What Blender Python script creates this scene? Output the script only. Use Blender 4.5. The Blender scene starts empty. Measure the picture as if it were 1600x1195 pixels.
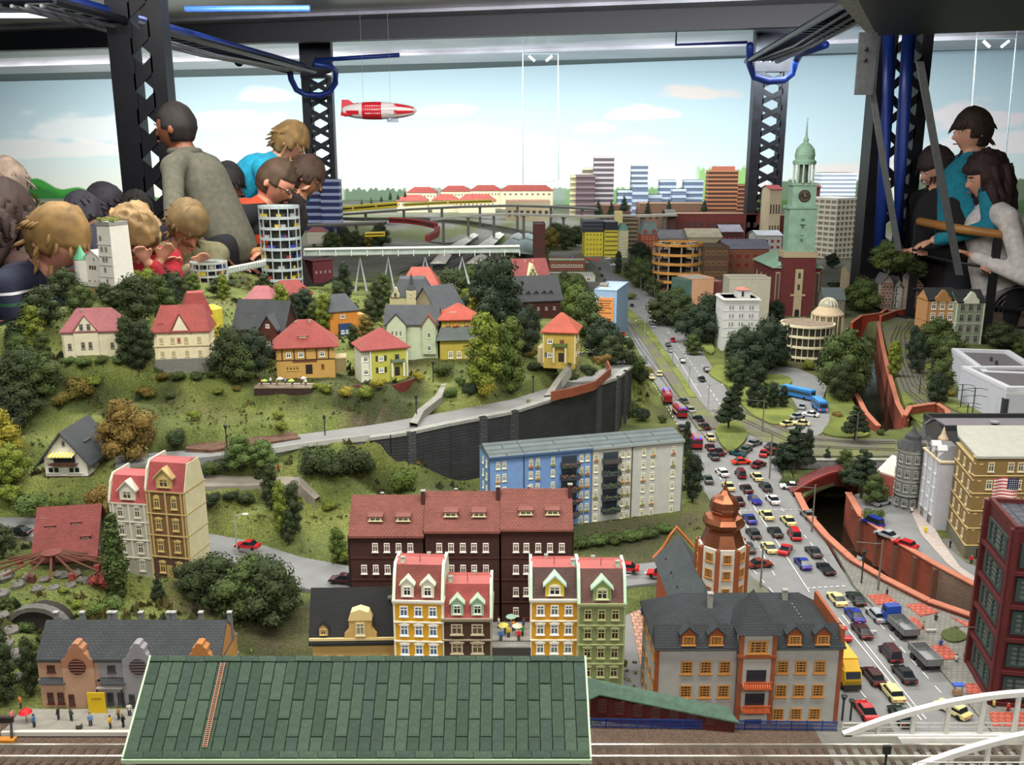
import bpy,math,random
import numpy as np
from mathutils import Vector,Matrix,noise as mnoise
R=random.Random(7)
D2R=math.pi/180
S=bpy.context.scene
COL=bpy.context.collection
TZ=.85 # height of the model town's street level above the room floor
CZ=1.67 # eye height
PITCH=13.8*D2R
FPX=1450.0
# ---------------------------------------------------------------- camera
cam_d=bpy.data.cameras.new('camera');cam=bpy.data.objects.new('camera',cam_d);COL.objects.link(cam)
cam.location=(0,0,CZ);cam.rotation_euler=(math.pi/2-PITCH,0,0)
cam_d.sensor_width=36;cam_d.lens=FPX/1600*36;cam_d.clip_start=.05;cam_d.clip_end=60
S.camera=cam
S.view_settings.view_transform='Standard';S.view_settings.look='None';S.view_settings.gamma=1
S.view_settings.use_curve_mapping=False
S.view_settings.exposure=0.0
# ---------------------------------------------------------------- world and lamps
W=bpy.data.worlds.new('world');S.world=W;W.use_nodes=True
W.node_tree.nodes['Background'].inputs[0].default_value=(.80,.84,.9,1)
W.node_tree.nodes['Background'].inputs[1].default_value=.36
def area(name,loc,size,sizey,power,color,rot=(0,0,0)):
 l=bpy.data.lights.new(name,'AREA');l.shape='RECTANGLE';l.size=size;l.size_y=sizey;l.energy=power;l.color=color
 o=bpy.data.objects.new(name,l);o.location=loc;o.rotation_euler=rot;COL.objects.link(o);return o
area('lamp_near',(-.2,.9,2.86),3.4,.5,92,(1,.95,.86),(.25,0,0))
area('lamp_front',(.3,-.9,2.7),3.0,.6,50,(1,.95,.88),(.7,0,0))
area('lamp_middle',(-.3,3.4,2.86),4.2,.5,150,(1,.96,.9),(.1,0,0))
area('lamp_far',(.6,6.0,2.86),5,.5,185,(.95,.97,1),(0,0,0))
area('lamp_wall_wash',(1.4,8.7,2.5),6,.25,150,(.93,.97,1),(.78,0,-.38))
area('lamp_wall_wash_side',(-4.4,10.2,2.5),6,.25,290,(1,.98,.96),(.78,0,-.3))
area('uplight_fill',(-.5,6.3,2.66),7,.3,85,(.95,.95,1),(2.0,0,0))  # unseen uplight added to brighten the foil ceiling and ducts
area('uplight_fill_near',(-.5,4.4,2.5),5,.3,18,(1,.97,.94),(2.2,0,0))  # second unseen uplight, fill for the nearer stretch of ceiling
# ---------------------------------------------------------------- photograph geometry -> world points
def dep(py):return PITCH+math.atan((py-597.5)/FPX)
def PD(px,py,y):
 z=CZ-y*math.tan(dep(py))
 return Vector(((px-800)/FPX*(y*math.cos(PITCH)+(CZ-z)*math.sin(PITCH)),y,z))
def G(px,py,h=0.0):
 return PD(px,py,(CZ-TZ-h)/math.tan(dep(py)))
def zat(y,py):return CZ-y*math.tan(dep(py))
def mpp(p):return(p[1]*math.cos(PITCH)+(CZ-p[2])*math.sin(PITCH))/FPX # metres per pixel at a point
def pxof(p):
 d=p[1]*math.cos(PITCH)+(CZ-p[2])*math.sin(PITCH)
 return 800+FPX*p[0]/d,597.5+FPX*math.tan(math.atan2(CZ-p[2],p[1])-PITCH)
# ---------------------------------------------------------------- materials
def lin(c):return c/12.92 if c<=.04045 else((c+.055)/1.055)**2.4
def rgb(h):
 if not isinstance(h,str):return tuple(h)+(1,)
 return tuple(lin(int(h[i:i+2],16)/255)for i in(0,2,4))+(1,)
_m={}
def M(c,rough=.75,metal=0,var=.18,sc=40,bump=0,emit=0,kind=None,c2=None,a=.02,b=.01,alpha=1,trans=0):
 k=(str(c),rough,metal,var,sc,bump,emit,kind,c2,a,b,alpha,trans)
 if k in _m:return _m[k]
 m=bpy.data.materials.new('mat_'+str(c)[:6]+'_'+(kind or 'plain'));_m[k]=m
 m.use_nodes=True;nt=m.node_tree;N=nt.nodes;L=nt.links;bs=N['Principled BSDF']
 bs.inputs['Roughness'].default_value=rough;bs.inputs['Metallic'].default_value=metal
 C1=rgb(c);bs.inputs['Base Color'].default_value=C1
 if trans:bs.inputs['Transmission Weight'].default_value=trans
 if alpha<1:bs.inputs['Alpha'].default_value=alpha
 if emit:bs.inputs['Emission Color'].default_value=C1;bs.inputs['Emission Strength'].default_value=emit
 src=None
 if kind in('tiles','bricks'):
  tc=N.new('ShaderNodeTexCoord');t=N.new('ShaderNodeTexBrick');L.new(tc.outputs['UV'],t.inputs['Vector'])
  t.inputs['Scale'].default_value=1;t.inputs['Brick Width'].default_value=a;t.inputs['Row Height'].default_value=b
  t.inputs['Mortar Size'].default_value=b*.12;t.inputs['Mortar Smooth'].default_value=.3
  t.inputs['Color1'].default_value=C1
  t.inputs['Color2'].default_value=tuple(x*.78 for x in C1[:3])+(1,)
  t.inputs['Mortar'].default_value=rgb(c2)if c2 else tuple(x*.45 for x in C1[:3])+(1,)
  src=t.outputs['Color'];bp=N.new('ShaderNodeBump');bp.inputs['Strength'].default_value=.4;bp.inputs['Distance'].default_value=b*.2
  bp.invert=True
  L.new(t.outputs['Fac'],bp.inputs['Height']);L.new(bp.outputs[0],bs.inputs['Normal'])
 if var>0:
  tc=N.new('ShaderNodeTexCoord');n=N.new('ShaderNodeTexNoise');n.inputs['Scale'].default_value=sc;n.inputs['Detail'].default_value=4
  L.new(tc.outputs['Object'],n.inputs['Vector'])
  cr=N.new('ShaderNodeValToRGB');cr.color_ramp.elements[0].position=.3;cr.color_ramp.elements[1].position=.7
  cr.color_ramp.elements[0].color=(1-var,)*3+(1,);cr.color_ramp.elements[1].color=(1+var*.35,)*3+(1,)
  L.new(n.outputs['Fac'],cr.inputs[0])
  mx=N.new('ShaderNodeMix');mx.data_type='RGBA';mx.blend_type='MULTIPLY';mx.inputs[0].default_value=1
  if src:L.new(src,mx.inputs[6])
  else:mx.inputs[6].default_value=C1
  if c2 and kind=='mix':
   m2=N.new('ShaderNodeMix');m2.data_type='RGBA';m2.inputs[6].default_value=C1;m2.inputs[7].default_value=rgb(c2)
   n2=N.new('ShaderNodeTexNoise');n2.inputs['Scale'].default_value=a;n2.inputs['Detail'].default_value=5;L.new(tc.outputs['Object'],n2.inputs['Vector'])
   r2=N.new('ShaderNodeValToRGB');r2.color_ramp.elements[0].position=.4;r2.color_ramp.elements[1].position=.6
   L.new(n2.outputs['Fac'],r2.inputs[0]);L.new(r2.outputs[0],m2.inputs[0]);L.new(m2.outputs[2],mx.inputs[6])
  L.new(cr.outputs[0],mx.inputs[7]);L.new(mx.outputs[2],bs.inputs['Base Color'])
  if emit:L.new(mx.outputs[2],bs.inputs['Emission Color'])
  if bump:
   bp=N.new('ShaderNodeBump');bp.inputs['Strength'].default_value=bump;bp.inputs['Distance'].default_value=.003
   L.new(n.outputs['Fac'],bp.inputs['Height']);L.new(bp.outputs[0],bs.inputs['Normal'])
 elif src:L.new(src,bs.inputs['Base Color'])
 return m
def P(c,rough=.6,**k):return M(c,rough,var=0,**k)
# ---------------------------------------------------------------- mesh collector
class MB:
 def __init__(s,X=None):s.v=[];s.f=[];s.m=[];s.X=X
 def add(s,vs,fs,m=0):
  n=len(s.v)
  if s.X is not None:vs=[tuple(s.X@Vector(v))for v in vs]
  s.v+=[tuple(v)for v in vs];s.f+=[tuple(i+n for i in f)for f in fs];s.m+=[m]*len(fs);return s
 def box(s,x0,x1,y0,y1,z0,z1,m=0):
  return s.add([(x0,y0,z0),(x1,y0,z0),(x1,y1,z0),(x0,y1,z0),(x0,y0,z1),(x1,y0,z1),(x1,y1,z1),(x0,y1,z1)],
    [(3,2,1,0),(4,5,6,7),(0,1,5,4),(1,2,6,5),(2,3,7,6),(3,0,4,7)],m)
 def quad(s,*p,m=0):return s.add(p,[tuple(range(len(p)))],m)
 def prism(s,poly,z0,z1,m=0,taper=1,cap=True):
  n=len(poly);cx=sum(p[0]for p in poly)/n;cy=sum(p[1]for p in poly)/n
  vs=[(p[0],p[1],z0)for p in poly]+[(cx+(p[0]-cx)*taper,cy+(p[1]-cy)*taper,z1)for p in poly]
  fs=[(i,(i+1)%n,n+(i+1)%n,n+i)for i in range(n)]
  if cap:fs+=[tuple(range(n,2*n)),tuple(range(n-1,-1,-1))]
  return s.add(vs,fs,m)
 def ext(s,prof,x0,x1,m=0,axis='x'): # closed profile in (y,z) pushed along x, or in (x,z) along y
  n=len(prof)
  if axis=='x':vs=[(x0,p[0],p[1])for p in prof]+[(x1,p[0],p[1])for p in prof]
  else:vs=[(p[0],x0,p[1])for p in prof]+[(p[0],x1,p[1])for p in prof]
  fs=[(i,(i+1)%n,n+(i+1)%n,n+i)for i in range(n)]+[tuple(range(n,2*n)),tuple(range(n-1,-1,-1))]
  return s.add(vs,fs,m)
 def lathe(s,prof,n=16,c=(0,0),m=0,a0=0.0):
  vs=[];fs=[]
  for r,z in prof:
   for i in range(n):
    a=a0+2*math.pi*i/n;vs.append((c[0]+r*math.cos(a),c[1]+r*math.sin(a),z))
  for j in range(len(prof)-1):
   for i in range(n):
    k=(i+1)%n;fs.append((j*n+i,j*n+k,(j+1)*n+k,(j+1)*n+i))
  fs.append(tuple(range(n-1,-1,-1)));fs.append(tuple(range((len(prof)-1)*n,len(prof)*n)))
  return s.add(vs,fs,m)
 def tube(s,pts,r,n=6,m=0):
  pts=[Vector(p)for p in pts];vs=[];fs=[];rr=r if isinstance(r,(list,tuple))else[r]*len(pts)
  for i,p in enumerate(pts):
   t=(pts[min(i+1,len(pts)-1)]-pts[max(i-1,0)]).normalized()
   u=t.cross(Vector((0,0,1)))
   if u.length<.05:u=t.cross(Vector((0,1,0)))
   u.normalize();w=u.cross(t)
   for k in range(n):
    a=2*math.pi*k/n;vs.append(p+(u*math.cos(a)+w*math.sin(a))*rr[i])
  for i in range(len(pts)-1):
   for k in range(n):
    q=(k+1)%n;fs.append((i*n+k,i*n+q,(i+1)*n+q,(i+1)*n+k))
  fs.append(tuple(range(n-1,-1,-1)));fs.append(tuple(range((len(pts)-1)*n,len(pts)*n)))
  return s.add(vs,fs,m)
 def ball(s,c,r,n=10,m=0,k=6,sq=(1,1,1),jit=0):
  vs=[];fs=[]
  for j in range(k+1):
   ph=math.pi*j/k
   for i in range(n):
    a=2*math.pi*i/n;q=1+(R.uniform(-jit,jit)if jit else 0)
    vs.append((c[0]+r*q*sq[0]*math.sin(ph)*math.cos(a),c[1]+r*q*sq[1]*math.sin(ph)*math.sin(a),c[2]-r*q*sq[2]*math.cos(ph)))
  for j in range(k):
   for i in range(n):
    w=(i+1)%n;fs.append((j*n+i,j*n+w,(j+1)*n+w,(j+1)*n+i))
  return s.add(vs,fs,m)
 def mesh(s,name,mats,smooth=False):
  me=bpy.data.meshes.new(name);me.from_pydata(s.v,[],s.f)
  for m in(mats if isinstance(mats,(list,tuple))else[mats]):me.materials.append(m)
  if any(s.m):me.polygons.foreach_set('material_index',s.m)
  if smooth:me.polygons.foreach_set('use_smooth',[True]*len(s.f))
  uv=me.uv_layers.new(name='uv');z=Vector((0,0,1));data=np.zeros(len(me.loops)*2,dtype=np.float32);k=0
  for p in me.polygons:
   n=p.normal
   if abs(n.z)>.985:u,w=Vector((1,0,0)),Vector((0,1,0))
   else:u=z.cross(n).normalized();w=n.cross(u)
   for vi in p.vertices:
    co=me.vertices[vi].co;data[k]=co.dot(u);data[k+1]=co.dot(w);k+=2
  uv.data.foreach_set('uv',data)
  return me
 def build(s,name,mats,parent=None,smooth=False,loc=None,**pr):
  o=inst(s.mesh(name,mats,smooth),name,parent,loc)
  for k,v in pr.items():o[k]=v
  return o
def inst(me,name,parent=None,loc=None,rz=0,sc=None,mats=None):
 o=bpy.data.objects.new(name,me);COL.objects.link(o)
 if parent is not None:o.parent=parent
 if loc is not None:o.location=loc
 if rz:o.rotation_euler=(0,0,rz)
 if sc is not None:o.scale=sc if isinstance(sc,(tuple,list))else(sc,sc,sc)
 if mats:
  for i,m in enumerate(mats):
   if m is not None:o.material_slots[i].link='OBJECT';o.material_slots[i].material=m
 return o
THINGS=[]
def tag(o,label,cat,group=None):
 o['label']=label;o['category']=cat
 if group:o['group']=group
 THINGS.append(o);return o
def thing(name,label,cat,loc=(0,0,0),rz=0,group=None,sc=None):
 o=bpy.data.objects.new(name,None);COL.objects.link(o);o.empty_display_size=.01
 o.location=loc;o.rotation_euler=(0,0,rz)
 if sc:o.scale=(sc,)*3
 return tag(o,label,cat,group)
def struct(name,mb,mats,**k):
 o=mb.build(name,mats,**k);o['kind']='structure';return o
def copy_tree(o,parent=None):
 c=o.copy();COL.objects.link(c)
 if parent is not None:c.parent=parent
 for ch in list(o.children):copy_tree(ch,c)
 return c
def kids(o,name):return[c for c in o.children if c.name.split('.')[0]==name]
# ================================================================ the room
def wallline(pts,z0,z1,th=.05):
 m=MB()
 for a,b in zip(pts[:-1],pts[1:]):
  m.quad((a[0],a[1],z0),(b[0],b[1],z0),(b[0],b[1],z1),(a[0],a[1],z1))
  m.quad((b[0],b[1]+th,z0),(a[0],a[1]+th,z0),(a[0],a[1]+th,z1),(b[0],b[1]+th,z1))
  m.quad((a[0],a[1],z1),(b[0],b[1],z1),(b[0],b[1]+th,z1),(a[0],a[1]+th,z1))
 return m
struct('floor',MB().box(-9,8,-2.6,15.6,-.05,0),M('2a2624',.6))
WTOP=2.74
# painted sky backdrop: colours belong to the mural itself
def mural(pts,name):
 L=[0]
 for a,b in zip(pts[:-1],pts[1:]):L.append(L[-1]+math.dist(a,b))
 nu,nv=900,190;z0,z1=.55,WTOP
 us=np.linspace(0,L[-1],nu);X=np.interp(us,L,[p[0]for p in pts]);Y=np.interp(us,L,[p[1]for p in pts])
 zs=z0+(z1-z0)*np.linspace(0,1,nv)
 vx=np.repeat(X[None],nv,0);vy=np.repeat(Y[None],nv,0);vz=np.repeat(zs[:,None],nu,1)
 co=np.stack([vx,vy,vz],-1).reshape(-1,3)
 i=np.arange(nu-1);j=np.arange(nv-1);I,J=np.meshgrid(i,j);a=(J*nu+I).ravel()
 F=np.stack([a,a+1,a+nu+1,a+nu],1)
 me=bpy.data.meshes.new(name);me.from_pydata(co.tolist(),[],F.tolist())
 d=vy*math.cos(PITCH)+(CZ-vz)*math.sin(PITCH);px=800+FPX*vx/d
 py=597.5+FPX*np.tan(np.arctan2(CZ-vz,vy)-PITCH)
 t=np.clip((vz-1.2)/1.5,0,1)[...,None]
 lo=np.array([rgb('e6ecdf')[:3]]);mid=np.array([rgb('cfe6ec')[:3]]);hi=np.array([rgb('b4d0dc')[:3]])
 c=np.where(t<.4,lo+(mid-lo)*t/.4,mid+(hi-mid)*(t-.4)/.6)
 nz=np.array([mnoise.fractal(Vector((px[q,r]/60,py[q,r]/22,3)),1,2,4)for q in range(0,nv,2)for r in range(0,nu,2)]).reshape((nv+1)//2,(nu+1)//2)
 nz=np.repeat(np.repeat(nz,2,0),2,1)[:nv,:nu]
 def blend(mask,col,k=1.0):
  nonlocal c
  w=np.clip(mask,0,1)[...,None]*k;c=c*(1-w)+np.array([rgb(col)[:3]])*w
 for(cx,cy,rx,ry,col,k)in[(1000,176,58,15,'fbfbf6',.8),(1090,145,70,14,'ecdcd2',.75),(930,200,40,10,'fafaf5',.5),(1000,218,45,8,'fbfbf6',.55),
  (690,172,60,12,'f2efe6',.6),(650,216,50,10,'f6f4ee',.5),(740,205,60,12,'f6f7f4',.5),(150,205,140,30,'fafaf8',.6),(60,235,160,22,'fbf6f0',.6),
  (1520,190,90,30,'f5e9ea',.8),(1560,225,120,25,'f8eeee',.8),(1310,262,60,14,'f3e3da',.7),(370,190,80,20,'fafafa',.6),(1450,255,90,20,'f7ece6',.7),(430,150,60,15,'f6f6f6',.5),(860,235,60,25,'fdf8e6',.5)]:
  e=1-np.sqrt(((px-cx)/rx)**2+((py-cy-4)/(ry*np.where(py>cy+4,.5,1.25)))**2)
  blend(e*3.0+nz*1.3,col,k)
 # painted hills, woods and fields low on the backdrop
 hl=312-34*np.exp(-((px-55)/38)**2)-17*np.exp(-((px-122)/26)**2)-8*np.exp(-((px-200)/60)**2)
 blend((py-hl)/1.5,'3d9a3a');blend((py-hl-9+8*nz)/4,'256b2c',.8)
 for x0,x1,base,amp,col in[(530,640,300,7,'3c6242'),(640,900,296,4,'7c9080'),(880,1180,298,6,'6f9e58'),(1085,1178,272,12,'8cc060'),(1200,1350,286,6,'49663c'),(1420,1620,284,6,'4b5f3c')]:
  top=base-amp*(np.abs(np.sin(px*.35))*.6+np.abs(np.sin(px*.13+1))*.6)
  inb=np.clip((px-x0)/10,0,1)*np.clip((x1-px)/10,0,1)
  blend(np.clip((py-top)/1.2,0,1)*inb,col,.9)
 ct=me.color_attributes.new('paint','FLOAT_COLOR','POINT')
 full=np.concatenate([c.reshape(-1,3),np.ones((nu*nv,1))],1).astype(np.float32)
 ct.data.foreach_set('color',full.ravel())
 m=bpy.data.materials.new('painted_sky');m.use_nodes=True;nt=m.node_tree;bs=nt.nodes['Principled BSDF']
 bs.inputs['Roughness'].default_value=.8
 at=nt.nodes.new('ShaderNodeAttribute');at.attribute_name='paint';nt.links.new(at.outputs['Color'],bs.inputs['Base Color'])
 me.materials.append(m)
 o=inst(me,name);o['kind']='structure'
WL=[(-9.5,15.1),(-8.1,14.8),(-2.6,13.35),(2.8,11.15),(5.6,10.1),(7.6,9.2)]
mural(WL,'wall_back')
struct('wall_left',MB().box(-9.05,-9,-2.6,15,0,3.1),M('c9d6dc',.8))
struct('wall_right',MB().box(7.5,7.55,-2.6,9.6,0,3.1),M('c9d6dc',.8))
struct('wall_front',MB().box(-9,7.5,-2.6,-2.55,0,3.1),M('6a6a6c',.8))
foil=M('8a8a90',.33,.6,var=.5,sc=1.1);dark=M('0f1016',.5);blue=M('16307a',.4,.1,var=.1);steel=M('8f9296',.35,.8)
struct('ceiling',MB().box(-9,8,-2.6,15.6,3.06,3.12),M('1c1d20',.5))
def cross(name,y600,slope,x0,x1,z0,z1,th,mat,kind='structure'):
 m=MB();X0,X1=x0,x1;f=lambda x:y600+slope*(x+1.15)
 vs=[(X0,f(X0),z0),(X1,f(X1),z0),(X1,f(X1)+th,z0),(X0,f(X0)+th,z0),(X0,f(X0),z1),(X1,f(X1),z1),(X1,f(X1)+th,z1),(X0,f(X0)+th,z1)]
 m.add(vs,[(3,2,1,0),(4,5,6,7),(0,1,5,4),(1,2,6,5),(2,3,7,6),(3,0,4,7)])
 return struct(name,m,mat)
cross('trim_1',8.3,-.24,-8,6,2.615,2.80,.12,dark) # black beam
cross('trim_2',8.6,-.24,-8,6,2.70,2.78,1.5,foil) # foil clad duct behind it
cross('trim_3',10.15,-.26,-8,6,2.665,2.75,.9,foil)
cross('trim_4',11.1,-.36,-8,6,2.74,2.80,3.4,M('55605f',.7)) # grey soffit over the backdrop
cross('trim_5',6.0,-.24,-8,6,2.80,2.90,2.2,foil)
cross('trim_6',5.85,-.24,-8,6,2.70,2.90,.12,dark)
cross('trim_7',8.02,-.24,-8,6,2.775,2.80,.28,foil)
def lattice_column(cx,cy,w,d,z0,z1,label,n=14,m=dark,fl=.36):
 t=thing('lattice_column',label,'column',(cx,cy,z0));h=z1-z0
 a=MB().box(-w/2,-w/2+w*fl,0,d,0,h).build('flange',m,t)
 MB().box(w/2-w*fl*.6,w/2,0,d,0,h).build('flange',m,t)
 xa,xb=-w/2+w*fl-.01,w/2-w*fl*.6+.01;s=h/n;br=MB();bq=.085 if fl>.4 else .05
 for i in range(n):
  z=i*s;q=bq
  br.add([(xa,0,z),(xa,0,z+q),(xb,0,z+s),(xb,0,z+s-q),(xa,.01,z),(xa,.01,z+q),(xb,.01,z+s),(xb,.01,z+s-q)],
    [(0,3,2,1),(4,5,6,7),(1,2,6,5),(0,4,7,3)])
  br.add([(xb,.012,z),(xb,.012,z+q),(xa,.012,z+s),(xa,.012,z+s-q),(xb,.02,z),(xb,.02,z+q),(xa,.02,z+s),(xa,.02,z+s-q)],
    [(1,2,3,0),(7,6,5,4),(5,6,2,1),(3,7,4,0)])
 br.build('lattice_bar',m,t)
 MB().box(-w/2-.004,w/2+.004,-.006,d,h-.42,h).build('head_plate',m,t)
 return t
c1=PD(250,330,5.4);c1b=PD(245,60,5.4)
colm=M('17171f',.45,.3,var=.4,sc=9)
colg=M('23262d',.5,.4,var=.5,sc=12)
LC1=lattice_column(-2.03,5.3,.30,.12,0,2.92,'black lattice steel column behind the boy in the olive sweater',16,colm,.44)
p=PD(504,300,9.3);lattice_column(p[0]-.01,9.3,.29,.12,0,2.8,'grey lattice steel column with a blue pipe loop, behind the visitors on the left',20,colg,.3)
p=PD(1196,280,8.6);lattice_column(p[0],8.6,.305,.12,0,2.8,'grey lattice steel column between the tower blocks and the green church spire',20,colg,.3)
p=PD(1386,330,5.15);LC4=lattice_column(p[0]+.02,5.15,.28,.14,0,2.9,'black lattice steel column carrying blue pipes, beside the visitors on the right',16,colm,.34)
def pipe(name,label,pts,r,mat,cat='pipe',n=8,group=None):
 return tag(MB().tube(pts,r,n).build(name,mat,smooth=True),label,cat,group)
# blue pipes standing in front of column 4 and grey struts
pipe('blue_pipe','upright blue pipe on the right-hand black column, the left one of two',[PD(1389,52,4.88),PD(1388,150,4.88),PD(1381,250,4.88),PD(1373,396,4.88)],.03,blue)
pipe('blue_pipe','upright blue pipe on the right-hand black column, the right one of two',[PD(1420,55,4.88),PD(1414,150,4.88),PD(1407,250,4.88),PD(1402,396,4.88)],.034,blue)
gm=M('6d6f73',.45,.5)
def strut(label,pts,w):
 t=MB();P0=[Vector(q)for q in pts]
 for a,b in zip(P0[:-1],P0[1:]):
  t.add([a+Vector((-w,0,0)),a+Vector((w,0,0)),b+Vector((w,0,0)),b+Vector((-w,0,0)),a+Vector((-w,.012,0)),a+Vector((w,.012,0)),b+Vector((w,.012,0)),b+Vector((-w,.012,0))],
    [(3,2,1,0),(4,5,6,7),(0,1,5,4),(1,2,6,5),(2,3,7,6),(3,0,4,7)])
 tag(t.build('steel_strut',gm),label,'strut')
strut('flat grey steel strut slanting down in front of the blue pipes',[PD(1357,60,4.3),PD(1364,145,4.3),PD(1382,260,4.3),PD(1405,392,4.3)],.013)
strut('dark grey steel strut slanting down in front of the seated dark-haired child',[PD(1438,96,4.2),PD(1462,230,4.2),PD(1500,430,4.2)],.016)
gp=thing('gusset_plate','pale grey bolted gusset plate beside the right-hand black column','plate',PD(1354,100,4.28))
MB().box(-.045,.035,-.01,.0,-.13,.13).build('plate',steel,gp)
for k,z in enumerate((.06,.015)):MB().lathe([(.008,0),(.008,.008),(.003,.01)],8).build('bolt',dark,gp,loc=(-.012,-.012,z)).rotation_euler=(math.pi/2,0,0)
# pipe loops
def loop(label,pxs,y,r):
 pipe('pipe_loop',label,[PD(a,b,y+dy)for a,b,dy in pxs],r,blue)
loop('blue pipe bent in a U around the grey column near the airship',[(452,108,-.2),(455,124,-.15),(463,140,-.1),(478,148,-.06),(500,149,-.06),(515,144,-.06),(524,130,-.06),(525,112,-.1),(516,103,-.2),(490,100,-.3)],9.1,.028)
loop('dark blue pipe bent round the grey column beside the church spire',[(1172,70,-.3),(1171,100,-.1),(1178,120,-.06),(1200,127,-.06),(1225,125,-.06),(1238,115,-.06),(1243,98,-.1),(1250,84,-.3),(1290,70,-1.0)],8.4,.03)
# cable trays running from the near columns to the far ones
def tray(name,label,a,b,wd,n=26):
 t=thing(name,label,'cable tray',a);A=Vector((0,0,0));B=b-a;u=B.normalized();s=u.cross(Vector((0,0,1))).normalized()*wd
 for k in(-1,1):MB().tube([A+s*k,B+s*k],.022,6).build('rail',M('20242e',.4,.4),t)
 MB().tube([A+Vector((0,0,.05))+s*.2,B+Vector((0,0,.05))+s*.2],.03,8).build('pipe',blue,t,smooth=True)
 for k in range(3):MB().tube([A+s*(k-1)*.55+Vector((0,0,-.02)),(A+B)/2+s*(k-1)*.5+Vector((0,0,-.05)),B+s*(k-1)*.55],.009,5).build('cable',M('8d8f96',.5),t)
 r=MB()
 for i in range(n):
  q=B*(i/n);r.tube([q-s,q+s],.008,4)
 r.build('rungs',M('20242e',.4,.4),t)['kind']='stuff'
tray('cable_tray','dark cable tray with a blue pipe running to the column near the airship',PD(40,2,4.6),PD(470,112,9.0),.13)
tray('cable_tray','dark cable tray with a blue pipe running towards the column by the church spire',PD(1365,2,5.2),PD(1190,96,8.4),.13)
pipe('blue_pipe','short straight blue pipe ending right of the column near the airship',[PD(492,94,9.0),PD(624,86,8.9)],.02,blue)
pipe('blue_pipe','thin blue pipe under the foil duct left of the spire column',[(PD(1056,70,8.5).x,8.5,3.06),PD(1056,70,8.5),PD(1168,66,8.3)],.012,blue)
pipe('blue_pipe','long glossy blue pipe under the foil ceiling at upper left',[PD(290,14,6.6),PD(484,13,6.5)],.02,M('4a78c8',.25,.3))
tb=thing('tube_lamp','white fluorescent tube lamp under the ceiling at the far upper left','lamp',PD(0,24,7.3))
tbv=PD(86,24,7.2)-PD(0,24,7.3)
MB().tube([(-.5,0,0),tbv],.018,8).build('tube',M('eef4ff',emit=2.5,var=0),tb);MB().tube([(-.5,0,.03),tbv+Vector((0,0,.03))],.022,6).build('housing',steel,tb)
pipe('copper_pipe','thin copper pipe under the grey duct at upper right',[PD(1398,52,4.6),PD(1470,47,4.55),PD(1560,44,4.5),PD(1610,36,4.4)],.008,M('b98a6a',.3,.8))
# large grey duct upper right with slanting fascia
dct=thing('ventilation_duct','large plain grey ventilation duct above the visitors on the right','duct',PD(1500,20,4.0))
o_=Vector(dct.location)
MB().add([PD(1370,56,4.62)-o_,PD(1700,44,4.45)-o_,PD(1700,-60,3.3)-o_,PD(1310,-60,3.3)-o_]+[PD(1370,56,4.62)-o_+Vector((0,0,.2)),PD(1700,44,4.45)-o_+Vector((0,0,.2)),PD(1700,-60,3.3)-o_+Vector((0,0,.2)),PD(1310,-60,3.3)-o_+Vector((0,0,.2))],
   [(0,1,2,3),(7,6,5,4),(0,4,5,1),(1,5,6,2),(2,6,7,3),(3,7,4,0)]).build('casing',M('56585c',.5,.4),dct)
MB().add([PD(1300,-8,4.5)-o_,PD(1356,54,4.6)-o_,PD(1405,36,4.4)-o_,PD(1360,-20,4.3)-o_]+[PD(1300,-8,4.5)-o_+Vector((.01,.03,.02)),PD(1356,54,4.6)-o_+Vector((.01,.03,.02)),PD(1405,36,4.4)-o_+Vector((.01,.03,.02)),PD(1360,-20,4.3)-o_+Vector((.01,.03,.02))],
   [(0,1,2,3),(7,6,5,4),(0,4,5,1),(1,5,6,2),(2,6,7,3)]).build('fascia',M('8b8c8a',.4,.3),dct)
# dome camera hanging from the tray
dc=thing('dome_camera','small dome security camera hanging under the left cable tray','camera',PD(373,92,7.9))
MB().lathe([(.06,.09),(.07,.06),(.068,0),(.05,-.01)],14).build('housing',M('a8a8a2',.5),dc,smooth=True);MB().lathe([(.04,-.01),(.036,-.04),(.015,-.06)],14).build('dome',P('15161a',.1),dc,smooth=True)
# thin rods and wires modelled in the shape of lamp reflections
def refl_frame(label,q,y):
 t=thing('reflection_frame',label,'frame',PD(*q[0],y));o=Vector(t.location);c=[PD(*k,y)-o for k in q]
 for a,b,r in((0,1,.006),(2,3,.006),(1,2,.005),(0,3,.006)):MB().tube([c[a],c[b]],r,5).build('rod',M('9fb0b4',.4,.4),t)
 MB().tube([c[0]+Vector((.06,0,-.02)),c[0]+Vector((.12,0,-.07))],.014,6).build('clip',M('dfe6e8',.4),t)
 [MB().tube([c[i],(c[i].x,c[i].y+.02,3.06-o.z)],.002,4).build('wire',M('9fb0b4',.4,.4),t)for i in(0,3)]
 MB().tube([c[3]+Vector((-.06,0,-.02)),c[3]+Vector((-.12,0,-.07))],.014,6).build('clip',M('dfe6e8',.4),t)
refl_frame('wire frame standing for a lamp reflection before the sky between airship and tower blocks',[(817,84),(817,288),(873,281),(872,84)],9.8)
refl_frame('wire frame standing for a lamp reflection before the sky behind the boy in teal',[(1526,60),(1512,258),(1570,256),(1588,60)],8.4)
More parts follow.
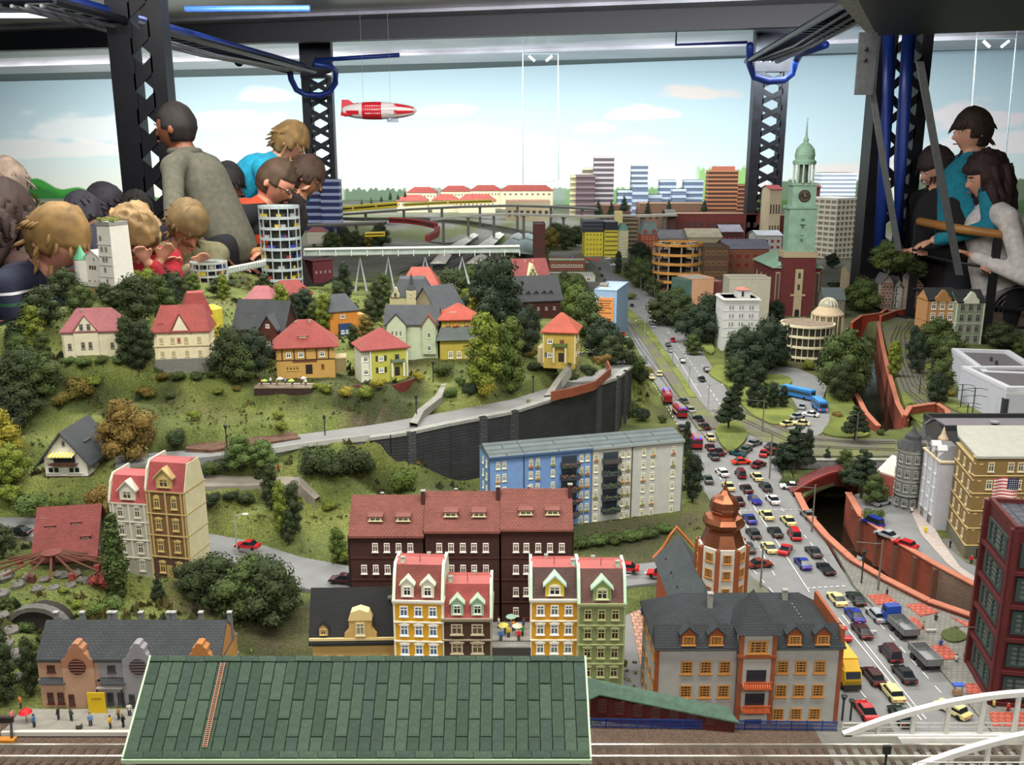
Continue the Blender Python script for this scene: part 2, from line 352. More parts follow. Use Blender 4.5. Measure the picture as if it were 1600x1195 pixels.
# ================================================================ terrain
HC=[(0,1100,.05),(200,1105,.05),(70,1105,.05),(350,1060,.03),(480,1020,.0),(0,1000,.07),(230,940,.04),(310,960,.02),(60,885,.09),(150,885,.07),(0,827,.07),(100,832,.06),(330,850,.03),(430,890,.01),(520,905,0),(600,880,0),(800,930,0),(900,900,0),(60,982,.048),(100,975,.055),(25,975,.055),(62,930,.085),(0,940,.1),(130,960,.08),
  (240,895,.03),(430,780,.06),(350,745,.115),(300,765,.09),(250,730,.125),(460,765,.08),(500,810,.03),(600,770,.03),(560,735,.08),(520,845,.005),(380,800,.06),(40,780,.09),(150,790,.08),
  (115,748,.12),(60,745,.12),(180,722,.13),(330,708,.14),(400,697,.14),(480,690,.145),(530,688,.148),(585,683,.15),(430,720,.12),(500,715,.12),(0,760,.11),
  (650,667,.16),(700,657,.165),(800,637,.165),(900,605,.165),(960,580,.165),(980,560,.165),(960,560,.168),(935,562,.17),
  (400,655,.18),(550,645,.18),(640,622,.19),(300,660,.19),(700,630,.175),(780,620,.17),(440,602,.225),(520,600,.23),(600,600,.23),(650,590,.225),(690,600,.20),(750,600,.21),(720,580,.225),(850,590,.20),(285,582,.26),(340,580,.255),(145,556,.31),(200,560,.3),(80,560,.3),(40,600,.24),(50,680,.17),(0,700,.15),(0,620,.22),(150,640,.2),(220,630,.21),
  (560,520,.25),(620,480,.24),(640,530,.245),(700,560,.235),(800,560,.235),(880,566,.245),(920,560,.22),(930,520,.12),(830,500,.25),(200,500,.36),(180,455,.40),(80,480,.38),(20,500,.36),(300,470,.32),(250,440,.36),(400,530,.27),(350,430,.33),(440,450,.28),(480,520,.26),(500,460,.22),
  (540,440,.08),(600,430,.05),(700,425,.08),(780,435,.14),(850,430,.10),(900,470,.06),(930,480,.0),(950,510,0),(975,540,.0),(1000,580,0),(1030,640,0),(1010,570,0),(450,420,.1),(560,400,0),(700,395,0),(860,395,0)]
_hw=[(G(a,b,h),h)for a,b,h in HC]
HXY=np.array([[p[0],p[1]]for p,h in _hw]);HH=np.array([h for p,h in _hw])
WLX=[-.33,-.16,0,.18,.31,.40,.43];WLY=[2.165,2.245,2.36,2.57,2.73,3.0,3.2] # foot line of the retaining wall
_lo_extra=[(660,733,.03),(745,742,.008),(800,745,.0),(900,720,0),(985,650,.0),(1000,620,.0)]
_low=[(G(a,b,h),h)for a,b,h in _lo_extra]
def sstep(t):t=np.clip(t,0,1);return t*t*(3-2*t)
def idw(X,Y,xy,hh):
 num=np.zeros_like(X);den=np.zeros_like(X)
 for(a,b),h in zip(xy,hh):
  w=1/((X-a)**2+(Y-b)**2+2e-4)**2.0
  num+=w*h;den+=w
 return num/den
def height(X,Y):
 X=np.asarray(X,float);Y=np.asarray(Y,float)
 U=idw(X,Y,HXY,HH)
 yw=np.interp(HXY[:,0],WLX,WLY);hi=(HXY[:,1]>yw-.03)
 inx=(HXY[:,0]>-.34)&(HXY[:,0]<.46)
 hiS=hi|~inx;loS=(~hi)|(HXY[:,0]>.46)
 HI=idw(X,Y,HXY[hiS],HH[hiS])
 LO=idw(X,Y,np.concatenate([HXY[loS&(HXY[:,1]<2.2)],[[p[0],p[1]]for p,h in _low]]),np.concatenate([HH[loS&(HXY[:,1]<2.2)],[h for p,h in _low]]))
 ywp=np.interp(X,WLX,WLY);up=(Y>ywp+.018)&(X<.415)
 f=sstep((X+.36)/.22)*sstep((3.15-Y)/.25)*sstep((.75-X)/.1)
 H=(1-f)*U+f*np.where(up,HI,LO)
 H=H*sstep((.50-X)/.07)*sstep((6.6-Y)/.9)
 return H
def inpoly(X,Y,poly):
 ins=np.zeros(np.shape(X),bool);n=len(poly)
 for i in range(n):
  x0,y0=poly[i][0],poly[i][1];x1,y1=poly[(i+1)%n][0],poly[(i+1)%n][1]
  if y0==y1:continue
  c=((y0>Y)!=(y1>Y))&(X<(x1-x0)*(Y-y0)/(y1-y0)+x0);ins^=c
 return ins
CAN1=[G(a,b)for a,b in[(1343,503),(1373,506),(1379,540),(1388,585),(1402,635),(1415,662),(1372,672),(1352,650),(1338,622),(1334,600),(1338,560),(1342,530)]]
CAN2=[G(a,b)for a,b in[(1243,775),(1245,735),(1335,735),(1325,780),(1345,812),(1400,852),(1460,888),(1530,925),(1640,970),(1640,1020),(1530,976),(1450,948),(1380,912),(1330,882),(1290,845),(1262,812)]]
VIS1=[(-9,2.0),(-1.8,2.2),(-1.42,2.55),(-1.28,2.85),(-1.22,3.3),(-1.26,3.75),(-1.2,4.12),(-.88,4.3),(-.8,5.0),(-1.2,5.5),(-9,5.6)]
VIS2=[(8,4.3),(2.2,4.42),(1.98,4.8),(2.05,6.0),(8,6.3)]
xs=np.unique(np.round(np.concatenate([np.arange(-8,-2.1,.15),np.arange(-2.1,2.1,.018),np.arange(2.1,7,.15)]),4))
ys=[.62]
while ys[-1]<13.6:ys.append(ys[-1]+max(.016,ys[-1]*.0085))
ys=np.array(ys);GX,GY=np.meshgrid(xs,ys);GH=height(GX,GY)
rough=np.array([mnoise.fractal(Vector((x*9,y*9,0)),1,2,3)for x,y in zip(GX.ravel(),GY.ravel())]).reshape(GX.shape)
GH=GH+rough*np.where(GH>.012,.006,.0)*np.clip(GH*8,0,1)
ST1=[(-30,808,-30,836,.066),(60,808,50,838,.064),(160,818,150,850,.055),(320,832,318,872,.03),(390,845,378,890,.02),(470,870,450,915,.012),(550,885,545,930,.006),(700,895,700,935,.004),(900,890,900,925,.004),(975,883,975,916,.004),(1042,876,1050,907,.004),(1150,880,1150,915,.0045)]
ST2=[(180,712,180,728,.135),(330,700,332,713,.142),(395,690,402,704,.142),(480,677,482,692,.147),(580,664,584,680,.152),(700,643,702,658,.168),(800,624,803,638,.168),(900,592,905,606,.168),(950,574,962,588,.168),(950,563,984,570,.168),(930,553,970,553,.17),(905,552,935,545,.185)]
ST3=[(318,742,318,760,.105),(400,744,400,758,.1),(470,745,468,757,.098),(500,775,492,780,.07)]
for SEC,dp in((ST1,.01),(ST2,.01),(ST3,.008)):
 for a,b in zip(SEC[:-1],SEC[1:]):
  qd=[G(a[0],a[1],a[4]),G(b[0],b[1],b[4]),G(b[2],b[3],b[4]),G(a[2],a[3],a[4])]
  cx_,cy_=sum(p[0]for p in qd)/4,sum(p[1]for p in qd)/4
  gq=[(cx_+(p[0]-cx_)*1.12,cy_+(p[1]-cy_)*1.5)for p in qd]
  ins=inpoly(GX,GY,gq);GH=np.where(ins&(GH>0),np.minimum(GH,(a[4]+b[4])/2-.003),GH);
  gi=inpoly(GX,GY,[(cx_+(p[0]-cx_)*1.05,cy_+(p[1]-cy_)*1.05)for p in qd]);GH=np.where(gi,min(a[4],b[4])-.006,GH)
for pl,h_ in(([(940,975),(985,950),(1050,930),(1045,1020),(1055,1155),(930,1155)],-.002),):
 GH=np.where(inpoly(GX,GY,[G(*p)for p in pl]),h_,GH)
GH=np.where((GX>.17)&(GY<1.6)&(GH>-.05),-.003,GH)
emb=(GY<1.16)&(GX<.54);GH=np.where(emb,.046,GH)
GH=np.where((GY<1.16)&(GX>=.54),-.004,GH)
def grow(poly,d):
 c=Vector((sum(p[0]for p in poly)/len(poly),sum(p[1]for p in poly)/len(poly)));n=len(poly);out=[]
 ar=sum(poly[i][0]*poly[(i+1)%n][1]-poly[(i+1)%n][0]*poly[i][1]for i in range(n));sg=1 if ar>0 else-1
 for i in range(n):
  a,b,c2=poly[i-1],poly[i],poly[(i+1)%n]
  t=Vector((c2[0]-a[0],c2[1]-a[1])).normalized();out.append((b[0]+t.y*d*sg,b[1]-t.x*d*sg))
 return out
for cn in(CAN1,CAN2):GH=np.where(inpoly(GX,GY,grow(cn,.018)),-.13,GH)
def hat(x,y):return float(height(np.array([x]),np.array([y]))[0])if not(y<1.16)else(.05 if x<.54 else 0)
def T(px,py):
 """point where the line of sight through a photograph pixel meets the ground of the model"""
 ysn=np.concatenate([np.arange(.9,4,.01),np.arange(4,12,.05)]);t=math.tan(dep(py));zz=CZ-ysn*t
 xx=(px-800)/FPX*(ysn*math.cos(PITCH)+(CZ-zz)*math.sin(PITCH));hh=height(xx,ysn)
 hh=np.where(ysn<1.16,np.where(xx<.54,.05,0),hh)
 k=np.where(zz-TZ<=hh)[0];i=int(k[0])if len(k)else-1
 return Vector((xx[i],ysn[i],TZ+hh[i]))
GH=GH+.2*sstep((GY-8.9)/.8)*sstep((np.interp(GX,[p[0]for p in WL],[p[1]for p in WL])-GY+2)/1)
vid=np.arange(GX.size).reshape(GX.shape)
cxm=(GX[:-1,:-1]+GX[1:,1:])/2;cym=(GY[:-1,:-1]+GY[1:,1:])/2
keep=~inpoly(cxm,cym,VIS1)&~inpoly(cxm,cym,VIS2)&(cym<np.interp(cxm,[p[0]for p in WL],[p[1]for p in WL])-.02)
Fq=np.stack([vid[:-1,:-1][keep],vid[:-1,1:][keep],vid[1:,1:][keep],vid[1:,:-1][keep]],1)
me=bpy.data.meshes.new('terrain');me.from_pydata(np.stack([GX,GY,GH+TZ],-1).reshape(-1,3).tolist(),[],Fq.tolist())
gm_=bpy.data.materials.new('scatter_grass');gm_.use_nodes=True;nt=gm_.node_tree;N=nt.nodes;Lk=nt.links;bs=N['Principled BSDF'];bs.inputs['Roughness'].default_value=.95
tc=N.new('ShaderNodeTexCoord')
def nzn(sc,dt=5):
 n=N.new('ShaderNodeTexNoise');n.inputs['Scale'].default_value=sc;n.inputs['Detail'].default_value=dt;Lk.new(tc.outputs['Object'],n.inputs['Vector']);return n
def rampn(n,stops):
 r=N.new('ShaderNodeValToRGB');e=r.color_ramp.elements
 while len(e)<len(stops):e.new(.5)
 for q,(p_,c_)in zip(e,stops):q.position=p_;q.color=rgb(c_)
 Lk.new(n.outputs['Fac'],r.inputs[0]);return r
r1=rampn(nzn(5.5),[(.32,'4a5428'),(.45,'626f33'),(.56,'77833f'),(.7,'8d954c')]);r2=rampn(nzn(3.1),[(.4,'4e4434'),(.52,'625843'),(.6,'46522a')])
r3=N.new('ShaderNodeValToRGB');r3.color_ramp.elements[0].position=.54;r3.color_ramp.elements[1].position=.66;Lk.new(nzn(2.3).outputs['Fac'],r3.inputs[0])
mx=N.new('ShaderNodeMix');mx.data_type='RGBA';Lk.new(r3.outputs[0],mx.inputs[0]);Lk.new(r1.outputs[0],mx.inputs[6]);Lk.new(r2.outputs[0],mx.inputs[7])
mf=N.new('ShaderNodeMix');mf.data_type='RGBA';mf.blend_type='MULTIPLY';mf.inputs[0].default_value=.75;Lk.new(mx.outputs[2],mf.inputs[6])
n4=nzn(260,3);r4=rampn(n4,[(.3,'585850'),(.7,'ffffff')]);Lk.new(r4.outputs[0],mf.inputs[7]);Lk.new(mf.outputs[2],bs.inputs['Base Color'])
bp=N.new('ShaderNodeBump');bp.inputs['Strength'].default_value=.8;bp.inputs['Distance'].default_value=.006;Lk.new(n4.outputs['Fac'],bp.inputs['Height']);Lk.new(bp.outputs[0],bs.inputs['Normal'])
GRASS=gm_
me.materials.append(GRASS);me.materials.append(M('6f6e69',.9,c2='58603c',kind='mix',a=3,sc=60));me.materials.append(M('5d4c40',.95,sc=300,var=.5,bump=.5))
mi=np.zeros(cxm.shape,int);mi[(cym>4.2)&(cxm>.45)]=1;mi[(cym>6.2)]=1;mi[(cym<1.16)]=2;mi[(cxm>.42)&(cym<1.9)]=1
me.polygons.foreach_set('material_index',mi[keep]);me.polygons.foreach_set('use_smooth',[True]*len(Fq))
o=inst(me,'terrain');o['kind']='structure'
# table edge fascia round the visitor bays
fm=MB()
for V in(VIS1,VIS2):
 for a,b in zip(V[:-1],V[1:]):
  for q in range(6):
   p0=(a[0]+(b[0]-a[0])*q/6,a[1]+(b[1]-a[1])*q/6);p1=(a[0]+(b[0]-a[0])*(q+1)/6,a[1]+(b[1]-a[1])*(q+1)/6)
   if abs(p0[0])>7:continue
   h0=hat(*p0)+TZ;h1=hat(*p1)+TZ
   fm.quad((p0[0],p0[1],.2),(p1[0],p1[1],.2),(p1[0],p1[1],h1+.012),(p0[0],p0[1],h0+.012))
   fm.quad((p1[0],p1[1]+.015,.2),(p0[0],p0[1]+.015,.2),(p0[0],p0[1]+.015,h0+.012),(p1[0],p1[1]+.015,h1+.012))
struct('trim_8',fm,M('17171a',.5))
def patch(name,pts,mat,h=.003,th=.006,conv=True,kind='structure'):
 w=[G(a,b,h)for a,b in pts]if conv else pts
 if name=='lawn':
  for _ in range(3):w=[q for i in range(len(w))for q in(w[i].lerp(w[(i+1)%len(w)],.25),w[i].lerp(w[(i+1)%len(w)],.75))]
 ar=sum(w[i][0]*w[(i+1)%len(w)][1]-w[(i+1)%len(w)][0]*w[i][1]for i in range(len(w)))
 if ar<0:w=w[::-1]
 o=MB().prism([(p[0],p[1])for p in w],TZ+h-th,TZ+h).build(name,mat);o['kind']=kind;return o
def ribbon(name,sec,mat,th=.012,sub=5):
 S2=[]
 for a,b in zip(sec[:-1],sec[1:]):
  for q in range(sub):
   t=q/sub;S2.append([a[i]+(b[i]-a[i])*t for i in range(5)])
 S2.append(sec[-1]);m=MB()
 W2=[(G(s[0],s[1],s[4]),G(s[2],s[3],s[4]))for s in S2]
 for(a,b),(c,d)in zip(W2[:-1],W2[1:]):
  dn=Vector((0,0,-th));m.quad(a,b,d,c);m.quad(a+dn,a,c,c+dn);m.quad(b,b+dn,d+dn,d)
 o=m.build(name,mat);o['kind']='structure';return o
# ================================================================ streets, water, walls
ASP=M('797b7c',.85,sc=30,var=.12,bump=.2);ASP2=M('7c7e7e',.85,sc=30,var=.1);CUR=M('a9aaa4',.85,sc=50,var=.1);PAVE=M('83827c',.9,kind='bricks',a=.009,b=.009,c2='6a6964',var=.15,sc=30)
BED=M('64625a',.95,c2='6a7045',kind='mix',a=9,sc=80);LAWN=M('59662a',.95,c2='77823a',kind='mix',a=7,sc=200,var=.3,bump=.6);LAWN2=M('47542a',.95,c2='66703a',kind='mix',a=7,sc=200,var=.3,bump=.6);WHT=P('e8e8e4',.6);RPAV=M('c0604f',.85,kind='bricks',a=.01,b=.01,var=.15)
aveL=[(1288,1160),(1303,1100),(1296,1000),(1240,950),(1180,905),(1112,850),(1090,790),(1080,740),(1080,700),(1058,660),(1035,615),(1012,580),(998,550),(980,515),(966,485),(958,460),(948,440),(935,420),(915,400)]
aveR=[(1565,1160),(1539,1129),(1471,1048),(1400,985),(1330,915),(1276,824),(1235,765),(1215,735),(1260,700),(1215,690),(1180,680),(1160,650),(1130,600),(1104,560),(1085,530),(1062,505),(1040,480),(1010,455),(985,440),(962,425),(950,400)]
patch('road',aveL+aveR[::-1],ASP,.003)
ribbon('kerb_strip',[(966,486,976,478,.006),(985,507,1008,501,.006),(1012,545,1041,548,.006),(1040,590,1071,596,.006),(1072,642,1106,640,.006),(1092,672,1128,668,.006)],BED,.006)
ribbon('lawn',[(975,485,984,482,.008),(1005,515,1016,513,.008),(1030,548,1040,548,.008),(1056,585,1066,585,.008),(1078,620,1088,620,.008)],LAWN,.004)
rl=M('5c534b',.5,.4)
def rails(name,pts,h,gauge=.0165,mat=rl,r=.0011):
 q=[G(a,b,h)for a,b in pts];m=MB();L=[];Rr=[]
 for i,p in enumerate(q):
  t=(q[min(i+1,len(q)-1)]-q[max(i-1,0)]).normalized();s=Vector((t.y,-t.x,0))*gauge/2;L.append(p+s);Rr.append(p-s)
 m.tube(L,r,4);m.tube(Rr,r,4);o=m.build(name,mat);o['kind']='structure';return o
rails('tram_track',[(962,470),(974,495),(1000,540),(1030,580),(1062,625),(1092,668),(1130,700)],.009)
rails('tram_track',[(1110,640),(1160,655),(1250,695),(1330,700),(1400,702)],.007)
rails('tram_track',[(1128,632),(1170,645),(1255,684),(1330,690),(1400,691)],.007)
for i,y in enumerate((1162,1178,1192)):pass
patch('road',[(1130,625),(1175,640),(1250,678),(1330,684),(1402,686),(1402,712),(1330,712),(1262,712),(1215,700),(1160,672),(1110,655)],BED,.0045,.006)
# traffic island, lawns beside the tram street
patch('lawn',[(1115,665),(1150,652),(1170,675),(1163,690),(1145,705),(1132,700),(1122,685)],LAWN,.012,.012)
patch('lawn',[(1165,600),(1215,625),(1245,640),(1235,655),(1215,664),(1190,655),(1165,640),(1150,615)],LAWN,.01,.01)
patch('road',[(1195,582),(1215,573),(1245,575),(1280,590),(1292,605),(1285,625),(1300,645),(1300,665),(1275,682),(1250,678),(1215,668),(1240,655),(1248,640),(1235,618),(1205,600)],ASP2,.004)
patch('lawn',[(1198,584),(1222,584),(1240,592),(1232,603),(1200,602),(1190,592)],LAWN,.01,.01)
patch('lawn',[(1285,605),(1320,605),(1338,635),(1345,655),(1368,684),(1276,680),(1302,655)],LAWN,.01,.01)
patch('lawn',[(1100,580),(1130,565),(1160,590),(1150,610),(1130,598)],LAWN,.01,.01)
patch('lawn',[(1045,478),(1060,470),(1095,510),(1120,545),(1108,556),(1080,520)],LAWN,.01,.01)
patch('lawn',[(950,422),(975,418),(1010,440),(1020,455),(985,437)],LAWN,.01,.01)
patch('lawn',[(1218,735),(1240,728),(1330,728),(1330,745),(1245,775),(1262,800),(1280,822),(1245,775)],LAWN2,.006,.008)
# tram loops on the right
patch('road',[(1378,512),(1420,497),(1460,497),(1480,520),(1470,560),(1480,600),(1530,640),(1560,668),(1440,668),(1415,640),(1400,590),(1386,545)],BED,.004)
patch('lawn',[(1404,605),(1430,630),(1460,650),(1500,655),(1470,668),(1420,655)],LAWN,.008)
patch('lawn',[(1450,600),(1490,625),(1550,655),(1545,662),(1480,635),(1445,610)],LAWN,.008)
patch('lawn',[(1443,566),(1456,564),(1456,576),(1444,576)],LAWN,.009)
rails('tram_track',[(1405,507),(1395,530),(1402,570),(1418,610),(1450,635),(1500,655)],.007)
rails('tram_track',[(1425,503),(1410,520),(1412,560),(1428,600),(1460,625),(1520,652)],.007)
rails('tram_track',[(1458,562),(1440,575),(1438,592),(1455,615),(1500,640)],.007)
# street with parked cars on the far side of the canal and pavements
patch('road',[(1336,772),(1380,765),(1420,775),(1450,800),(1470,845),(1510,880),(1600,905),(1640,930),(1640,968),(1530,923),(1460,886),(1400,850),(1348,811),(1330,790)],ASP,.003)
patch('pavement',[(1420,790),(1440,790),(1475,850),(1500,885),(1545,915),(1540,925),(1480,880),(1440,835)],M('b0a6a0',.85,sc=90),.006)
plaza=[(1283,822),(1300,843),(1332,880),(1382,910),(1450,946),(1530,974),(1640,1018),(1640,1160),(1565,1160),(1539,1129),(1471,1048),(1400,985),(1335,915)]
patch('pavement',plaza,PAVE,.006,.006)
for q in([(1355,929),(1385,927),(1405,942),(1370,944)],[(1415,944),(1440,942),(1468,956),(1438,962)],[(1410,965),(1432,964),(1445,982),(1418,984)],[(1452,1008),(1478,1007),(1500,1028),(1468,1030)],[(1486,963),(1520,975),(1545,985),(1510,978)],
   [(1508,1068),(1542,1066),(1542,1082),(1512,1083)],[(1545,1112),(1600,1112),(1600,1134),(1552,1134)]):
 patch('pavement',q,RPAV,.0075,.002)
patch('lawn',[(1468,986),(1485,980),(1505,985),(1513,996),(1495,1003),(1475,999)],LAWN2,.009,.006)
patch('lawn',[(1502,1018),(1530,1014),(1530,1030),(1510,1030)],LAWN2,.009,.006)
# street behind the brick block, hill street, garden walls, paths
ribbon('road',ST1,ASP,.03)
patch('pavement',[(985,958),(1042,935),(1040,1020),(1050,1150),(1015,1150),(1005,1060)],M('c89a86',.85,kind='bricks',a=.012,b=.012),.006)
patch('road',[(940,975),(985,958),(1005,1060),(1015,1150),(940,1150)],ASP2,.004)
ribbon('road',ST2,ASP2,.04,6)
def wall_along(name,pts,mat,th=.006,kind=None,parent=None,rows=0):
 """pts: (px,py,htop,hbottom); the px,py is the top line"""
 m=MB();q=[(G(a,b,h),hb)for a,b,h,hb in pts]
 for(a,ha),(b,hb)in zip(q[:-1],q[1:]):
  d=(b-a);nrm=Vector((d.y,-d.x,0)).normalized()*th
  A0=Vector((a.x,a.y,TZ+ha));B0=Vector((b.x,b.y,TZ+hb))
  m.add([A0,B0,b,a,A0-nrm,B0-nrm,b-nrm,a-nrm],[(0,1,2,3),(7,6,5,4),(3,2,6,7),(0,3,7,4),(1,5,6,2)])
 o=m.build(name,mat,parent)
 if kind:o['kind']=kind
 return o
rt=thing('retaining_wall','long curved dark stone retaining wall below the hill street, behind the blue and white flats','wall',G(760,735,.01))
RWP=[(578,684,.150,.1),(610,680,.156,.06),(640,675,.160,.02),(700,662,.166,0),(800,643,.166,-.005),(900,611,.166,-.005),(962,590,.166,-.005),(984,572,.166,-.005)]
RO=Vector(rt.location)
rwm=MB();q=[G(a,b,h)for a,b,h,hb in RWP]
def seg_wall(m,q,hb,th,up=0):
 for i in range(len(q)-1):
  a,b=q[i]-RO,q[i+1]-RO;d=b-a;n=Vector((d.y,-d.x,0)).normalized()*th
  za,zb=TZ+hb[i]-RO.z,TZ+hb[i+1]-RO.z
  A0,B0=Vector((a.x,a.y,za)),Vector((b.x,b.y,zb));u=Vector((0,0,up))
  m.add([A0+n,B0+n,b+n+u,a+n+u,A0-n,B0-n,b-n+u,a-n+u],[(0,1,2,3),(7,6,5,4),(3,2,6,7),(0,3,7,4),(1,5,6,2)])
seg_wall(rwm,q,[w[3]for w in RWP],.008)
rwm.build('wall_face',M('34363a',.8,kind='bricks',a=.05,b=.008,c2='1c1d20',sc=25,var=.3),rt)
cp=MB();seg_wall(cp,q,[w[2]-.004 for w in RWP],.011,.004);cp.build('coping',M('8f918c',.8),rt)
pm=MB()
for i in range(2,7):
 for f in((0.0,.5)if i>2 else(.0,)):
  a=q[i].lerp(q[i+1],f);d=q[i+1]-q[i];n=Vector((d.y,-d.x,0)).normalized()
  if(i+int(f*2))%2==0 or i in(6,):
   X=Matrix.Translation(a-RO+n*.006)@Matrix.Rotation(math.atan2(d.y,d.x),4,'Z')
   MB(X).box(-.011,.011,-.008,.004,-.17,.004).build('pilaster',M('4a4c50',.8,kind='bricks',a=.02,b=.008,c2='26272a'),rt)
# parapet rail along hill street
wall_along('kerb',[(402,703,.147,.13),(482,691,.151,.14),(578,679,.156,.14)],CUR,.003,'structure')
# brown cutting banks
patch('bank',[(288,668,),(330,656),(400,654),(455,672),(470,684),(400,693),(330,703),(290,700)],M('6d4f3f',.95,kind='bricks',a=.02,b=.006,sc=60,var=.4),.149,.05)
ribbon('path',[(640,660,652,662,.172),(652,640,662,642,.18),(680,618,690,620,.195),(690,600,698,598,.205)],M('8b8a83',.9),.02)
ribbon('path',[(850,618,862,617,.172),(868,592,878,592,.20),(884,572,893,572,.235)],M('8b8a83',.9),.03)
ribbon('path',ST3,M('857f74',.9),.03)
# canals: water, walls
WAT=M('1d1a12',.12,0,var=.5,sc=4,bump=.25)
patch('water',grow([tuple(p[:2])for p in CAN1],.02),WAT,-.075,.004,conv=False)
patch('water',grow([tuple(p[:2])for p in CAN2],.02),WAT,-.075,.004,conv=False)
BRK=M('a24a33',.85,kind='bricks',a=.010,b=.0042,c2='6e4434',sc=12,var=.4);BRK2=M('8c7464',.9,kind='bricks',a=.010,b=.0042,c2='5a4a40',sc=12,var=.5);COP=M('b37058',.8,sc=60)
def canal_wall(name,label,pts,mat,hb=-.09,up=.008,cop=True):
 t=thing(name,label,'wall',G(pts[0][0],pts[0][1],0));o=Vector(t.location)
 def run(zb,zt,th,mat,nm):
  m=MB();q=[G(a,b,0)for a,b in pts]
  for a,b in zip(q[:-1],q[1:]):
   a=a-o;b=b-o;d=b-a;n=Vector((d.y,-d.x,0)).normalized()*th
   z0,z1=Vector((0,0,zb)),Vector((0,0,zt))
   m.add([a+n+z0,b+n+z0,b+n+z1,a+n+z1,a-n+z0,b-n+z0,b-n+z1,a-n+z1],[(0,1,2,3),(7,6,5,4),(3,2,6,7),(0,3,7,4),(1,5,6,2),(4,5,1,0)])
  return m.build(nm,mat,t)
 run(hb,up,.005,mat,'wall_face')
 if cop:run(up,up+.003,.008,COP,'coping')
 return t
tq=canal_wall('quay_wall','orange brick quay wall of the canal, below the parked blue van and red car',[(1325,775),(1345,811),(1400,851),(1460,887)],BRK)
q0=[G(a,b,0)for a,b in[(1345,811),(1372,831),(1400,851),(1430,869),(1460,887)]]
for a in q0:
 MB().box(-.005,.005,-.012,0,-.09,.004).build('buttress',M('6b4434',.9,sc=90),tq,loc=a-Vector(tq.location)+Vector((-.004,-.006,0)))
canal_wall('quay_wall','weathered grey brown brick quay wall running to the maroon brick block',[(1460,887),(1530,924),(1640,969)],BRK2)
canal_wall('quay_wall','low brick canal wall with pale pink coping beside the avenue pavement',[(1640,1019),(1530,976),(1450,948),(1380,912),(1330,882),(1290,845),(1262,812),(1245,778)],M('8a4a3e',.85,kind='bricks',a=.012,b=.005),up=.012)
canal_wall('quay_wall','orange brick canal wall beside the tram loop',[(1372,506),(1378,540),(1388,585),(1402,635),(1416,662)],BRK,up=.01)
canal_wall('quay_wall','brick canal wall with cream coping beside the lawn and the bus loop',[(1372,672),(1352,650),(1338,622),(1333,600),(1336,585)],BRK,up=.012)
canal_wall('quay_wall','bright red orange brick wall at the far end of the upper canal',[(1330,515),(1345,504),(1375,500),(1385,492)],M('b8442a',.85,kind='bricks',a=.012,b=.006),up=.035)
canal_wall('quay_wall','long orange brick wall below the half-timbered houses',[(1375,503),(1400,494),(1440,488),(1460,490)],M('b8503a',.85,kind='bricks',a=.012,b=.006),hb=0,up=.03)
canal_wall('garden_wall','low orange brick wall with pale coping round the lawn by the small round tree',[(1412,664),(1420,650),(1462,644),(1478,655),(1482,672)],BRK,hb=0,up=.03)
# dark red canal bridge
br=thing('arch_bridge','dark red arch bridge carrying the tram street over the canal','bridge',G(1290,780,-.075));bo=Vector(br.location)
A=G(1238,790,-.02)-bo;B=G(1345,755,-.02)-bo;m=MB();nn=20;d=B-A;zb=-0.0;zt=.085
dd=Vector((0,.06,0));top=[];bot=[]
for i in range(nn+1):
 t=i/nn;p=A+d*t;p.z=0
 at=(t-.5)/.42;za=.072*math.sqrt(max(0,1-at*at))if abs(at)<1 else 0
 top.append(p+Vector((0,0,zt+.02*math.sin(math.pi*t))));bot.append(p+Vector((0,0,za)))
for i in range(nn):
 a,b,c,e=bot[i],bot[i+1],top[i+1],top[i]
 m.add([a,b,c,e,a+dd,b+dd,c+dd,e+dd],[(0,1,2,3),(7,6,5,4),(3,2,6,7),(0,4,5,1)])
m.build('arch',M('5e1818',.6,sc=40),br)
m=MB()
for i in range(nn):m.add([top[i],top[i+1],top[i+1]+Vector((0,0,.006)),top[i]+Vector((0,0,.006)),top[i]+Vector((0,.008,0)),top[i+1]+Vector((0,.008,0)),top[i+1]+Vector((0,.008,.006)),top[i]+Vector((0,.008,.006))],[(0,1,2,3),(7,6,5,4),(3,2,6,7)])
m.build('coping',M('7c2a24',.7),br)
sw=thing('stone_wall','grey rubble stone wall behind the little conifer beside the tram street','wall',G(1290,735,0))
w0=G(1225,732,0)-Vector(sw.location);w1=G(1385,732,0)-Vector(sw.location)
MB().box(w0.x,w1.x,0,.01,0,.028).build('wall_face',M('8a8c8a',.9,kind='bricks',a=.014,b=.006,sc=60,var=.4),sw);MB().box(w0.x,w1.x,-.002,.012,.028,.031).build('coping',M('9a9b96',.9),sw)
# lane markings
lm=MB()
def mark(a,b,w=.0016):
 A,B=G(*a,.0045),G(*b,.0045);s=Vector(((B-A).y,-(B-A).x,0)).normalized()*w/2;lm.quad(A-s,A+s,B+s,B-s)
def dashes(a,b,L=.02,gap=.02,w=.0016):
 A,B=G(*a),G(*b);n=int((B-A).length/(L+gap));u=(B-A).normalized()
 for i in range(n):
  p=A+u*i*(L+gap);q=p+u*L;s=Vector((u.y,-u.x,0))*w/2;z=Vector((0,0,.0045))
  lm.quad(p-s+z,p+s+z,q+s+z,q-s+z)
mark((1155,755),(1265,925),.0018);mark((1310,965),(1440,1125),.0018);mark((1316,960),(1447,1123),.0018);dashes((1165,880),(1380,1125));dashes((1190,760),(1320,915));dashes((1345,945),(1500,1120));dashes((1120,740),(1215,910))
dashes((1260,922),(1330,918),.006,.006,.003);dashes((1300,933),(1335,931),.006,.006,.003);mark((1300,940),(1340,939));dashes((1095,665),(1125,700));dashes((1155,800),(1275,798),.006,.006)
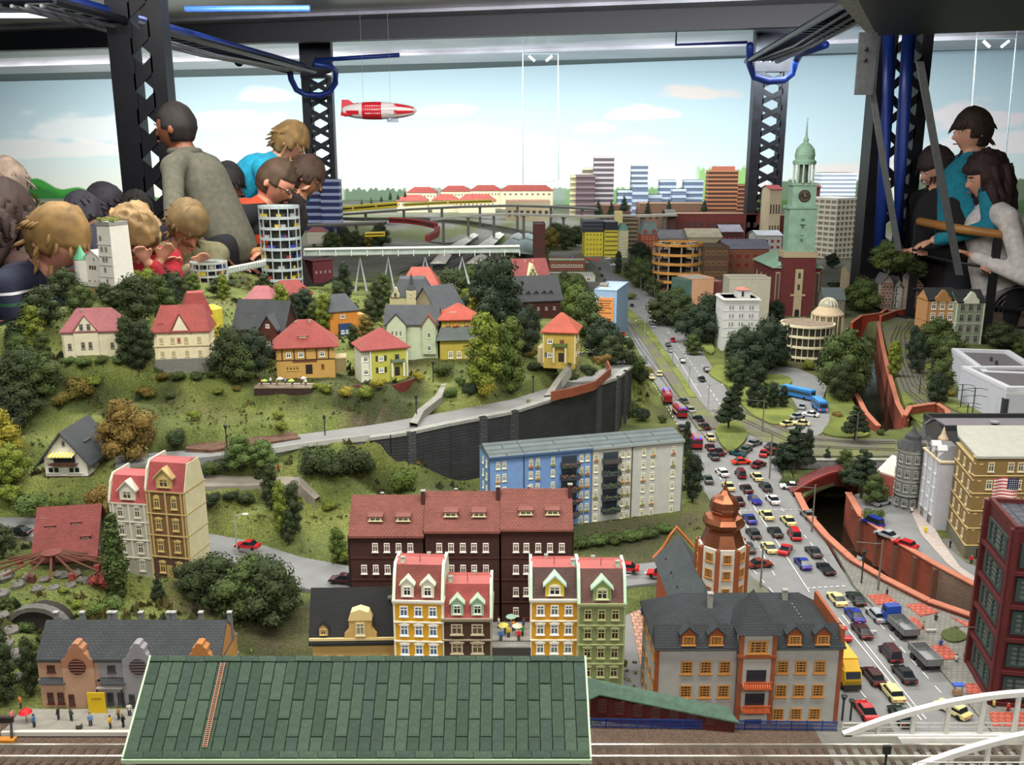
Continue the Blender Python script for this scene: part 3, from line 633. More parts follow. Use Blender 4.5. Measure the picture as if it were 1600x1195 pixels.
mark((1040,530),(1096,620));dashes((1010,470),(1130,640),.03,.03,.002);dashes((1020,600),(1060,668));dashes((460,897),(530,912),.025,.02,.003);dashes((330,858),(400,872),.025,.02,.003);dashes((975,902),(1040,893),.025,.02,.003)
lm.build('road_markings',WHT)['kind']='structure'
# front railway embankment with rails
trk=struct('rail_track',MB().box(-1.6,1.6,1.0905,1.0935,TZ+.0462,TZ+.053).box(-1.6,1.6,1.066,1.069,TZ+.0462,TZ+.053).box(-1.6,1.6,1.010,1.013,TZ+.0462,TZ+.053).box(-1.6,1.6,.988,.991,TZ+.0462,TZ+.053),M('c4bfb4',.35,.7))
sm=MB()
for k in range(200):
 for yc in(1.0795,1.0):sm.box(-1.6+k*.016,-1.6+k*.016+.006,yc-.021,yc+.021,TZ+.0455,TZ+.0475)
struct('rail_sleepers',sm,M('4a3d34',.9))
# ================================================================ building kit
_wm={}
def winmesh(frame='f0ede2',glass='2b3038',style='cross',sill=True):
 k=(frame,glass,style,sill)
 if k in _wm:return _wm[k]
 m=MB();t=.13
 m.quad((-.5,-.2,0),(.5,-.2,0),(.5,-.2,1),(-.5,-.2,1),m=1)
 for x0,x1,z0,z1 in((-.5,-.5+t,0,1),(.5-t,.5,0,1),(-.5+t,.5-t,0,t*.8),(-.5+t,.5-t,1-t*.8,1)):m.box(x0,x1,-1,0,z0,z1)
 if style in('cross','hood','arch'):m.box(-.04,.04,-.7,0,.1,.9);m.box(-.4,.4,-.7,0,.62,.7)
 if style=='grid':
  for x in(-.17,.17):m.box(x-.03,x+.03,-.7,0,.1,.9)
  for z in(.3,.5,.7):m.box(-.4,.4,-.7,0,z-.025,z+.025)
 if style=='bar':m.box(-.04,.04,-.7,0,.1,.9)
 if style=='hood':m.add([(-.65,-1.6,1.03),(.65,-1.6,1.03),(.65,0,1.03),(-.65,0,1.03),(-.65,-1.6,1.1),(.65,-1.6,1.1),(.65,0,1.1),(-.65,0,1.1),(0,-1.6,1.24),(0,0,1.24)],[(3,2,1,0),(0,1,5,8,4),(2,3,7,9,6),(1,2,6,5),(3,0,4,7),(4,8,9,7),(8,5,6,9)])
 if style=='arch':
  a=[(.5*math.cos(q*math.pi/6),1+.28*math.sin(q*math.pi/6))for q in range(7)];m.ext([(p[0],p[1])for p in a]+[(-.5,.96),(.5,.96)],-1,0,axis='y')
 if sill:m.box(-.6,.6,-1.8,0,-.08,.02)
 _wm[k]=m.mesh('window',[P(frame),P(glass,.15)]);return _wm[k]
class B:
 """A model building: A and B are the photograph pixels of the foot of its front, h its ground height; heights are read off pixel rows."""
 def __init__(s,name,label,a,b,h,d,eave,wall,cat='building',group=None,conv=True):
  pa,pb=(G(a[0],a[1],h),G(b[0],b[1],h))if conv else(a,b)
  s.pa,s.pb=pa,pb;s.w=(pb-pa).length;s.d=d;s.rz=math.atan2(pb.y-pa.y,pb.x-pa.x);s.h0=h
  s.o=(pa+pb)/2;s.t=thing(name,label,cat,s.o,s.rz,group);s.wall=wall
  s.H=zat(s.o.y,eave)-s.o.z if eave is not None else .1
  s.st=.0012
 def zp(s,py,y=0.0): # local height of a pixel row on a plane at local depth y
  return zat(s.o.y+y*math.cos(s.rz),py)-s.o.z
 def body(s,z0=-.012,z1=None,m=None,x0=None,x1=None,y0=0,y1=None,name='wall'):
  x0=-s.w/2 if x0 is None else x0;x1=s.w/2 if x1 is None else x1
  return MB().box(x0,x1,y0,s.d if y1 is None else y1,z0,s.H if z1 is None else z1).build(name,m or s.wall,s.t)
 def gable(s,mat,rh,ov=.006,axis='x',x0=None,x1=None,y0=0,y1=None,z=None,th=.003,wallm=None,side=None,name='roof'):
  x0=-s.w/2 if x0 is None else x0;x1=s.w/2 if x1 is None else x1;y1=s.d if y1 is None else y1;z=s.H if z is None else z
  so=ov if side is None else side
  if axis=='x':p0,p1,q0,q1=y0,y1,x0,x1
  else:p0,p1,q0,q1=x0,x1,y0,y1
  mid=(p0+p1)/2;sl=rh/(mid-p0)
  MB().ext([(p0,z),(p1,z),(mid,z+rh)]if 1 else 0,q0,q1,axis=axis).build('gable',wallm or s.wall,s.t)
  pr=[(p0-ov,z-ov*sl),(mid,z+rh),(p1+ov,z-ov*sl),(p1+ov,z-ov*sl+th*1.3),(mid,z+rh+th*1.3),(p0-ov,z-ov*sl+th*1.3)]
  return MB().ext(pr,q0-so,q1+so,axis=axis).build(name,mat,s.t)
 def hip(s,mat,rh,ov=.006,ridge=None,x0=None,x1=None,y0=0,y1=None,z=None,th=.003,name='roof',yr=.5):
  x0=(-s.w/2 if x0 is None else x0)-ov;x1=(s.w/2 if x1 is None else x1)+ov;y0-=ov;y1=(s.d if y1 is None else y1)+ov;z=s.H if z is None else z
  ridge=max(0,(x1-x0)-(y1-y0))if ridge is None else ridge;cx=(x0+x1)/2;my=y0+(y1-y0)*yr;r=max(ridge,.001)/2
  return MB().add([(x0,y0,z),(x1,y0,z),(x1,y1,z),(x0,y1,z),(x0,y0,z+th),(x1,y0,z+th),(x1,y1,z+th),(x0,y1,z+th),(cx-r,my,z+rh),(cx+r,my,z+rh)],
   [(3,2,1,0),(0,1,5,4),(1,2,6,5),(2,3,7,6),(3,0,4,7),(4,5,9,8),(5,6,9),(6,7,8,9),(7,4,8)]).build(name,mat,s.t)
 def mansard(s,mat,rh,inset,mat2=None,rh2=.006,z=None,ov=.002,x0=None,x1=None,y0=0,y1=None,sides=True):
  x0=(-s.w/2 if x0 is None else x0);x1=(s.w/2 if x1 is None else x1);y1=(s.d if y1 is None else y1);z=s.H if z is None else z
  ix=inset if sides else 0;yi=y0+inset;yj=y1-inset
  o=MB().add([(x0,y0-ov,z),(x1,y0-ov,z),(x1,y1,z),(x0,y1,z),(x0+ix,yi,z+rh),(x1-ix,yi,z+rh),(x1-ix,yj,z+rh),(x0+ix,yj,z+rh)],
   [(3,2,1,0),(0,1,5,4),(1,2,6,5),(2,3,7,6),(3,0,4,7),(4,5,6,7)]).build('roof',mat,s.t)
  if rh2:MB().ext([(yi,z+rh),(yj,z+rh),((yi+yj)/2,z+rh+rh2)],x0+ix,x1-ix).build('roof_top',mat2 or mat,s.t)
  return o
 def flat(s,mat,par=.006,th=.004,pm=None,z=None,x0=None,x1=None,y0=0,y1=None):
  x0=(-s.w/2 if x0 is None else x0);x1=(s.w/2 if x1 is None else x1);y1=(s.d if y1 is None else y1);z=s.H if z is None else z
  MB().box(x0+th,x1-th,y0+th,y1-th,z,z+.001).build('roof',mat,s.t)
  m=MB()
  for a in((x0-.001,x1+.001,y0-.001,y0+th),(x0-.001,x1+.001,y1-th,y1+.001),(x0-.001,x0+th,y0+th,y1-th),(x1-th,x1+.001,y0+th,y1-th)):m.box(*a,z-.001,z+par)
  return m.build('parapet',pm or s.wall,s.t)
 def face(s,f,u,z,dy=0):
  if f=='f':return(u,-dy,z),0
  if f=='r':return(s.w/2+dy,u,z),math.pi/2
  if f=='l':return(-s.w/2-dy,u,z),-math.pi/2
  return(u,s.d+dy,z),math.pi
 def win(s,f,us,zs,ww,wh,me=None,dy=0.0003,name='window',dep_=None,lst=None):
  me=me or winmesh()
  for u in us:
   for z in zs:
    l,r=s.face(f,u,z,dy);o=inst(me,name,s.t,l,r,(ww,dep_ or s.st,wh))
    if lst is not None:lst.append(o)
 def grid(s,f,nc,nr,ww=None,wh=None,me=None,m=.1,z0=None,z1=None,u0=None,u1=None,dy=.0003,name='window'):
  """nc by nr windows; storeys share the height between z0 and z1"""
  z0=0 if z0 is None else z0;z1=s.H if z1 is None else z1
  if f in 'fb':u0=-s.w/2 if u0 is None else u0;u1=s.w/2 if u1 is None else u1
  else:u0=0 if u0 is None else u0;u1=s.d if u1 is None else u1
  cu=(u1-u0)*(1-m)/nc;st=(z1-z0)/nr
  ww=ww or cu*.5;wh=wh or st*.5
  us=[u0+(u1-u0)*m/2+cu*(i+.5)for i in range(nc)];zs=[z0+st*j+(st-wh)*.52 for j in range(nr)]
  s.win(f,us,zs,ww,wh,me,dy,name);return us,zs
 def band(s,z,hgt=.002,out=.0015,mat=None,name='cornice',x0=None,x1=None,y1=None):
  x0=-s.w/2 if x0 is None else x0;x1=s.w/2 if x1 is None else x1;y1=s.d if y1 is None else y1
  return MB().box(x0-out,x1+out,-out,y1+out,z,z+hgt).build(name,mat or P('d8d2c0'),s.t)
 def chim(s,x,y,z,h,w=.006,mat=None,cap=None):
  m=MB().box(-w/2,w/2,-w/2,w/2,-.02,h);m.box(-w*.62,w*.62,-w*.62,w*.62,h,h+w*.25,m=1)
  return m.build('chimney',[mat or M('7a3a2c',.9),cap or P('8d8d88')],s.t,loc=(x,y,z))
 def dormer(s,x,y,z,w,h,dep_,mat,roofm,me,gable=True,wr=.62):
  m=MB().box(-w/2,w/2,0,dep_,0,h);rh=w*.5
  if gable:m.ext([(-w/2,h),(w/2,h),(0,h+rh)],0,dep_,axis='y');m.ext([(-w*.62,h-w*.1),(0,h+rh),(w*.62,h-w*.1),(w*.62,h),(0,h+rh+w*.12),(-w*.62,h)],-w*.1,dep_,m=1,axis='y')
  else:m.add([(-w*.56,-w*.12,h),(w*.56,-w*.12,h),(w*.56,dep_,h+w*.12),(-w*.56,dep_,h+w*.12),(-w*.56,-w*.12,h+.0015),(w*.56,-w*.12,h+.0015),(w*.56,dep_,h+w*.12+.0015),(-w*.56,dep_,h+w*.12+.0015)],[(3,2,1,0),(4,5,6,7),(0,1,5,4),(1,2,6,5),(2,3,7,6),(3,0,4,7)],1)
  o=m.build('dormer',[mat,roofm],s.t,loc=(x,y,z));inst(me,'window',o,(0,-.0003,h*.15),0,(w*wr,.0012,h*.72));return o
 def door(s,x,w,h,mat=None,f='f',z=0):
  l,r=s.face(f,x,z,0)
  return MB().box(-w/2,w/2,-.0012,0,0,h).build('door',mat or P('4a3020'),s.t,loc=l)if r==0 else inst(MB().box(-w/2,w/2,-.0012,0,0,h).mesh('door',mat or P('4a3020')),'door',s.t,l,r)
 def balcony(s,x,z,w,dp,h,mat,f='f'):
  m=MB().box(-w/2,w/2,-dp,0,-.001,.001)
  m.box(-w/2,w/2,-dp,-dp+.0012,0,h);m.box(-w/2,-w/2+.0012,-dp,0,0,h);m.box(w/2-.0012,w/2,-dp,0,0,h)
  l,r=s.face(f,x,z);return inst(m.mesh('balcony',mat),'balcony',s.t,l,r)
 def quoins(s,mat,w=.0035,z1=None,x=None,name='corner_strip'):
  for xx in(x or(-s.w/2,s.w/2)):MB().box(xx-w/2,xx+w/2,-.0012,.002,-.005,s.H if z1 is None else z1).build(name,mat,s.t)
 def stuffgrid(s,f,nc,nr,ww,wh,mat,z0,z1,u0=None,u1=None,out=.0006,name='windows',m=.04):
  """many far windows too small to tell apart singly: one joined part"""
  if f in 'fb':u0=-s.w/2 if u0 is None else u0;u1=s.w/2 if u1 is None else u1
  else:u0=0 if u0 is None else u0;u1=s.d if u1 is None else u1
  cu=(u1-u0)*(1-m)/nc;st=(z1-z0)/nr;mb=MB()
  for i in range(nc):
   for j in range(nr):
    u=u0+(u1-u0)*m/2+cu*(i+.5);z=z0+st*(j+.5)
    mb.box(u-cu*ww/2,u+cu*ww/2,-out,0,z-st*wh/2,z+st*wh/2)
  l,r=s.face(f,0,0);l=(-s.w/2,s.d,0)if f=='l' else l;o=mb.build(name,mat,s.t,loc=l);o.rotation_euler=(0,0,r);o['kind']='stuff';return o
GL=P('2a3038',.12);GL2=P('39434c',.15)
def TL(c,a=.006,b=.0035,**k):return M(c,.8,kind='tiles',a=a,b=b,var=.2,sc=25,**k)
def BK(c,**k):return M(c,.85,kind='bricks',a=.006,b=.0025,var=.15,sc=30,**k)
def ST(c,v=.1):return M(c,.85,var=v,sc=60)
# ================================================================ foreground buildings
# station hall with green slate roof in front of the rails
def station():
 ze,zr=.15,.22
 e0,e1=PD(190,1188,(CZ-TZ-ze)/math.tan(dep(1188))),PD(921,1184,(CZ-TZ-ze)/math.tan(dep(1184)))
 r0,r1=G(236,1030,zr),G(913,1024,zr)
 y0=(e0.y+e1.y)/2;y1=(r0.y+r1.y)/2;x0,x1=(e0.x+r0.x)/2,(e1.x+r1.x)/2
 w=x1-x0;run=y1-y0;rise=zr-ze;L=math.hypot(run,rise);ang=math.atan2(rise,run)
 t=thing('station_hall','long hall with green slate roof and roof ladder, in front of all other buildings','building',((x0+x1)/2,y0,TZ+.046))
 zb=ze-.046
 MB().box(-w/2+.01,w/2-.01,.008,1.25*run,-.02,zb).ext([(.008,zb),(1.25*run,zb),(1.25*run,zb+.72*rise),(run,zb+rise-.004)],-w/2+.01,w/2-.01).build('wall',M('5c1616',.7,sc=60),t)
 MB().ext([(0,zb-.001),(run,zb+rise-.001),(1.3*run,zb+.7*rise-.001),(1.3*run,zb+.7*rise-.005),(run,zb+rise-.005),(0,zb-.005)],-w/2,w/2).build('roof_deck',M('24382c',.9),t)
 g=[M(c,.9,var=.25,sc=160,bump=.4)for c in('35493b','304337','3a4e40','34473e','3d5143')]
 cw=.0138;n=int(w/cw);cw=w/n
 def board(l,hh):return MB().box(-cw/2+.0006,cw/2-.0006,.0006,l-.0004,0,.0016)
 cuts={0:[.008,.38*L,.78*L,.93*L],1:[.008,.19*L,.585*L,.93*L]};ms={}
 cuts={0:[.055*L,.37*L,.72*L,.95*L],1:[.055*L,.53*L,.95*L]}
 cuts[1]=[.055*L,.20*L,.555*L,.95*L]
 for i in range(n):
  cc=cuts[i%2]
  for j in range(len(cc)-1):
   l=cc[j+1]-cc[j];k=round(l,4)
   if k not in ms:ms[k]=board(l,0).mesh('shingle',g[0])
   o=inst(ms[k],'shingle',t,mats=[R.choice(g)]);o.location=(-w/2+cw*(i+.5),cc[j]*math.cos(ang),zb+cc[j]*math.sin(ang)+R.uniform(0,.0006));o.rotation_euler=(ang-.012+R.uniform(-.004,.004),0,R.uniform(-.004,.004))
 for a,b,ofs in((.0,.06,0),(.945,1.0,.003)):
  nn=24;ww=w/nn
  for i in range(nn):
   l=(b-a)*L;m_=MB().box(-ww/2+.0003,ww/2-.0003,0,l,0,.0022)
   o=m_.build('edge_tile',R.choice(g),t)if i==0 else inst(me0,'edge_tile',t,mats=[R.choice(g)]);me0=o.data
   o.location=(-w/2+ww*(i+.5),a*L*math.cos(ang),zb+a*L*math.sin(ang)+.0008+R.uniform(0,.0008));o.rotation_euler=(ang,0,R.uniform(-.006,.006))
 X=Matrix.Translation((0,2*run,0))@Matrix.Scale(-1,4,(0,1,0));MB(X).ext([(.7*run,zb+.7*rise),(run,zb+rise),(run,zb+rise+.002),(.7*run,zb+.7*rise+.002)],-w/2,w/2).build('rear_roof',g[1],t)
 wh=P('a9c4a4',.5)
 MB().box(-w/2-.002,w/2+.002,-.003,.0,zb-.004,zb+.001).build('gutter',wh,t)
 for sx in(-1,1):MB().add([(sx*w/2,0,zb-.003),(sx*w/2+sx*.0022,0,zb-.003),(sx*w/2+sx*.0022,run,zb+rise-.003),(sx*w/2,run,zb+rise-.003),(sx*w/2,0,zb+.0028),(sx*w/2+sx*.0022,0,zb+.0028),(sx*w/2+sx*.0022,run,zb+rise+.0028),(sx*w/2,run,zb+rise+.0028)],
  [(0,1,2,3),(7,6,5,4),(0,4,5,1),(1,5,6,2),(3,7,4,0),(2,6,7,3)]).build('verge_board',wh,t)
 # roof ladder
 la,lb=G(351,1040,zr),G(320,1168,ze);lx=((la.x+lb.x)/2)-(x0+x1)/2
 ld=MB().box(-.0028,-.0020,.1*L,.93*L,.0036,.0048).box(.0020,.0028,.1*L,.93*L,.0036,.0048)
 for k in range(44):yk=.1*L+k*.83*L/44;ld.box(-.002,.002,yk,yk+.0007,.0038,.0046)
 o=ld.build('roof_ladder',M('a9745a',.6),t,loc=(lx,0,zb));o.rotation_euler=(ang,0,0)
 m=MB()
 for k in range(18):xx=-w/2+.02+k*(w-.04)/18;m.box(xx,xx+.009,.0065,.008,.02,.05)
 m.build('windows',GL,t)['kind']='stuff'
 return x1,y1
station()
# platform canopy with sloping green roof, right of the hall
pc=thing('platform_canopy','sloping green platform canopy on dark red walls between the hall and the grey town hall','canopy',G(930,1130,.046));po=Vector(pc.location)
R0=[G(918,1058,.10),G(1016,1076,.10),G(1156,1131,.062),G(1150,1140,.055),G(937,1087,.092),G(918,1092,.088)]
cano=[p-po for p in[G(916,1060,.105),G(1135,1106,.075),G(1156,1131,.062),G(937,1087,.088)]]
up=Vector((0,0,.002));MB().add(cano+[p+up for p in cano],[(3,2,1,0),(4,5,6,7),(0,1,5,4),(1,2,6,5),(2,3,7,6),(3,0,4,7)]).build('roof',M('486355',.85,var=.25,sc=120,bump=.3),pc)
cw0=[p-po for p in[G(916,1060,.105),G(937,1087,.088)]]
lf=[p-po for p in[G(912,1098,.082),G(937,1087,.088),G(916,1060,.105),G(905,1065,.102)]]
MB().add(lf+[p+up for p in lf],[(3,2,1,0),(4,5,6,7),(0,1,5,4),(1,2,6,5),(2,3,7,6),(3,0,4,7)]).build('rear_roof',M('486355',.85,var=.25,sc=120),pc)
A_=cano[3]+Vector((-.012,.004,0));Bq=cano[2]+Vector((-.006,.004,0))
MB().add([(A_.x,A_.y,0),(Bq.x,Bq.y,0),(Bq.x,Bq.y,Bq.z-.001),(A_.x,A_.y,A_.z-.002)]+[(A_.x,A_.y+.01,0),(Bq.x,Bq.y+.01,0),(Bq.x,Bq.y+.01,Bq.z-.001),(A_.x,A_.y+.01,A_.z-.002)],[(0,1,2,3),(7,6,5,4),(1,5,6,2),(0,3,7,4)]).build('wall',M('4a1512',.7),pc)
for k in range(7):
 f=.04+k*.125;p=A_.lerp(Bq,f);hh=(A_.z+(Bq.z-A_.z)*f)
 if hh>.02:inst(winmesh('5a1e18','3d4648','grid',False),'window',pc,(p.x+.008,p.y-.001,.004+hh*.25),math.atan2((Bq-A_).y,(Bq-A_).x),(.0135,.0012,hh*.55))
# blue fence in front of canopy and town hall
bf=thing('blue_fence','long dark blue lattice fence along the railway embankment','fence',G(940,1139,.046));bo=Vector(bf.location)
f0,f1=G(922,1138,.046)-bo,G(1308,1143,.046)-bo;nsec=16;m0=None
for k in range(nsec):
 a,b=f0.lerp(f1,k/nsec),f0.lerp(f1,(k+1)/nsec);L_=(b-a).length
 if m0 is None:
  m=MB().box(0,.0014,0,.001,0,.0165).box(0,L_,0,.0008,.0138,.0155).box(0,L_,0,.0008,.002,.0035).box(0,L_,0,.0008,.008,.0088)
  for q in range(18):m.box(q*L_/18,q*L_/18+.0005,0,.0006,.002,.0145)
  m0=m.mesh('fence_panel',P('1b3a7c',.5))
 inst(m0,'fence_panel',bf,a,math.atan2((b-a).y,(b-a).x))
# white steel railway bridge with two tied arches over the avenue
tb=thing('railway_bridge','white steel railway bridge with two tubular arches crossing the avenue','bridge',G(1320,1148,.046));to=Vector(tb.location)
ivory=M('d9d9d4',.45,sc=80,var=.08)
def arch(p0,p1,ptop,hh,y,nm):
 a=G(*p0,.046);b=Vector((a.x+.56,a.y,a.z));t_=Vector(PD(*ptop,a.y));H=hh;pts=[]
 for k in range(25):
  f=k/24;pts.append(Vector((a.x+(b.x-a.x)*f,a.y,a.z+H*4*f*(1-f)))-to)
 m=MB()
 for k in range(24):
  u=pts[k+1]-pts[k];n=Vector((-u.z,0,u.x)).normalized()*.0036
  for dy in(0,):
   m.add([pts[k]-n+Vector((0,-.004,0)),pts[k+1]-n+Vector((0,-.004,0)),pts[k+1]+n+Vector((0,-.004,0)),pts[k]+n+Vector((0,-.004,0)),pts[k]-n+Vector((0,.004,0)),pts[k+1]-n+Vector((0,.004,0)),pts[k+1]+n+Vector((0,.004,0)),pts[k]+n+Vector((0,.004,0))],
     [(0,1,2,3),(7,6,5,4),(3,2,6,7),(1,0,4,5)])
 m.build('arch_rib',ivory,tb)
 MB().box(pts[0].x,pts[-1].x,pts[0].y-.004,pts[0].y+.004,-.006,.002).build('tie_beam',ivory,tb)
 for k in range(2,23,2):
  p=pts[k];MB().box(-.0026,.0026,-.0022,.0022,0,p.z).build('hanger',ivory,tb,loc=(p.x,p.y,0))
 mm=MB().box(0,.56,-.0005,.0005,.013,.0142);mm.box(0,.56,-.0005,.0005,.007,.0078)
 for k in range(28):mm.box(k*.02,k*.02+.0008,-.0005,.0005,0,.014)
 mm.build('railing',ivory,tb,loc=(pts[0].x,pts[0].y+(.007 if nm else-.007),0))
arch((1318,1148),0,(1540,1056),.066,0,1);arch((1428,1200),0,(1600,1142),.066,0,0)
MB().box(.02,.62,-.062,-.002,-.008,-.004).build('deck',M('8a8984',.8),tb)
MB().box(-.02,.62,-.006,.0,-.009,-.001).build('deck_edge',ivory,tb)
for yy in(1.092,1.067):MB().box(0,.6,yy-to.y-.0012,yy-to.y+.0012,-.001,.005).build('rail',M('c4bfb4',.35,.7),tb)
# grey town hall with copper tower
def townhall():
 GW=ST('a6a5a0');OR=M('8e4c2a',.65,sc=60);RF=TL('2e343a',.006,.004);W2=winmesh('b07c40','4b3a24','grid')
 s=B('town_hall','pale grey town hall with orange brown trim and dark slate roof beside the avenue',(1022,1143),(1303,1141),-.002,.135,1012,GW)
 s.body();s.band(s.H,.003,.003,OR);s.band(-.002,.01,.0015,ST('8d8a85'));s.quoins(OR,.006);
 st=s.H;z=[st*.36,st*.68];u=s.w
 pl=lambda p:(p-1022)/281*u-u/2
 for zz in(s.zp(1089),s.zp(1052)):s.win('f',[pl(q)for q in(1068,1097,1126)]+[pl(q)for q in(1215,1243,1272)],[zz],.0165,.0205,W2)
 s.win('f',[pl(q)for q in(1213,1241,1270)],[s.zp(1125)],.0165,.0195,W2)
 s.grid('r',4,3,.012,.016,W2);s.grid('l',4,3,.012,.016,W2)
 rh=s.zp(926,.067)-s.H
 s.hip(RF,rh,.005,ridge=s.w*.66)
 # steep front skirt with dormers
 sk=.030;MB().ext([(-.006,s.H),(.016,s.H+sk),(.03,s.H)],-u/2-.004,u/2+.004).build('roof_skirt',RF,s.t)
 for q in(1068,1110,1229,1272):s.dormer(pl(q),-.003,s.H+.004,.021,.019,.03,OR,RF,W2,wr=.85)
 # centre bay
 x0,x1=pl(1144),pl(1200);hb=s.zp(985)
 MB().box(x0,x1,-.01,.04,0,hb).build('centre_bay',GW,s.t)
 for x in(x0,x1-.006):MB().box(x,x+.006,-.0115,0,0,hb).build('corner_strip',OR,s.t)
 MB().box(x0-.001,x1+.001,-.0125,.0,s.zp(1022),s.zp(1018)).build('cornice',OR,s.t)
 rm=MB();cx=(x0+x1)/2;rm.add([(x0-.004,-.014,hb),(x1+.004,-.014,hb),(x1+.004,.05,hb),(x0-.004,.05,hb),(cx,.03,hb+.05)],[(3,2,1,0),(0,1,4),(1,2,4),(2,3,4),(3,0,4)]);rm.build('bay_roof',RF,s.t)
 s.win('f',[cx],[s.zp(1015)],.028,.02,W2,dy=.0103)
 for zz in(s.zp(1062),s.zp(1098)):
  MB().box(-.014,.014,-.0012,0,0,.022).build('balcony_door',GL,s.t,loc=(cx,-.0102,zz))
  m=MB().box(-.02,.02,-.014,0,-.002,.0);m.box(-.02,.02,-.014,-.013,.0085,.0105)
  for k in range(12):m.box(-.02+k*.0034,-.0185+k*.0034,-.0138,-.0132,0,.009)
  m.build('balcony',M('b4562f',.6),s.t,loc=(cx,-.010,zz))
 MB().box(-.012,.012,-.0012,0,0,.026).build('door',P('15120f'),s.t,loc=(cx,-.0102,0))
 for q,yy in((1111,.05),(1231,.06)):s.chim(pl(q),yy,s.H+rh*.8,.018,.007,ST('8f9288'))
 # slate ridge ladder of tiny steps, gable orange at right end
 m=MB()
 for k in range(9):m.box(pl(1240)+k*.0022,pl(1240)+k*.0022+.0012,.05-k*.004,.052-k*.004,s.H+rh*(.78-k*.06),s.H+rh*(.78-k*.06)+.002)
 m.build('roof_steps',P('9a9a98'),s.t)['kind']='stuff'
 MB().box(u/2-.002,u/2+.003,.0,.12,s.H,s.H+rh*.55).build('gable_edge',OR,s.t)
 # rear wing with dormers, running back beside the tower
 xa,xb=PD(1056,900,s.o.y+.2).x-s.o.x,PD(1122,900,s.o.y+.2).x-s.o.x;hw=s.H-.03
 MB().box(xa,xb,.12,.36,0,hw).build('rear_wing',M('9c4a2c',.7),s.t)
 MB().add([(xa-.006,.11,hw),(xb+.006,.11,hw),(xb+.006,.37,hw),(xa-.006,.37,hw),((xa+xb)/2,.13,hw+.058),((xa+xb)/2,.345,hw+.058)],[(3,2,1,0),(0,1,4),(1,2,5,4),(2,3,5),(3,0,4,5)]).build('rear_roof',TL('4a5358',.006,.004),s.t)
 for k in range(4):
  o=s.dormer(xa+.008,.15+k*.055,hw+.008,.014,.012,.03,OR,TL('4a5358',.006,.004),W2);o.rotation_euler=(0,0,-math.pi/2)
 MB().tube([(xa-.006,.372,hw),(xa+.012,.374,hw+.02),((xa+xb)/2-.01,.374,hw+.045),((xa+xb)/2,.374,hw+.06),(xb,.374,hw+.02)],.003,5).build('gable_edge',M('c0703c',.6),s.t)
 # octagonal tower with copper helm
 ty=.20;tx=PD(1129,880,s.o.y+ty).x-s.o.x;z0=0;zc=s.zp(846,ty);rt_=.040
 MB().lathe([(rt_,0),(rt_,zc)],8,(tx,ty),a0=math.pi/8).build('tower',ST('c9c5ba'),s.t)
 for k in range(8):
  a=math.pi/8+k*math.pi/4;MB().box(-.0035,.0035,-.0035,.0035,0,zc).build('corner_strip',OR,s.t,loc=(tx+rt_*math.cos(a),ty+rt_*math.sin(a),0)).rotation_euler=(0,0,a)
 ap=rt_*math.cos(math.pi/8)+.0004
 for k in(5,6,7,4,0):
  a=k*math.pi/4
  for zz in(zc-.022,zc-.05,zc-.08):inst(W2,'window',s.t,(tx+ap*math.cos(a),ty+ap*math.sin(a),zz),a+math.pi/2,(.013,.0013,.015))
 cpm=M('a4684c',.34,.85,sc=50,var=.3)
 zz=lambda py:s.zp(py,ty)
 z1,z2,z3,z4,z5=zz(846),zz(812),zz(800),zz(770),zz(757)
 k=mpp(Vector((0,s.o.y+ty,s.o.z+zc)))
 MB().lathe([(33*k,z1-.002),(35*k,z1),(27*k,zz(828)),(26*k,zz(824)),(32*k,zz(818)),(33*k,zz(812)),(29*k,zz(805)),(20*k,zz(802)),(22*k,zz(796)),(20*k,zz(794)),(24*k,zz(793)),(23*k,zz(790)),(21*k,zz(781)),(17*k,zz(777)),(9*k,zz(772)),(4*k,zz(765)),(.6*k,zz(752))],8,(tx,ty),a0=math.pi/8).build('copper_helm',cpm,s.t)
 MB().lathe([(.0008,zz(752)-.002),(.0006,zz(744))],5,(tx,ty)).build('finial',cpm,s.t)
townhall()
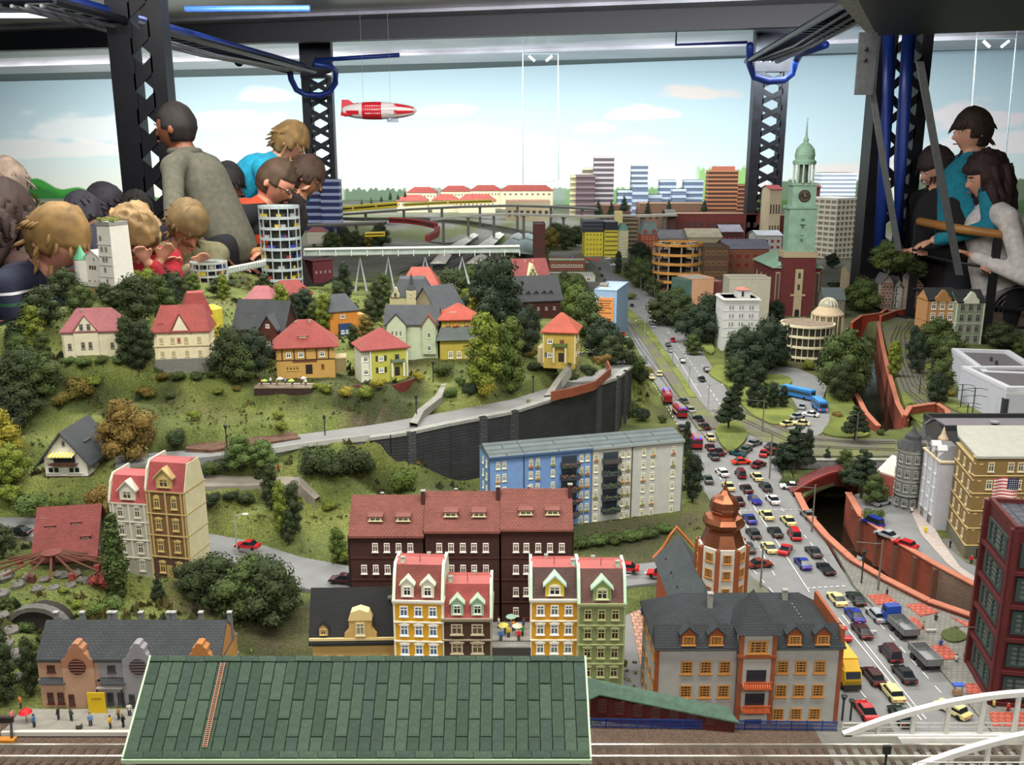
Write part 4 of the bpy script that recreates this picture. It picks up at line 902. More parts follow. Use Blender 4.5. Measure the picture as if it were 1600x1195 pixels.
# three joined terrace houses at lower left
RFs=TL('3e4448',.006,.004)
def gablecurve(w,h): # curved dutch gable outline, local x,z
 hw=w/2;return[(-hw,0),(hw,0),(hw,.32*h),(hw*.8,.40*h),(hw*.62,.55*h),(hw*.5,.60*h),(hw*.45,.78*h),(hw*.25,.86*h),(hw*.2,.97*h),(0,h),(-hw*.2,.97*h),(-hw*.25,.86*h),(-hw*.45,.78*h),(-hw*.5,.60*h),(-hw*.62,.55*h),(-hw*.8,.40*h),(-hw,.32*h)]
for k,(xa,xb,c,gc,wc)in enumerate([(68,161,'b08d74','9d6f52','4c1f1a'),(161,255,'8d8c90','85858a','343c44'),(255,352,'b08050','a8703a','4a3424')]):
 s=B('terrace_house',['salmon terraced house with curved gable and round red window, leftmost of the row','grey terraced house with curved gable, in the middle of the row','orange brown terraced house with curved gable, behind the green hall roof'][k],(xa,1108),(xb,1108),.046,.075,1030,ST(c))
 s.body();s.gable(RFs,s.zp(972,.037)-s.H,.003,side=0);s.band(s.H-.002,.002,.001,ST('7b7a78'));s.band(s.zp(1063),.002,.002,ST('6d6c6a'))
 cx=s.w*.18;gw=s.w*.52;gh=s.zp(1003)-s.H+.012
 MB().ext([(p[0],p[1])for p in gablecurve(gw,gh)],-.004,.012,axis='y').build('front_gable',ST(gc),s.t,loc=(cx,0,s.H-.012))
 MB().box(-gw/2,gw/2,-.004,0,0,s.H-.012).build('bay',ST(c),s.t,loc=(cx,0,0))
 rr=.0125;pts=[(rr*math.cos(a*math.pi/8),rr*math.sin(a*math.pi/8))for a in range(16)]
 MB().ext(pts,-.0055,-.003,axis='y').build('round_window',P(wc),s.t,loc=(cx,0,s.H-.009))
 m=MB()
 for q in range(-2,3):ch=math.sqrt(max(0,rr*rr-(q*.0045)**2))*.96;m.box(-ch,ch,-.0061,-.005,q*.0045-.0003,q*.0045+.0003)
 m.build('window_bars',P('7d6452'),s.t,loc=(cx,0,s.H-.009))
 s.win('f',[-s.w*.35,-s.w*.18],[.010],.0085,.017,winmesh(wc,'4a4238','cross'));s.win('f',[cx-gw*.3,cx+gw*.3],[.010],.008,.017,winmesh(wc,'4a4238','cross'),dy=.0043);s.win('f',[-s.w*.28],[s.zp(1050)],.011,.011,winmesh(wc,'4a4238','cross'))
 MB().add([(-s.w*.48,-.006,s.zp(1066)),(-s.w*.05,-.006,s.zp(1066)),(-s.w*.05,0,s.zp(1058)),(-s.w*.48,0,s.zp(1058)),(-s.w*.48,0,s.zp(1066)),(-s.w*.05,0,s.zp(1066))],[(0,1,2,3),(0,3,4),(1,5,2),(4,5,1,0)]).build('porch_roof',RFs,s.t)
 MB().box(-.0035,.0035,-.0008,.0008,0,.009).build('skylight',P('c4cccf',.3),s.t,loc=(-s.w*.15,.016,s.H+.0165)).rotation_euler=(-.75,0,0)
 for q in(-.5,-.05,.42):s.chim(s.w*q+.006,.055,s.H+.02,.024,.006,ST('6f7274'),ST('9a9a98'))
 if k==2:MB().box(0,.0008,.005,.07,0,s.H).build('side_wall',M('b58848',.8),s.t,loc=(s.w/2,0,0))
# tan house with black roof
s=B('tan_house','low ochre house with black tiled roof and round-topped front gable',(491,1062),(619,1060),0,.075,998,ST('b89b63'));s.body();TANW=winmesh('c9b27c','5c554a','cross')
s.gable(TL('1f2226',.006,.004),s.zp(921,.037)-s.H,.005);s.band(s.H-.001,.004,.004,P('d8c38e'))
gw=.042;MB().ext([(-gw*.62,0),(gw*.62,0),(gw*.60,.010),(gw*.42,.018),(gw*.42,.034),(gw*.3,.046),(0,.050),(-gw*.3,.046),(-gw*.42,.034),(-gw*.42,.018),(-gw*.60,.010)],-.003,.012,axis='y').build('front_gable',ST('c3a263'),s.t,loc=(.012,0,s.H))
MB().ext([(-gw*.45,.034),(gw*.45,.034),(gw*.33,.048),(0,.053),(-gw*.33,.048)],-.0045,.013,axis='y').build('gable_cornice',P('d9c48c'),s.t,loc=(.012,0,s.H))
s.win('f',[.012],[s.H+.008],.014,.022,winmesh('d8cba6','8a8a86','cross'),dy=.0035);s.dormer(-.047,.0,s.H+.006,.014,.014,.02,ST('b89b63'),TL('1f2226',.006,.004),TANW);s.win('f',[-.045,-.022,.05],[s.zp(1040)],.010,.019,TANW);s.win('f',[.005,.02],[s.zp(1043)],.012,.02,TANW)
s.win('f',[-.045,-.022,.005,.022,.05],[.006],.010,.016,TANW);MB().box(-.002,.002,-.001,.001,0,.008).build('skylight',P('d8dcdc'),s.t,loc=(.052,.012,s.H+.022)).rotation_euler=(-.8,0,0)
MB().box(-.006,.006,-.02,.02,-.001,.002).build('roof_vent',ST('555a58'),s.t,loc=(.06,.04,s.H+.058))
# narrow yellow, brown and green town houses
def town(label,a,b,eave,ridge,wall,roofc,edge,wn,wcol,dorm,d=.085,rows=3,h=0.,bands='e8e4d4',dx=(0,),dcol=None,chx=-.35,band=True,dgl='2b3038',cols=3,name='town_house'):
 s=B(name,label,a,b,h,d,eave,ST(wall));s.body();H=s.H
 inset=.022;rh=s.zp(ridge,inset)-H;rf=TL(roofc,.005,.003);s.mansard(rf,rh,inset,M('9c4640',.5),.004,sides=False)
 for sx in(-1,1):MB().ext([(-.002,H-.004),(-.002,H+.004),(inset*.5,H+rh*.75),(inset,H+rh+.003),(d-.02,H+rh+.003),(d,H)],sx*s.w/2-.0022,sx*s.w/2+.0022).build('fire_wall',P(edge,.6),s.t)
 st=.0325;k0=0
 if band:
  for q in range(rows):z=H-q*st;MB().box(-s.w/2-.001,s.w/2+.001,-.0022,0,z-.0028,z-.0006).build('cornice',P(bands),s.t)
 cu=s.w/(cols+.35)
 for q in range(rows):
  z=H-(q+1)*st+.0075
  s.win('f',[cu*(i-(cols-1)/2)for i in range(cols)],[z],cu*.56,.0175,winmesh(wcol,wn,'hood' if q else 'cross'))
 s.quoins(P(bands),.0028);s.band(H,.003,.003,P(bands),x0=-s.w/2,x1=s.w/2)
 for x in dx:s.dormer(x*s.w,.001,H+.006,s.w*.26 if len(dx)>1 else s.w*.4,rh*.42,.02,P(dcol or edge),P(edge),winmesh(dorm,dgl,'arch' if len(dx)==1 else 'cross'))
 s.chim(chx*s.w,.028,H+rh*.9,.014,.006,ST(edge));s.chim(-chx*s.w*.4,d-.03,H+rh*.9,.010,.005,ST(edge));MB().tube([(0,.03,H+rh),(0,.03,H+rh+.014)],.0005,4).build('aerial',P('444444'),s.t)
 return s
town('narrow yellow town house with red roof and two white dormers',(620,1080),(694,1082),940,882,'d3a127','8b4840','cfe0c8','4a6a94','f2f0ea','eceadd',dx=(-.22,.2),dcol='e3e0cf',rows=4)
town('low dark brown town house with red roof and two mint green dormers',(694,1082),(768,1082),968,912,'453226','a34a48','b4cdb4','5a5046','b9ab92','cfd8c4',dx=(-.2,.22),dcol='9cbfa6',rows=3,cols=2,bands='9b8f7c')
town('narrow yellow town house with brown roof and yellow arched dormer',(829,1080),(901,1080),938,886,'d0982a','5d4340','b7d3c2','63707a','f0eee8','f0ecd8',dx=(0,),dcol='dcc83e',rows=4,chx=.4)
town('olive green town house with brown roof and green arched dormer',(902,1085),(972,1085),945,888,'7c8658','6d4c46','b4d4bc','3d2622','a4a878','c8cfa0',dx=(0,),dcol='8ba568',rows=4,bands='97a070',chx=.36)
# roof terrace between the brown and the yellow house
s=B('terrace_block','low flat roof terrace with dark railing between brown and yellow town houses',(768,1082),(829,1082),0,.08,1012,ST('3b3a38'));s.body();MB().box(-s.w/2,s.w/2,0,.08,s.H,s.H+.001).build('deck',ST('9a9a94'),s.t)
m=MB().box(-s.w/2,s.w/2,0,.0006,s.H+.011,s.H+.012)
for k in range(30):m.box(-s.w/2+k*s.w/30,-s.w/2+k*s.w/30+.0005,0,.0005,s.H,s.H+.0115)
m.build('railing',P('1b1d1c'),s.t);TERR=(s.o.copy(),s.H)
# long dark brown block with three red roofs
BR=BK('3a1e1a',c2='4a2a24');RB=TL('8a5148',.006,.0042);WW=winmesh('e9e6e0','6f5a50','cross')
for k,(xa,xb,eave,ridge,cols)in enumerate([(551,666,836,776,(573,591,609,627,645)),(666,782,829,770,(689,707,725,742,760)),(782,893,826,766,(806,822,840,858,876))]):
 s=B('brick_tenement',['dark brown tenement with red tiled roof, left third of the long block','dark brown tenement with red tiled roof, middle third of the long block','dark brown tenement with red tiled roof, right third of the long block'][k],(xa,985),(xb,985),0,.10,eave,BR)
 s.body();rh=s.zp(ridge,.05)-s.H;s.gable(RB,rh,.004,side=0);s.quoins(P('241312'),.003);u=lambda p:(p-xa)/(xb-xa)*s.w-s.w/2
 for r_,py in enumerate((862,896,931,962)):
  s.band(s.zp(py+10),.0012,.0012,P('4c2a26'))if r_<3 else None
  for i,p in enumerate(cols):
   if r_==3 and i==1:s.door(u(p),.012,.026,P('5b2520'));continue
   if r_==0 and i==0 and k==0:continue
   if r_<3 and i==2 and k==2:pass
   s.win('f',[u(p)],[s.zp(py)],.0098,.0165,WW)
 for p in((xa+(xb-xa)*.35),(xa+(xb-xa)*.72)):
  s.dormer(u(p),.012,s.H+.02,.024,.009,.03,RB,RB,winmesh('d9d4b0','6a6a58','bar'),gable=False,wr=.9)
 s.chim(s.w/2-.004,.04,s.H+rh*.6,.035,.007,M('4a2420',.8));s.chim(-s.w*.1,.06,s.H+rh*.75,.016,.005,M('6a3a32',.8))
# blue and white flats
def flats():
 RFG=M('5d6a6c',.8,sc=30,kind='bricks',a=.4,b=.02);RX=winmesh('e9e6c8','7d8078','cross')
 a,b=G(765,842,0),G(1063,808,0)
 def sect(label,A_,B_,c,cols,balc,left=None,last=False):
  s=B('apartment_block',label,A_,B_,0,.085,None,ST(c),conv=False);s.H=.186;s.body();nr=6;st=(s.H-.012)/nr
  MB().ext([(-.006,s.H),(.091,s.H),(.06,s.H+.016),(-.006,s.H+.004)],-s.w/2-.001,s.w/2+.001).build('roof',RFG,s.t)
  MB().box(-s.w/2,s.w/2,-.0068,-.0058,s.H-.001,s.H+.004).build('gutter',P('3d5a80' if c!='b5b8b2' else '8d9394'),s.t)
  for f in cols:
   for j in range(nr):
    s.win('f',[f*s.w-s.w/2],[.008+j*st+.007],.0085,.016,RX)
    if R.random()<.45:MB().box(-.0055,.0055,-.003,0,-.003,.0).ball((0,-.0015,.001),.004,6,m=1,k=4,sq=(1.2,.5,.6)).build('flower_box',[P('8a7a52'),P(R.choice(['a84a3c','6a7a3a','b9803c','7a8a4a']))],s.t,loc=(f*s.w-s.w/2,-.001,.008+j*st+.006))
  for f in balc:
   for j in range(1,nr):
    s.balcony(f*s.w-s.w/2,.008+j*st,.042,.016,.010,P(R.choice(['39404a','454c50','4b4a46'])))
    MB().box(-.018,.018,-.0006,0,.001,.022).build('balcony_window',GL2,s.t,loc=(f*s.w-s.w/2,-.0002,.008+j*st))
    if R.random()<.8:
     m=MB();[m.ball((R.uniform(-.02,.02),-.016,R.uniform(.006,.011)),.003,6,k=4)for _ in range(7)];m.build('balcony_plants',P(R.choice(['4a5a2c','6b4a34','34482c'])),s.t,loc=(f*s.w-s.w/2,0,.008+j*st))
  s.quoins(P('44566c' if c!='b5b8b2' else '5b6263'),.0022)
  return s
 f=lambda q:a.lerp(b,q)
 sl=sect('blue apartment block section with a plain stair end, leftmost of the flats',f(0),f(.17),'6f93c4',(.25,.43),())
 for j in range(6):sl.win('l',[.02,.05],[.015+j*.029],.0085,.015,RX)
 sect('blue apartment block section with stacked dark balconies',f(.17),f(.515),'6a8ec2',(.1,.2,.42,.84,.93),(.66,))
 sect('white apartment block section with stacked dark balconies',f(.515),f(.725),'b5b8b2',(.1,.76,.9),(.46,))
 s=sect('white apartment block section without balconies, rightmost of the flats',f(.725),f(1),'b5b8b2',(.22,.40,.8),())
 for j in range(6):s.win('r',[.03,.06],[.015+j*.029],.0085,.015,RX)
flats()
# pair of tall houses on the left
def tall(label,a,b,h,eave,ridge,wall,roofc,band,wcol,base,rows,side=None,d=.075):
 s=B('tall_house',label,a,b,h,d,eave,ST(wall));s.body();rh=s.zp(ridge,.02)-s.H;s.mansard(TL(roofc,.005,.003),rh,.018,M(roofc,.6),.003,sides=False)
 st=(s.H-.004)/rows
 for q in range(rows):s.band(s.H-q*st-.002,.003 if q==0 else .0018,.0022,P(band));s.win('f',[-s.w*.24,s.w*.22],[s.H-(q+1)*st+st*.22],.012,.021,winmesh(wcol,'5c544a','hood' if q else 'arch'))
 MB().box(-s.w/2,s.w/2,-.0008,0,-.01,st).build('ground_storey',ST(base),s.t);s.quoins(P(band),.003)
 for x in(-s.w*.42,0,s.w*.42):MB().box(-.0016,.0016,-.0018,0,st,s.H).build('pilaster',P(band),s.t,loc=(x,0,0))
 MB().ext([(-.003,s.H),(-.003,s.H+.006),(.008,s.H+rh*.8),(.02,s.H+rh+.004),(d,s.H+rh+.004),(d,s.H)],-s.w/2-.002,-s.w/2+.002).build('fire_wall',P('c9c4b4'),s.t)
 s.dormer(0,-.001,s.H+.006,s.w*.42,rh*.42,.02,P(band),P(band),winmesh(wcol,'4a4038','arch'));return s,rh
s,rh=tall('tall narrow grey house with pink mansard roof, left one of the pair',(184,898),(241,902),.03,786,742,'a9a698','b0504f','c4c2b4','c2bfb0','918f84',4)
s,rh=tall('tall brown house with cream trim and blank cream side wall, right one of the pair',(242,903),(299,908),.03,768,722,'6f5132','a14a4b','b09a68','b9a468','4a3124',4)
MB().ext([(0,0),(0,s.H),(.018,s.H+rh),(.06,s.H+rh),(.075,s.H),(.075,0)],s.w/2,s.w/2+.0015).build('side_wall',ST('cfc9a4'),s.t);s.door(-.004,.012,.03,P('9c8a50'))
# ================================================================ hill houses
RED=TL('a64e49',.005,.003);PINK=TL('a66468',.005,.003);SLT=TL('4b5156',.005,.003);DRK=TL('34383c',.005,.003)
W3=winmesh('eceadf','4a5560');W4=winmesh('8a8378','3a3f44');
# pink-roofed cream house
s=B('villa','cream house with pink hipped roof and front gable, below the white castle',(101,556),(190,553),.31,.11,519,ST('cfc9ae'));s.body(-.03)
s.hip(PINK,s.zp(481,.05)-s.H,.006,ridge=s.w*.62)
gx=-.012;gw=.06;MB().ext([(-gw/2,0),(gw/2,0),(gw/2,s.H),(gw*.36,s.H+.012),(0,s.H+.042),(-gw*.36,s.H+.012),(-gw/2,s.H)],-.004,.04,axis='y').build('front_gable',ST('d2ccb2'),s.t,loc=(gx,0,0));MB().ext([(-gw*.58,s.H-.003),(0,s.H+.043),(gw*.58,s.H-.003),(gw*.58,s.H+.001),(0,s.H+.047),(-gw*.58,s.H+.001)],-.006,.05,axis='y').build('gable_roof',PINK,s.t,loc=(gx,0,0))
s.win('f',[gx-.009,gx+.009],[s.zp(516),s.zp(544)],.009,.018,W4,dy=.0044);s.win('f',[-.055,.05],[s.zp(545)],.009,.016,W4);s.quoins(P('aaa58f'),.004);s.band(-.03,.022,.002,ST('8c8a7c'));s.chim(-.03,.05,s.H+.04,.012,.006,ST('b5b0a0'))
# big cream house with red roof and yellow annexe
s=B('villa','large cream house with red roof, pointed front gable and grey stone base',(245,583),(330,580),.262,.10,519,ST('d8cfae'));s.body(.0);MB().box(-s.w/2-.002,s.w/2+.002,-.002,.10,-.03,s.zp(560)).build('base',BK('85857e'),s.t)
s.hip(RED,s.zp(476,.05)-s.H,.006,ridge=s.w*.8);gw=.046
MB().ext([(-gw/2,s.zp(520)),(gw/2,s.zp(520)),(0,s.zp(493))],-.004,.05,axis='y').build('front_gable',ST('ddd6bb'),s.t);MB().ext([(-gw*.6,s.H-.004),(0,s.zp(493)+.002),(gw*.6,s.H-.004),(gw*.6,s.H+.002),(0,s.zp(493)+.008),(-gw*.6,s.H+.002)],-.005,.05,axis='y').build('gable_roof',RED,s.t)
WC=winmesh('c9bf98','a89c74','arch');s.win('f',[-.05,-.022,.012,.045],[s.zp(536),s.zp(557)],.010,.014,WC);s.band(s.zp(541),.003,.003,ST('c4ba92'));s.band(s.H-.002,.003,.003,ST('e4dcc2'));s.win('f',[-.006],[s.zp(535)],.008,.013,winmesh('b87868','8c4a40'))
s.chim(-.04,.03,s.H+.01,.014,.005,ST('9a948c'));s.dormer(-.05,.012,s.H+.016,.012,.006,.02,RED,RED,W4,False)
s=B('villa','taller house with red mansard roof and rounded yellow side, behind the big cream house',(290,560),(338,556),.27,.08,492,ST('cfc33f'));s.body();s.mansard(RED,s.zp(462,.02)-s.H+.008,.02,RED,.004);MB().lathe([(.03,0),(.03,s.H+.01),(.012,s.H+.02)],12,(s.w/2,.04)).build('round_side',ST('cdbf3c'),s.t)
s.chim(-.01,.03,s.H+.03,.012,.005,P('e0c020'));s.chim(.012,.03,s.H+.03,.012,.005,P('e0c020'));s.win('r',[.03],[.06,.03],.007,.01,W4)
# dark brown chalet
s=B('chalet','dark red-brown timber house with slate roof and red chimney, behind the orange inn',(368,545),(445,549),.27,.09,512,M('4a221c',.8));s.body(-.02);s.gable(SLT,s.zp(470,.05)-s.H,.006,axis='x',wallm=M('40201a',.8));s.chim(-.02,.02,s.H+.01,.02,.005,P('b84a30'));s.win('f',[-.03,.0,.035],[.012,.03],.009,.011,W3)
gw=.05;MB().ext([(-gw/2,0),(gw/2,0),(gw/2,s.H),(0,s.H+.035),(-gw/2,s.H)],-.02,.04,axis='y').build('front_gable',M('4f241c',.8),s.t,loc=(.04,0,0));MB().ext([(-gw*.6,s.H-.005),(0,s.H+.037),(gw*.6,s.H-.005),(gw*.6,s.H),(0,s.H+.042),(-gw*.6,s.H)],-.024,.05,axis='y').build('gable_roof',SLT,s.t,loc=(.04,0,0));s.win('f',[.04],[.02,s.H+.005],.011,.011,W3,dy=.0205)
# orange inn
s=B('inn','orange inn with big red hipped roof behind a terrace of parasols',(433,586),(524,582),.235,.11,543,ST('bd9752'));s.body(-.02);s.hip(RED,s.zp(499,.05)-s.H,.012,ridge=s.w*.25);s.dormer(-.005,.012,s.H+.020,.026,.010,.03,ST('c9b070'),RED,W3,False)
for x in(-.062,-.03,.0,.03,.062):MB().box(-.0015,.0015,-.0015,0,s.H*.55,s.H).build('timber',P('3a241a'),s.t,loc=(x,0,0))
MB().box(-s.w/2,s.w/2,-.0018,0,s.H*.53,s.H*.56).build('timber',P('3a241a'),s.t);s.win('f',[-.045,-.012,.045],[s.H*.64],.013,.015,W3);s.win('f',[-.05,-.041,-.032,-.023],[s.H*.15],.007,.014,winmesh('d0b060','4a3a24'));s.door(.008,.018,.026,P('1c1410'));s.win('f',[.045],[s.H*.18],.008,.013,winmesh('a8542c','5c4030'))
MB().box(-.035,.03,-.002,0,s.H*.46,s.H*.52).build('signboard',P('6a3c24'),s.t);s.chim(-.022,.05,s.H+.05,.014,.006,ST('b88a7a'));s.chim(.015,.05,s.H+.05,.016,.006,ST('b9a09a'))
MB().box(0,.03,.01,.06,0,s.H*.5).build('porch',M('8a7a54',.8),s.t,loc=(s.w/2,0,0));MB().box(0,.032,.008,.062,s.H*.5,s.H*.5+.004).build('porch_rail',ST('b7a882'),s.t,loc=(s.w/2,0,0))
# small orange house with blue bay
s=B('villa','small orange house with slate roof and blue and white bay, behind the red hipped roofs',(517,526),(560,522),.25,.09,487,ST('d08838'));s.body(-.02);s.hip(SLT,s.zp(459,.04)-s.H,.006,ridge=s.w*.5);s.win('f',[-.004],[s.zp(497)],.016,.012,W3);MB().box(-.02,.02,-.012,0,-.005,s.zp(505)).build('bay',P('24406e'),s.t);s.win('f',[-.01,.006],[s.zp(520)],.011,.012,winmesh('f2f2ee','4e76a8'),dy=.0123)
MB().box(0,.03,.01,.06,-.01,s.H*.8).build('side_wing',ST('c98a50'),s.t,loc=(s.w/2,0,0))
# yellow-green villa with red roof
s=B('villa','lime yellow villa with red pyramid roof, columned porch and shutters',(580,590),(637,585),.235,.10,545,ST('b6b650'));s.body(-.02);s.hip(TL('a8504c',.005,.003),s.zp(511,.05)-s.H,.009,ridge=.004,x0=-s.w/2-.02);MB().box(-s.w/2-.024,-s.w/2,.008,.09,-.02,s.H).build('side_wing',ST('d9dccb'),s.t);s.win('f',[-s.w/2-.012],[.008,s.H*.58],.013,.014,W3,dy=-.0077)
for q in(.012,s.H*.58):s.win('f',[-.022],[q],.013,.013,winmesh('f0f0ea','8d9498'));[MB().box(-.003,.003,-.0015,0,0,.015).build('shutter',P('2e3a34'),s.t,loc=(-.022+d,0,q))for d in(-.012,.012)]
s.balcony(.022,s.H*.52,.036,.014,.008,P('6f7f6c'));[MB().lathe([(.0035,0),(.003,s.H*.5)],8).build('porch_column',P('dcdccf'),s.t,loc=(.022+d,-.012,0))for d in(-.016,.016)];s.door(.022,.014,.024,P('2a2018'));s.win('f',[.022],[s.H*.6],.012,.014,winmesh('5c6058','2a3030'));s.quoins(P('dcdccf'),.004);s.chim(-.028,.05,s.H+.02,.014,.007,ST('b9b5ac'))
# yellow house with skirt roof
s=B('villa','yellow house with red pyramid roof over a pale grey skirt roof',(688,562),(752,560),.235,.11,528,ST('b6a648'));s.body(-.02);z2=s.zp(512)
MB().add([(-s.w/2-.012,-.014,s.H-.004),(s.w/2+.01,-.014,s.H-.004),(s.w/2+.01,.11,s.H-.004),(-s.w/2-.012,.11,s.H-.004),(-s.w/2+.004,.012,z2),(s.w/2-.006,.012,z2),(s.w/2-.006,.1,z2),(-s.w/2+.004,.1,z2)],[(3,2,1,0),(0,1,5,4),(1,2,6,5),(2,3,7,6),(3,0,4,7),(4,5,6,7)]).build('skirt_roof',M('93a29e',.7,kind='bricks',a=.006,b=.2),s.t)
z3=s.zp(500,.015);MB().box(-s.w/2+.006,s.w/2-.008,.016,.1,z2-.002,z3).build('upper_wall',ST('b59e40'),s.t);s.hip(TL('b9523f',.005,.003),s.zp(474,.05)-z3,.010,ridge=.006,x0=-s.w/2+.006,x1=s.w/2-.008,y0=.014,z=z3)
s.win('f',[-.03,-.005,.02,.042],[.004],.014,.02,winmesh('f0eedc','8d8a60','cross'));s.win('f',[-.035,-.008,.02],[z2+.002],.012,z3-z2-.004,winmesh('7a4a2c','b9b070','bar'),dy=-.0157);MB().ball((0,0,.004),.006,8,k=5).build('awning',P('d8762c'),s.t,loc=(-.015,.008,z2+.002));s.dormer(-.02,.03,z3+.012,.018,.008,.02,P('bfae30'),P('a8b0a8'),W3,False)
# yellow villa on the bend
s=B('villa','yellow villa with orange-red pyramid roof above the road bend',(849,564),(898,566),.245,.10,520,ST('b59e4a'));s.body(-.02);s.hip(TL('bd5a44',.005,.003),s.zp(488,.05)-s.H,.009,ridge=.008);s.quoins(P('cfc59c'),.004);s.balcony(.003,s.H*.54,.04,.014,.010,M('5a6b38',.9));[MB().lathe([(.0035,0),(.003,s.H*.52)],8).build('porch_column',P('cfc8a0'),s.t,loc=(.003+d,-.012,0))for d in(-.017,.017)]
s.door(.006,.016,.026,P('2a2018'));s.win('f',[-.026],[s.H*.62],.015,.013,W3);s.win('f',[.008],[s.H*.62],.015,.013,winmesh('b07a4c','4a4038'));s.win('f',[-.027],[.012],.014,.013,winmesh('e8e8e0','6a7278'));[MB().box(-.003,.003,-.0015,0,0,.014).build('shutter',P('4a5a68'),s.t,loc=(-.027+d,0,.012))for d in(-.011,.011)]
MB().box(-.02,0,.02,.08,-.02,s.H*.42).build('side_wing',ST('c2b68a'),s.t,loc=(-s.w/2,0,0));s.win('r',[.03,.07],[.012,s.H*.62],.01,.013,W3);s.chim(0,.045,s.H+.03,.012,.006,ST('c9b4a0'));s.dormer(-.008,.01,s.H+.01,.01,.004,.015,P('c8b890'),P('c8b890'),W3,False)
# mint gabled house and villa with slate roofs
s=B('villa','pale mint house with slate roof and left gable with three narrow windows',(604,552),(684,552),.25,.10,506,ST('b9c6ac'));s.body(-.02);s.gable(SLT,s.zp(478,.05)-s.H,.006);gw=.055;MB().ext([(-gw/2,0),(gw/2,0),(gw/2,s.H),(0,s.H+.03),(-gw/2,s.H)],-.02,.05,axis='y').build('front_gable',ST('bcc9b0'),s.t,loc=(-.042,0,0));MB().ext([(-gw*.62,s.H-.006),(0,s.H+.031),(gw*.62,s.H-.006),(gw*.62,s.H-.001),(0,s.H+.036),(-gw*.62,s.H-.001)],-.024,.06,axis='y').build('gable_roof',SLT,s.t,loc=(-.042,0,0))
s.win('f',[-.054,-.042,-.030],[s.H*.62],.006,.018,winmesh('d8dccb','39424a','bar'),dy=.0203);gw=.04;MB().ext([(-gw/2,0),(gw/2,0),(gw/2,s.H-.004),(0,s.H+.024),(-gw/2,s.H-.004)],-.012,.05,axis='y').build('front_gable',ST('b4c2a4'),s.t,loc=(.052,0,0));MB().ext([(-gw*.62,s.H-.01),(0,s.H+.025),(gw*.62,s.H-.01),(gw*.62,s.H-.005),(0,s.H+.030),(-gw*.62,s.H-.005)],-.016,.05,axis='y').build('gable_roof',M('7c4a34',.8),s.t,loc=(.052,0,0));s.win('f',[.052],[.01,s.H*.55],.009,.016,winmesh('d8dccb','39424a','bar'),dy=.0123)
s=B('villa','pale yellow villa with pointed turret and slate mansard roof with rounded gables',(610,506),(678,506),.27,.10,464,ST('c3bd95'));s.body(-.03);s.mansard(SLT,s.zp(436,.03)-s.H,.03,SLT,.008,ov=.006);[MB().ext([(p[0],p[1])for p in gablecurve(.026,.032)],-.008,.03,axis='y').build('round_gable',ST('cbc5a0'),s.t,loc=(x,0,s.H))for x in(-.052,.05)];MB().box(-.016,.016,-.012,.03,-.03,s.H+.022).build('turret',ST('c9c39c'),s.t);MB().lathe([(.018,s.H+.022),(.009,s.H+.04),(.001,s.H+.078)],8,(0,.005)).build('spire',SLT,s.t);s.grid('f',6,1,.008,.013,W4,z0=.004);s.win('f',[-.052,.05],[s.H+.002],.009,.013,W4,dy=.0084);s.win('f',[0],[s.H+.001],.012,.014,winmesh('e0dcc0','a8a888','bar'),dy=.0123)
s=B('barn','plain long slate roof of a low house right of the turreted villa',(682,515),(724,508),.265,.12,481,ST('9a907a'));s.body(-.02);s.gable(SLT,s.zp(447,.06)-s.H,.006)
s=B('villa','large house with salmon red hipped roof behind the slate roofed villas',(628,480),(684,480),.25,.12,450,ST('a89a84'));s.body(-.02);s.hip(TL('aa5648',.006,.004),s.zp(417,.05)-s.H,.01,ridge=s.w*.5);s.dormer(-.03,.02,s.H+.03,.014,.006,.02,TL('aa5648',.006,.004),TL('aa5648',.006,.004),W4,False);s.grid('f',6,1,.008,.012,W4)
# dark timber hall and red timbered house at the back
s=B('timber_hall','large dark red house with black slate roof and long dormer band, on the hill top',(793,500),(876,496),.245,.13,468,M('4a2420',.8));s.body(-.02);s.gable(DRK,s.zp(432,.065)-s.H,.008,wallm=M('5a2a24',.8));[s.dormer(x,.012,s.H+.012,.016,.009,.03,DRK,DRK,W4)for x in(-.05,-.02,.01,.04,.065)];s.grid('f',6,1,.009,.012,winmesh('c9c4b4','554a44'));s.win('l',[.04,.08],[.01,.035],.009,.011,W3);s.chim(-.03,.065,s.H+.05,.016,.008,DRK)
for k in range(4):MB().ball((0,0,.006),.005,6,k=4).build('flower_tub',P(['c44a50','e8e4dc','d8a0a0','cc4444'][k]),s.t,loc=(-.06+k*.02,-.008,0))
s=B('timber_hall','dark red roofed house with cream half-timbered gable behind the black slate roof',(806,478),(856,476),.245,.12,432,M('5a2a26',.8));s.body(-.02);s.gable(TL('7c3534',.006,.004),s.zp(405,.06)-s.H,.008);gw=.05;z_=s.H-.004
MB().ext([(-gw/2,0),(gw/2,0),(0,.055)],-.012,.05,axis='y').build('front_gable',ST('ddd2a0'),s.t,loc=(0,0,z_));[MB().box(-gw*.5*f,gw*.5*f,-.014,-.012,z,z+.0015).build('timber',P('6a5638'),s.t,loc=(0,0,z_))for z,f in((.006,.85),(.02,.6),(.033,.38))];s.win('f',[-.008,.008],[z_+.008],.007,.009,W4,dy=.0123);s.win('f',[0],[z_+.024],.007,.008,W4,dy=.0123);s.chim(-.015,.05,s.H+.04,.02,.004,ST('ddd2a0'));s.chim(.015,.05,s.H+.04,.02,.004,ST('ddd2a0'))
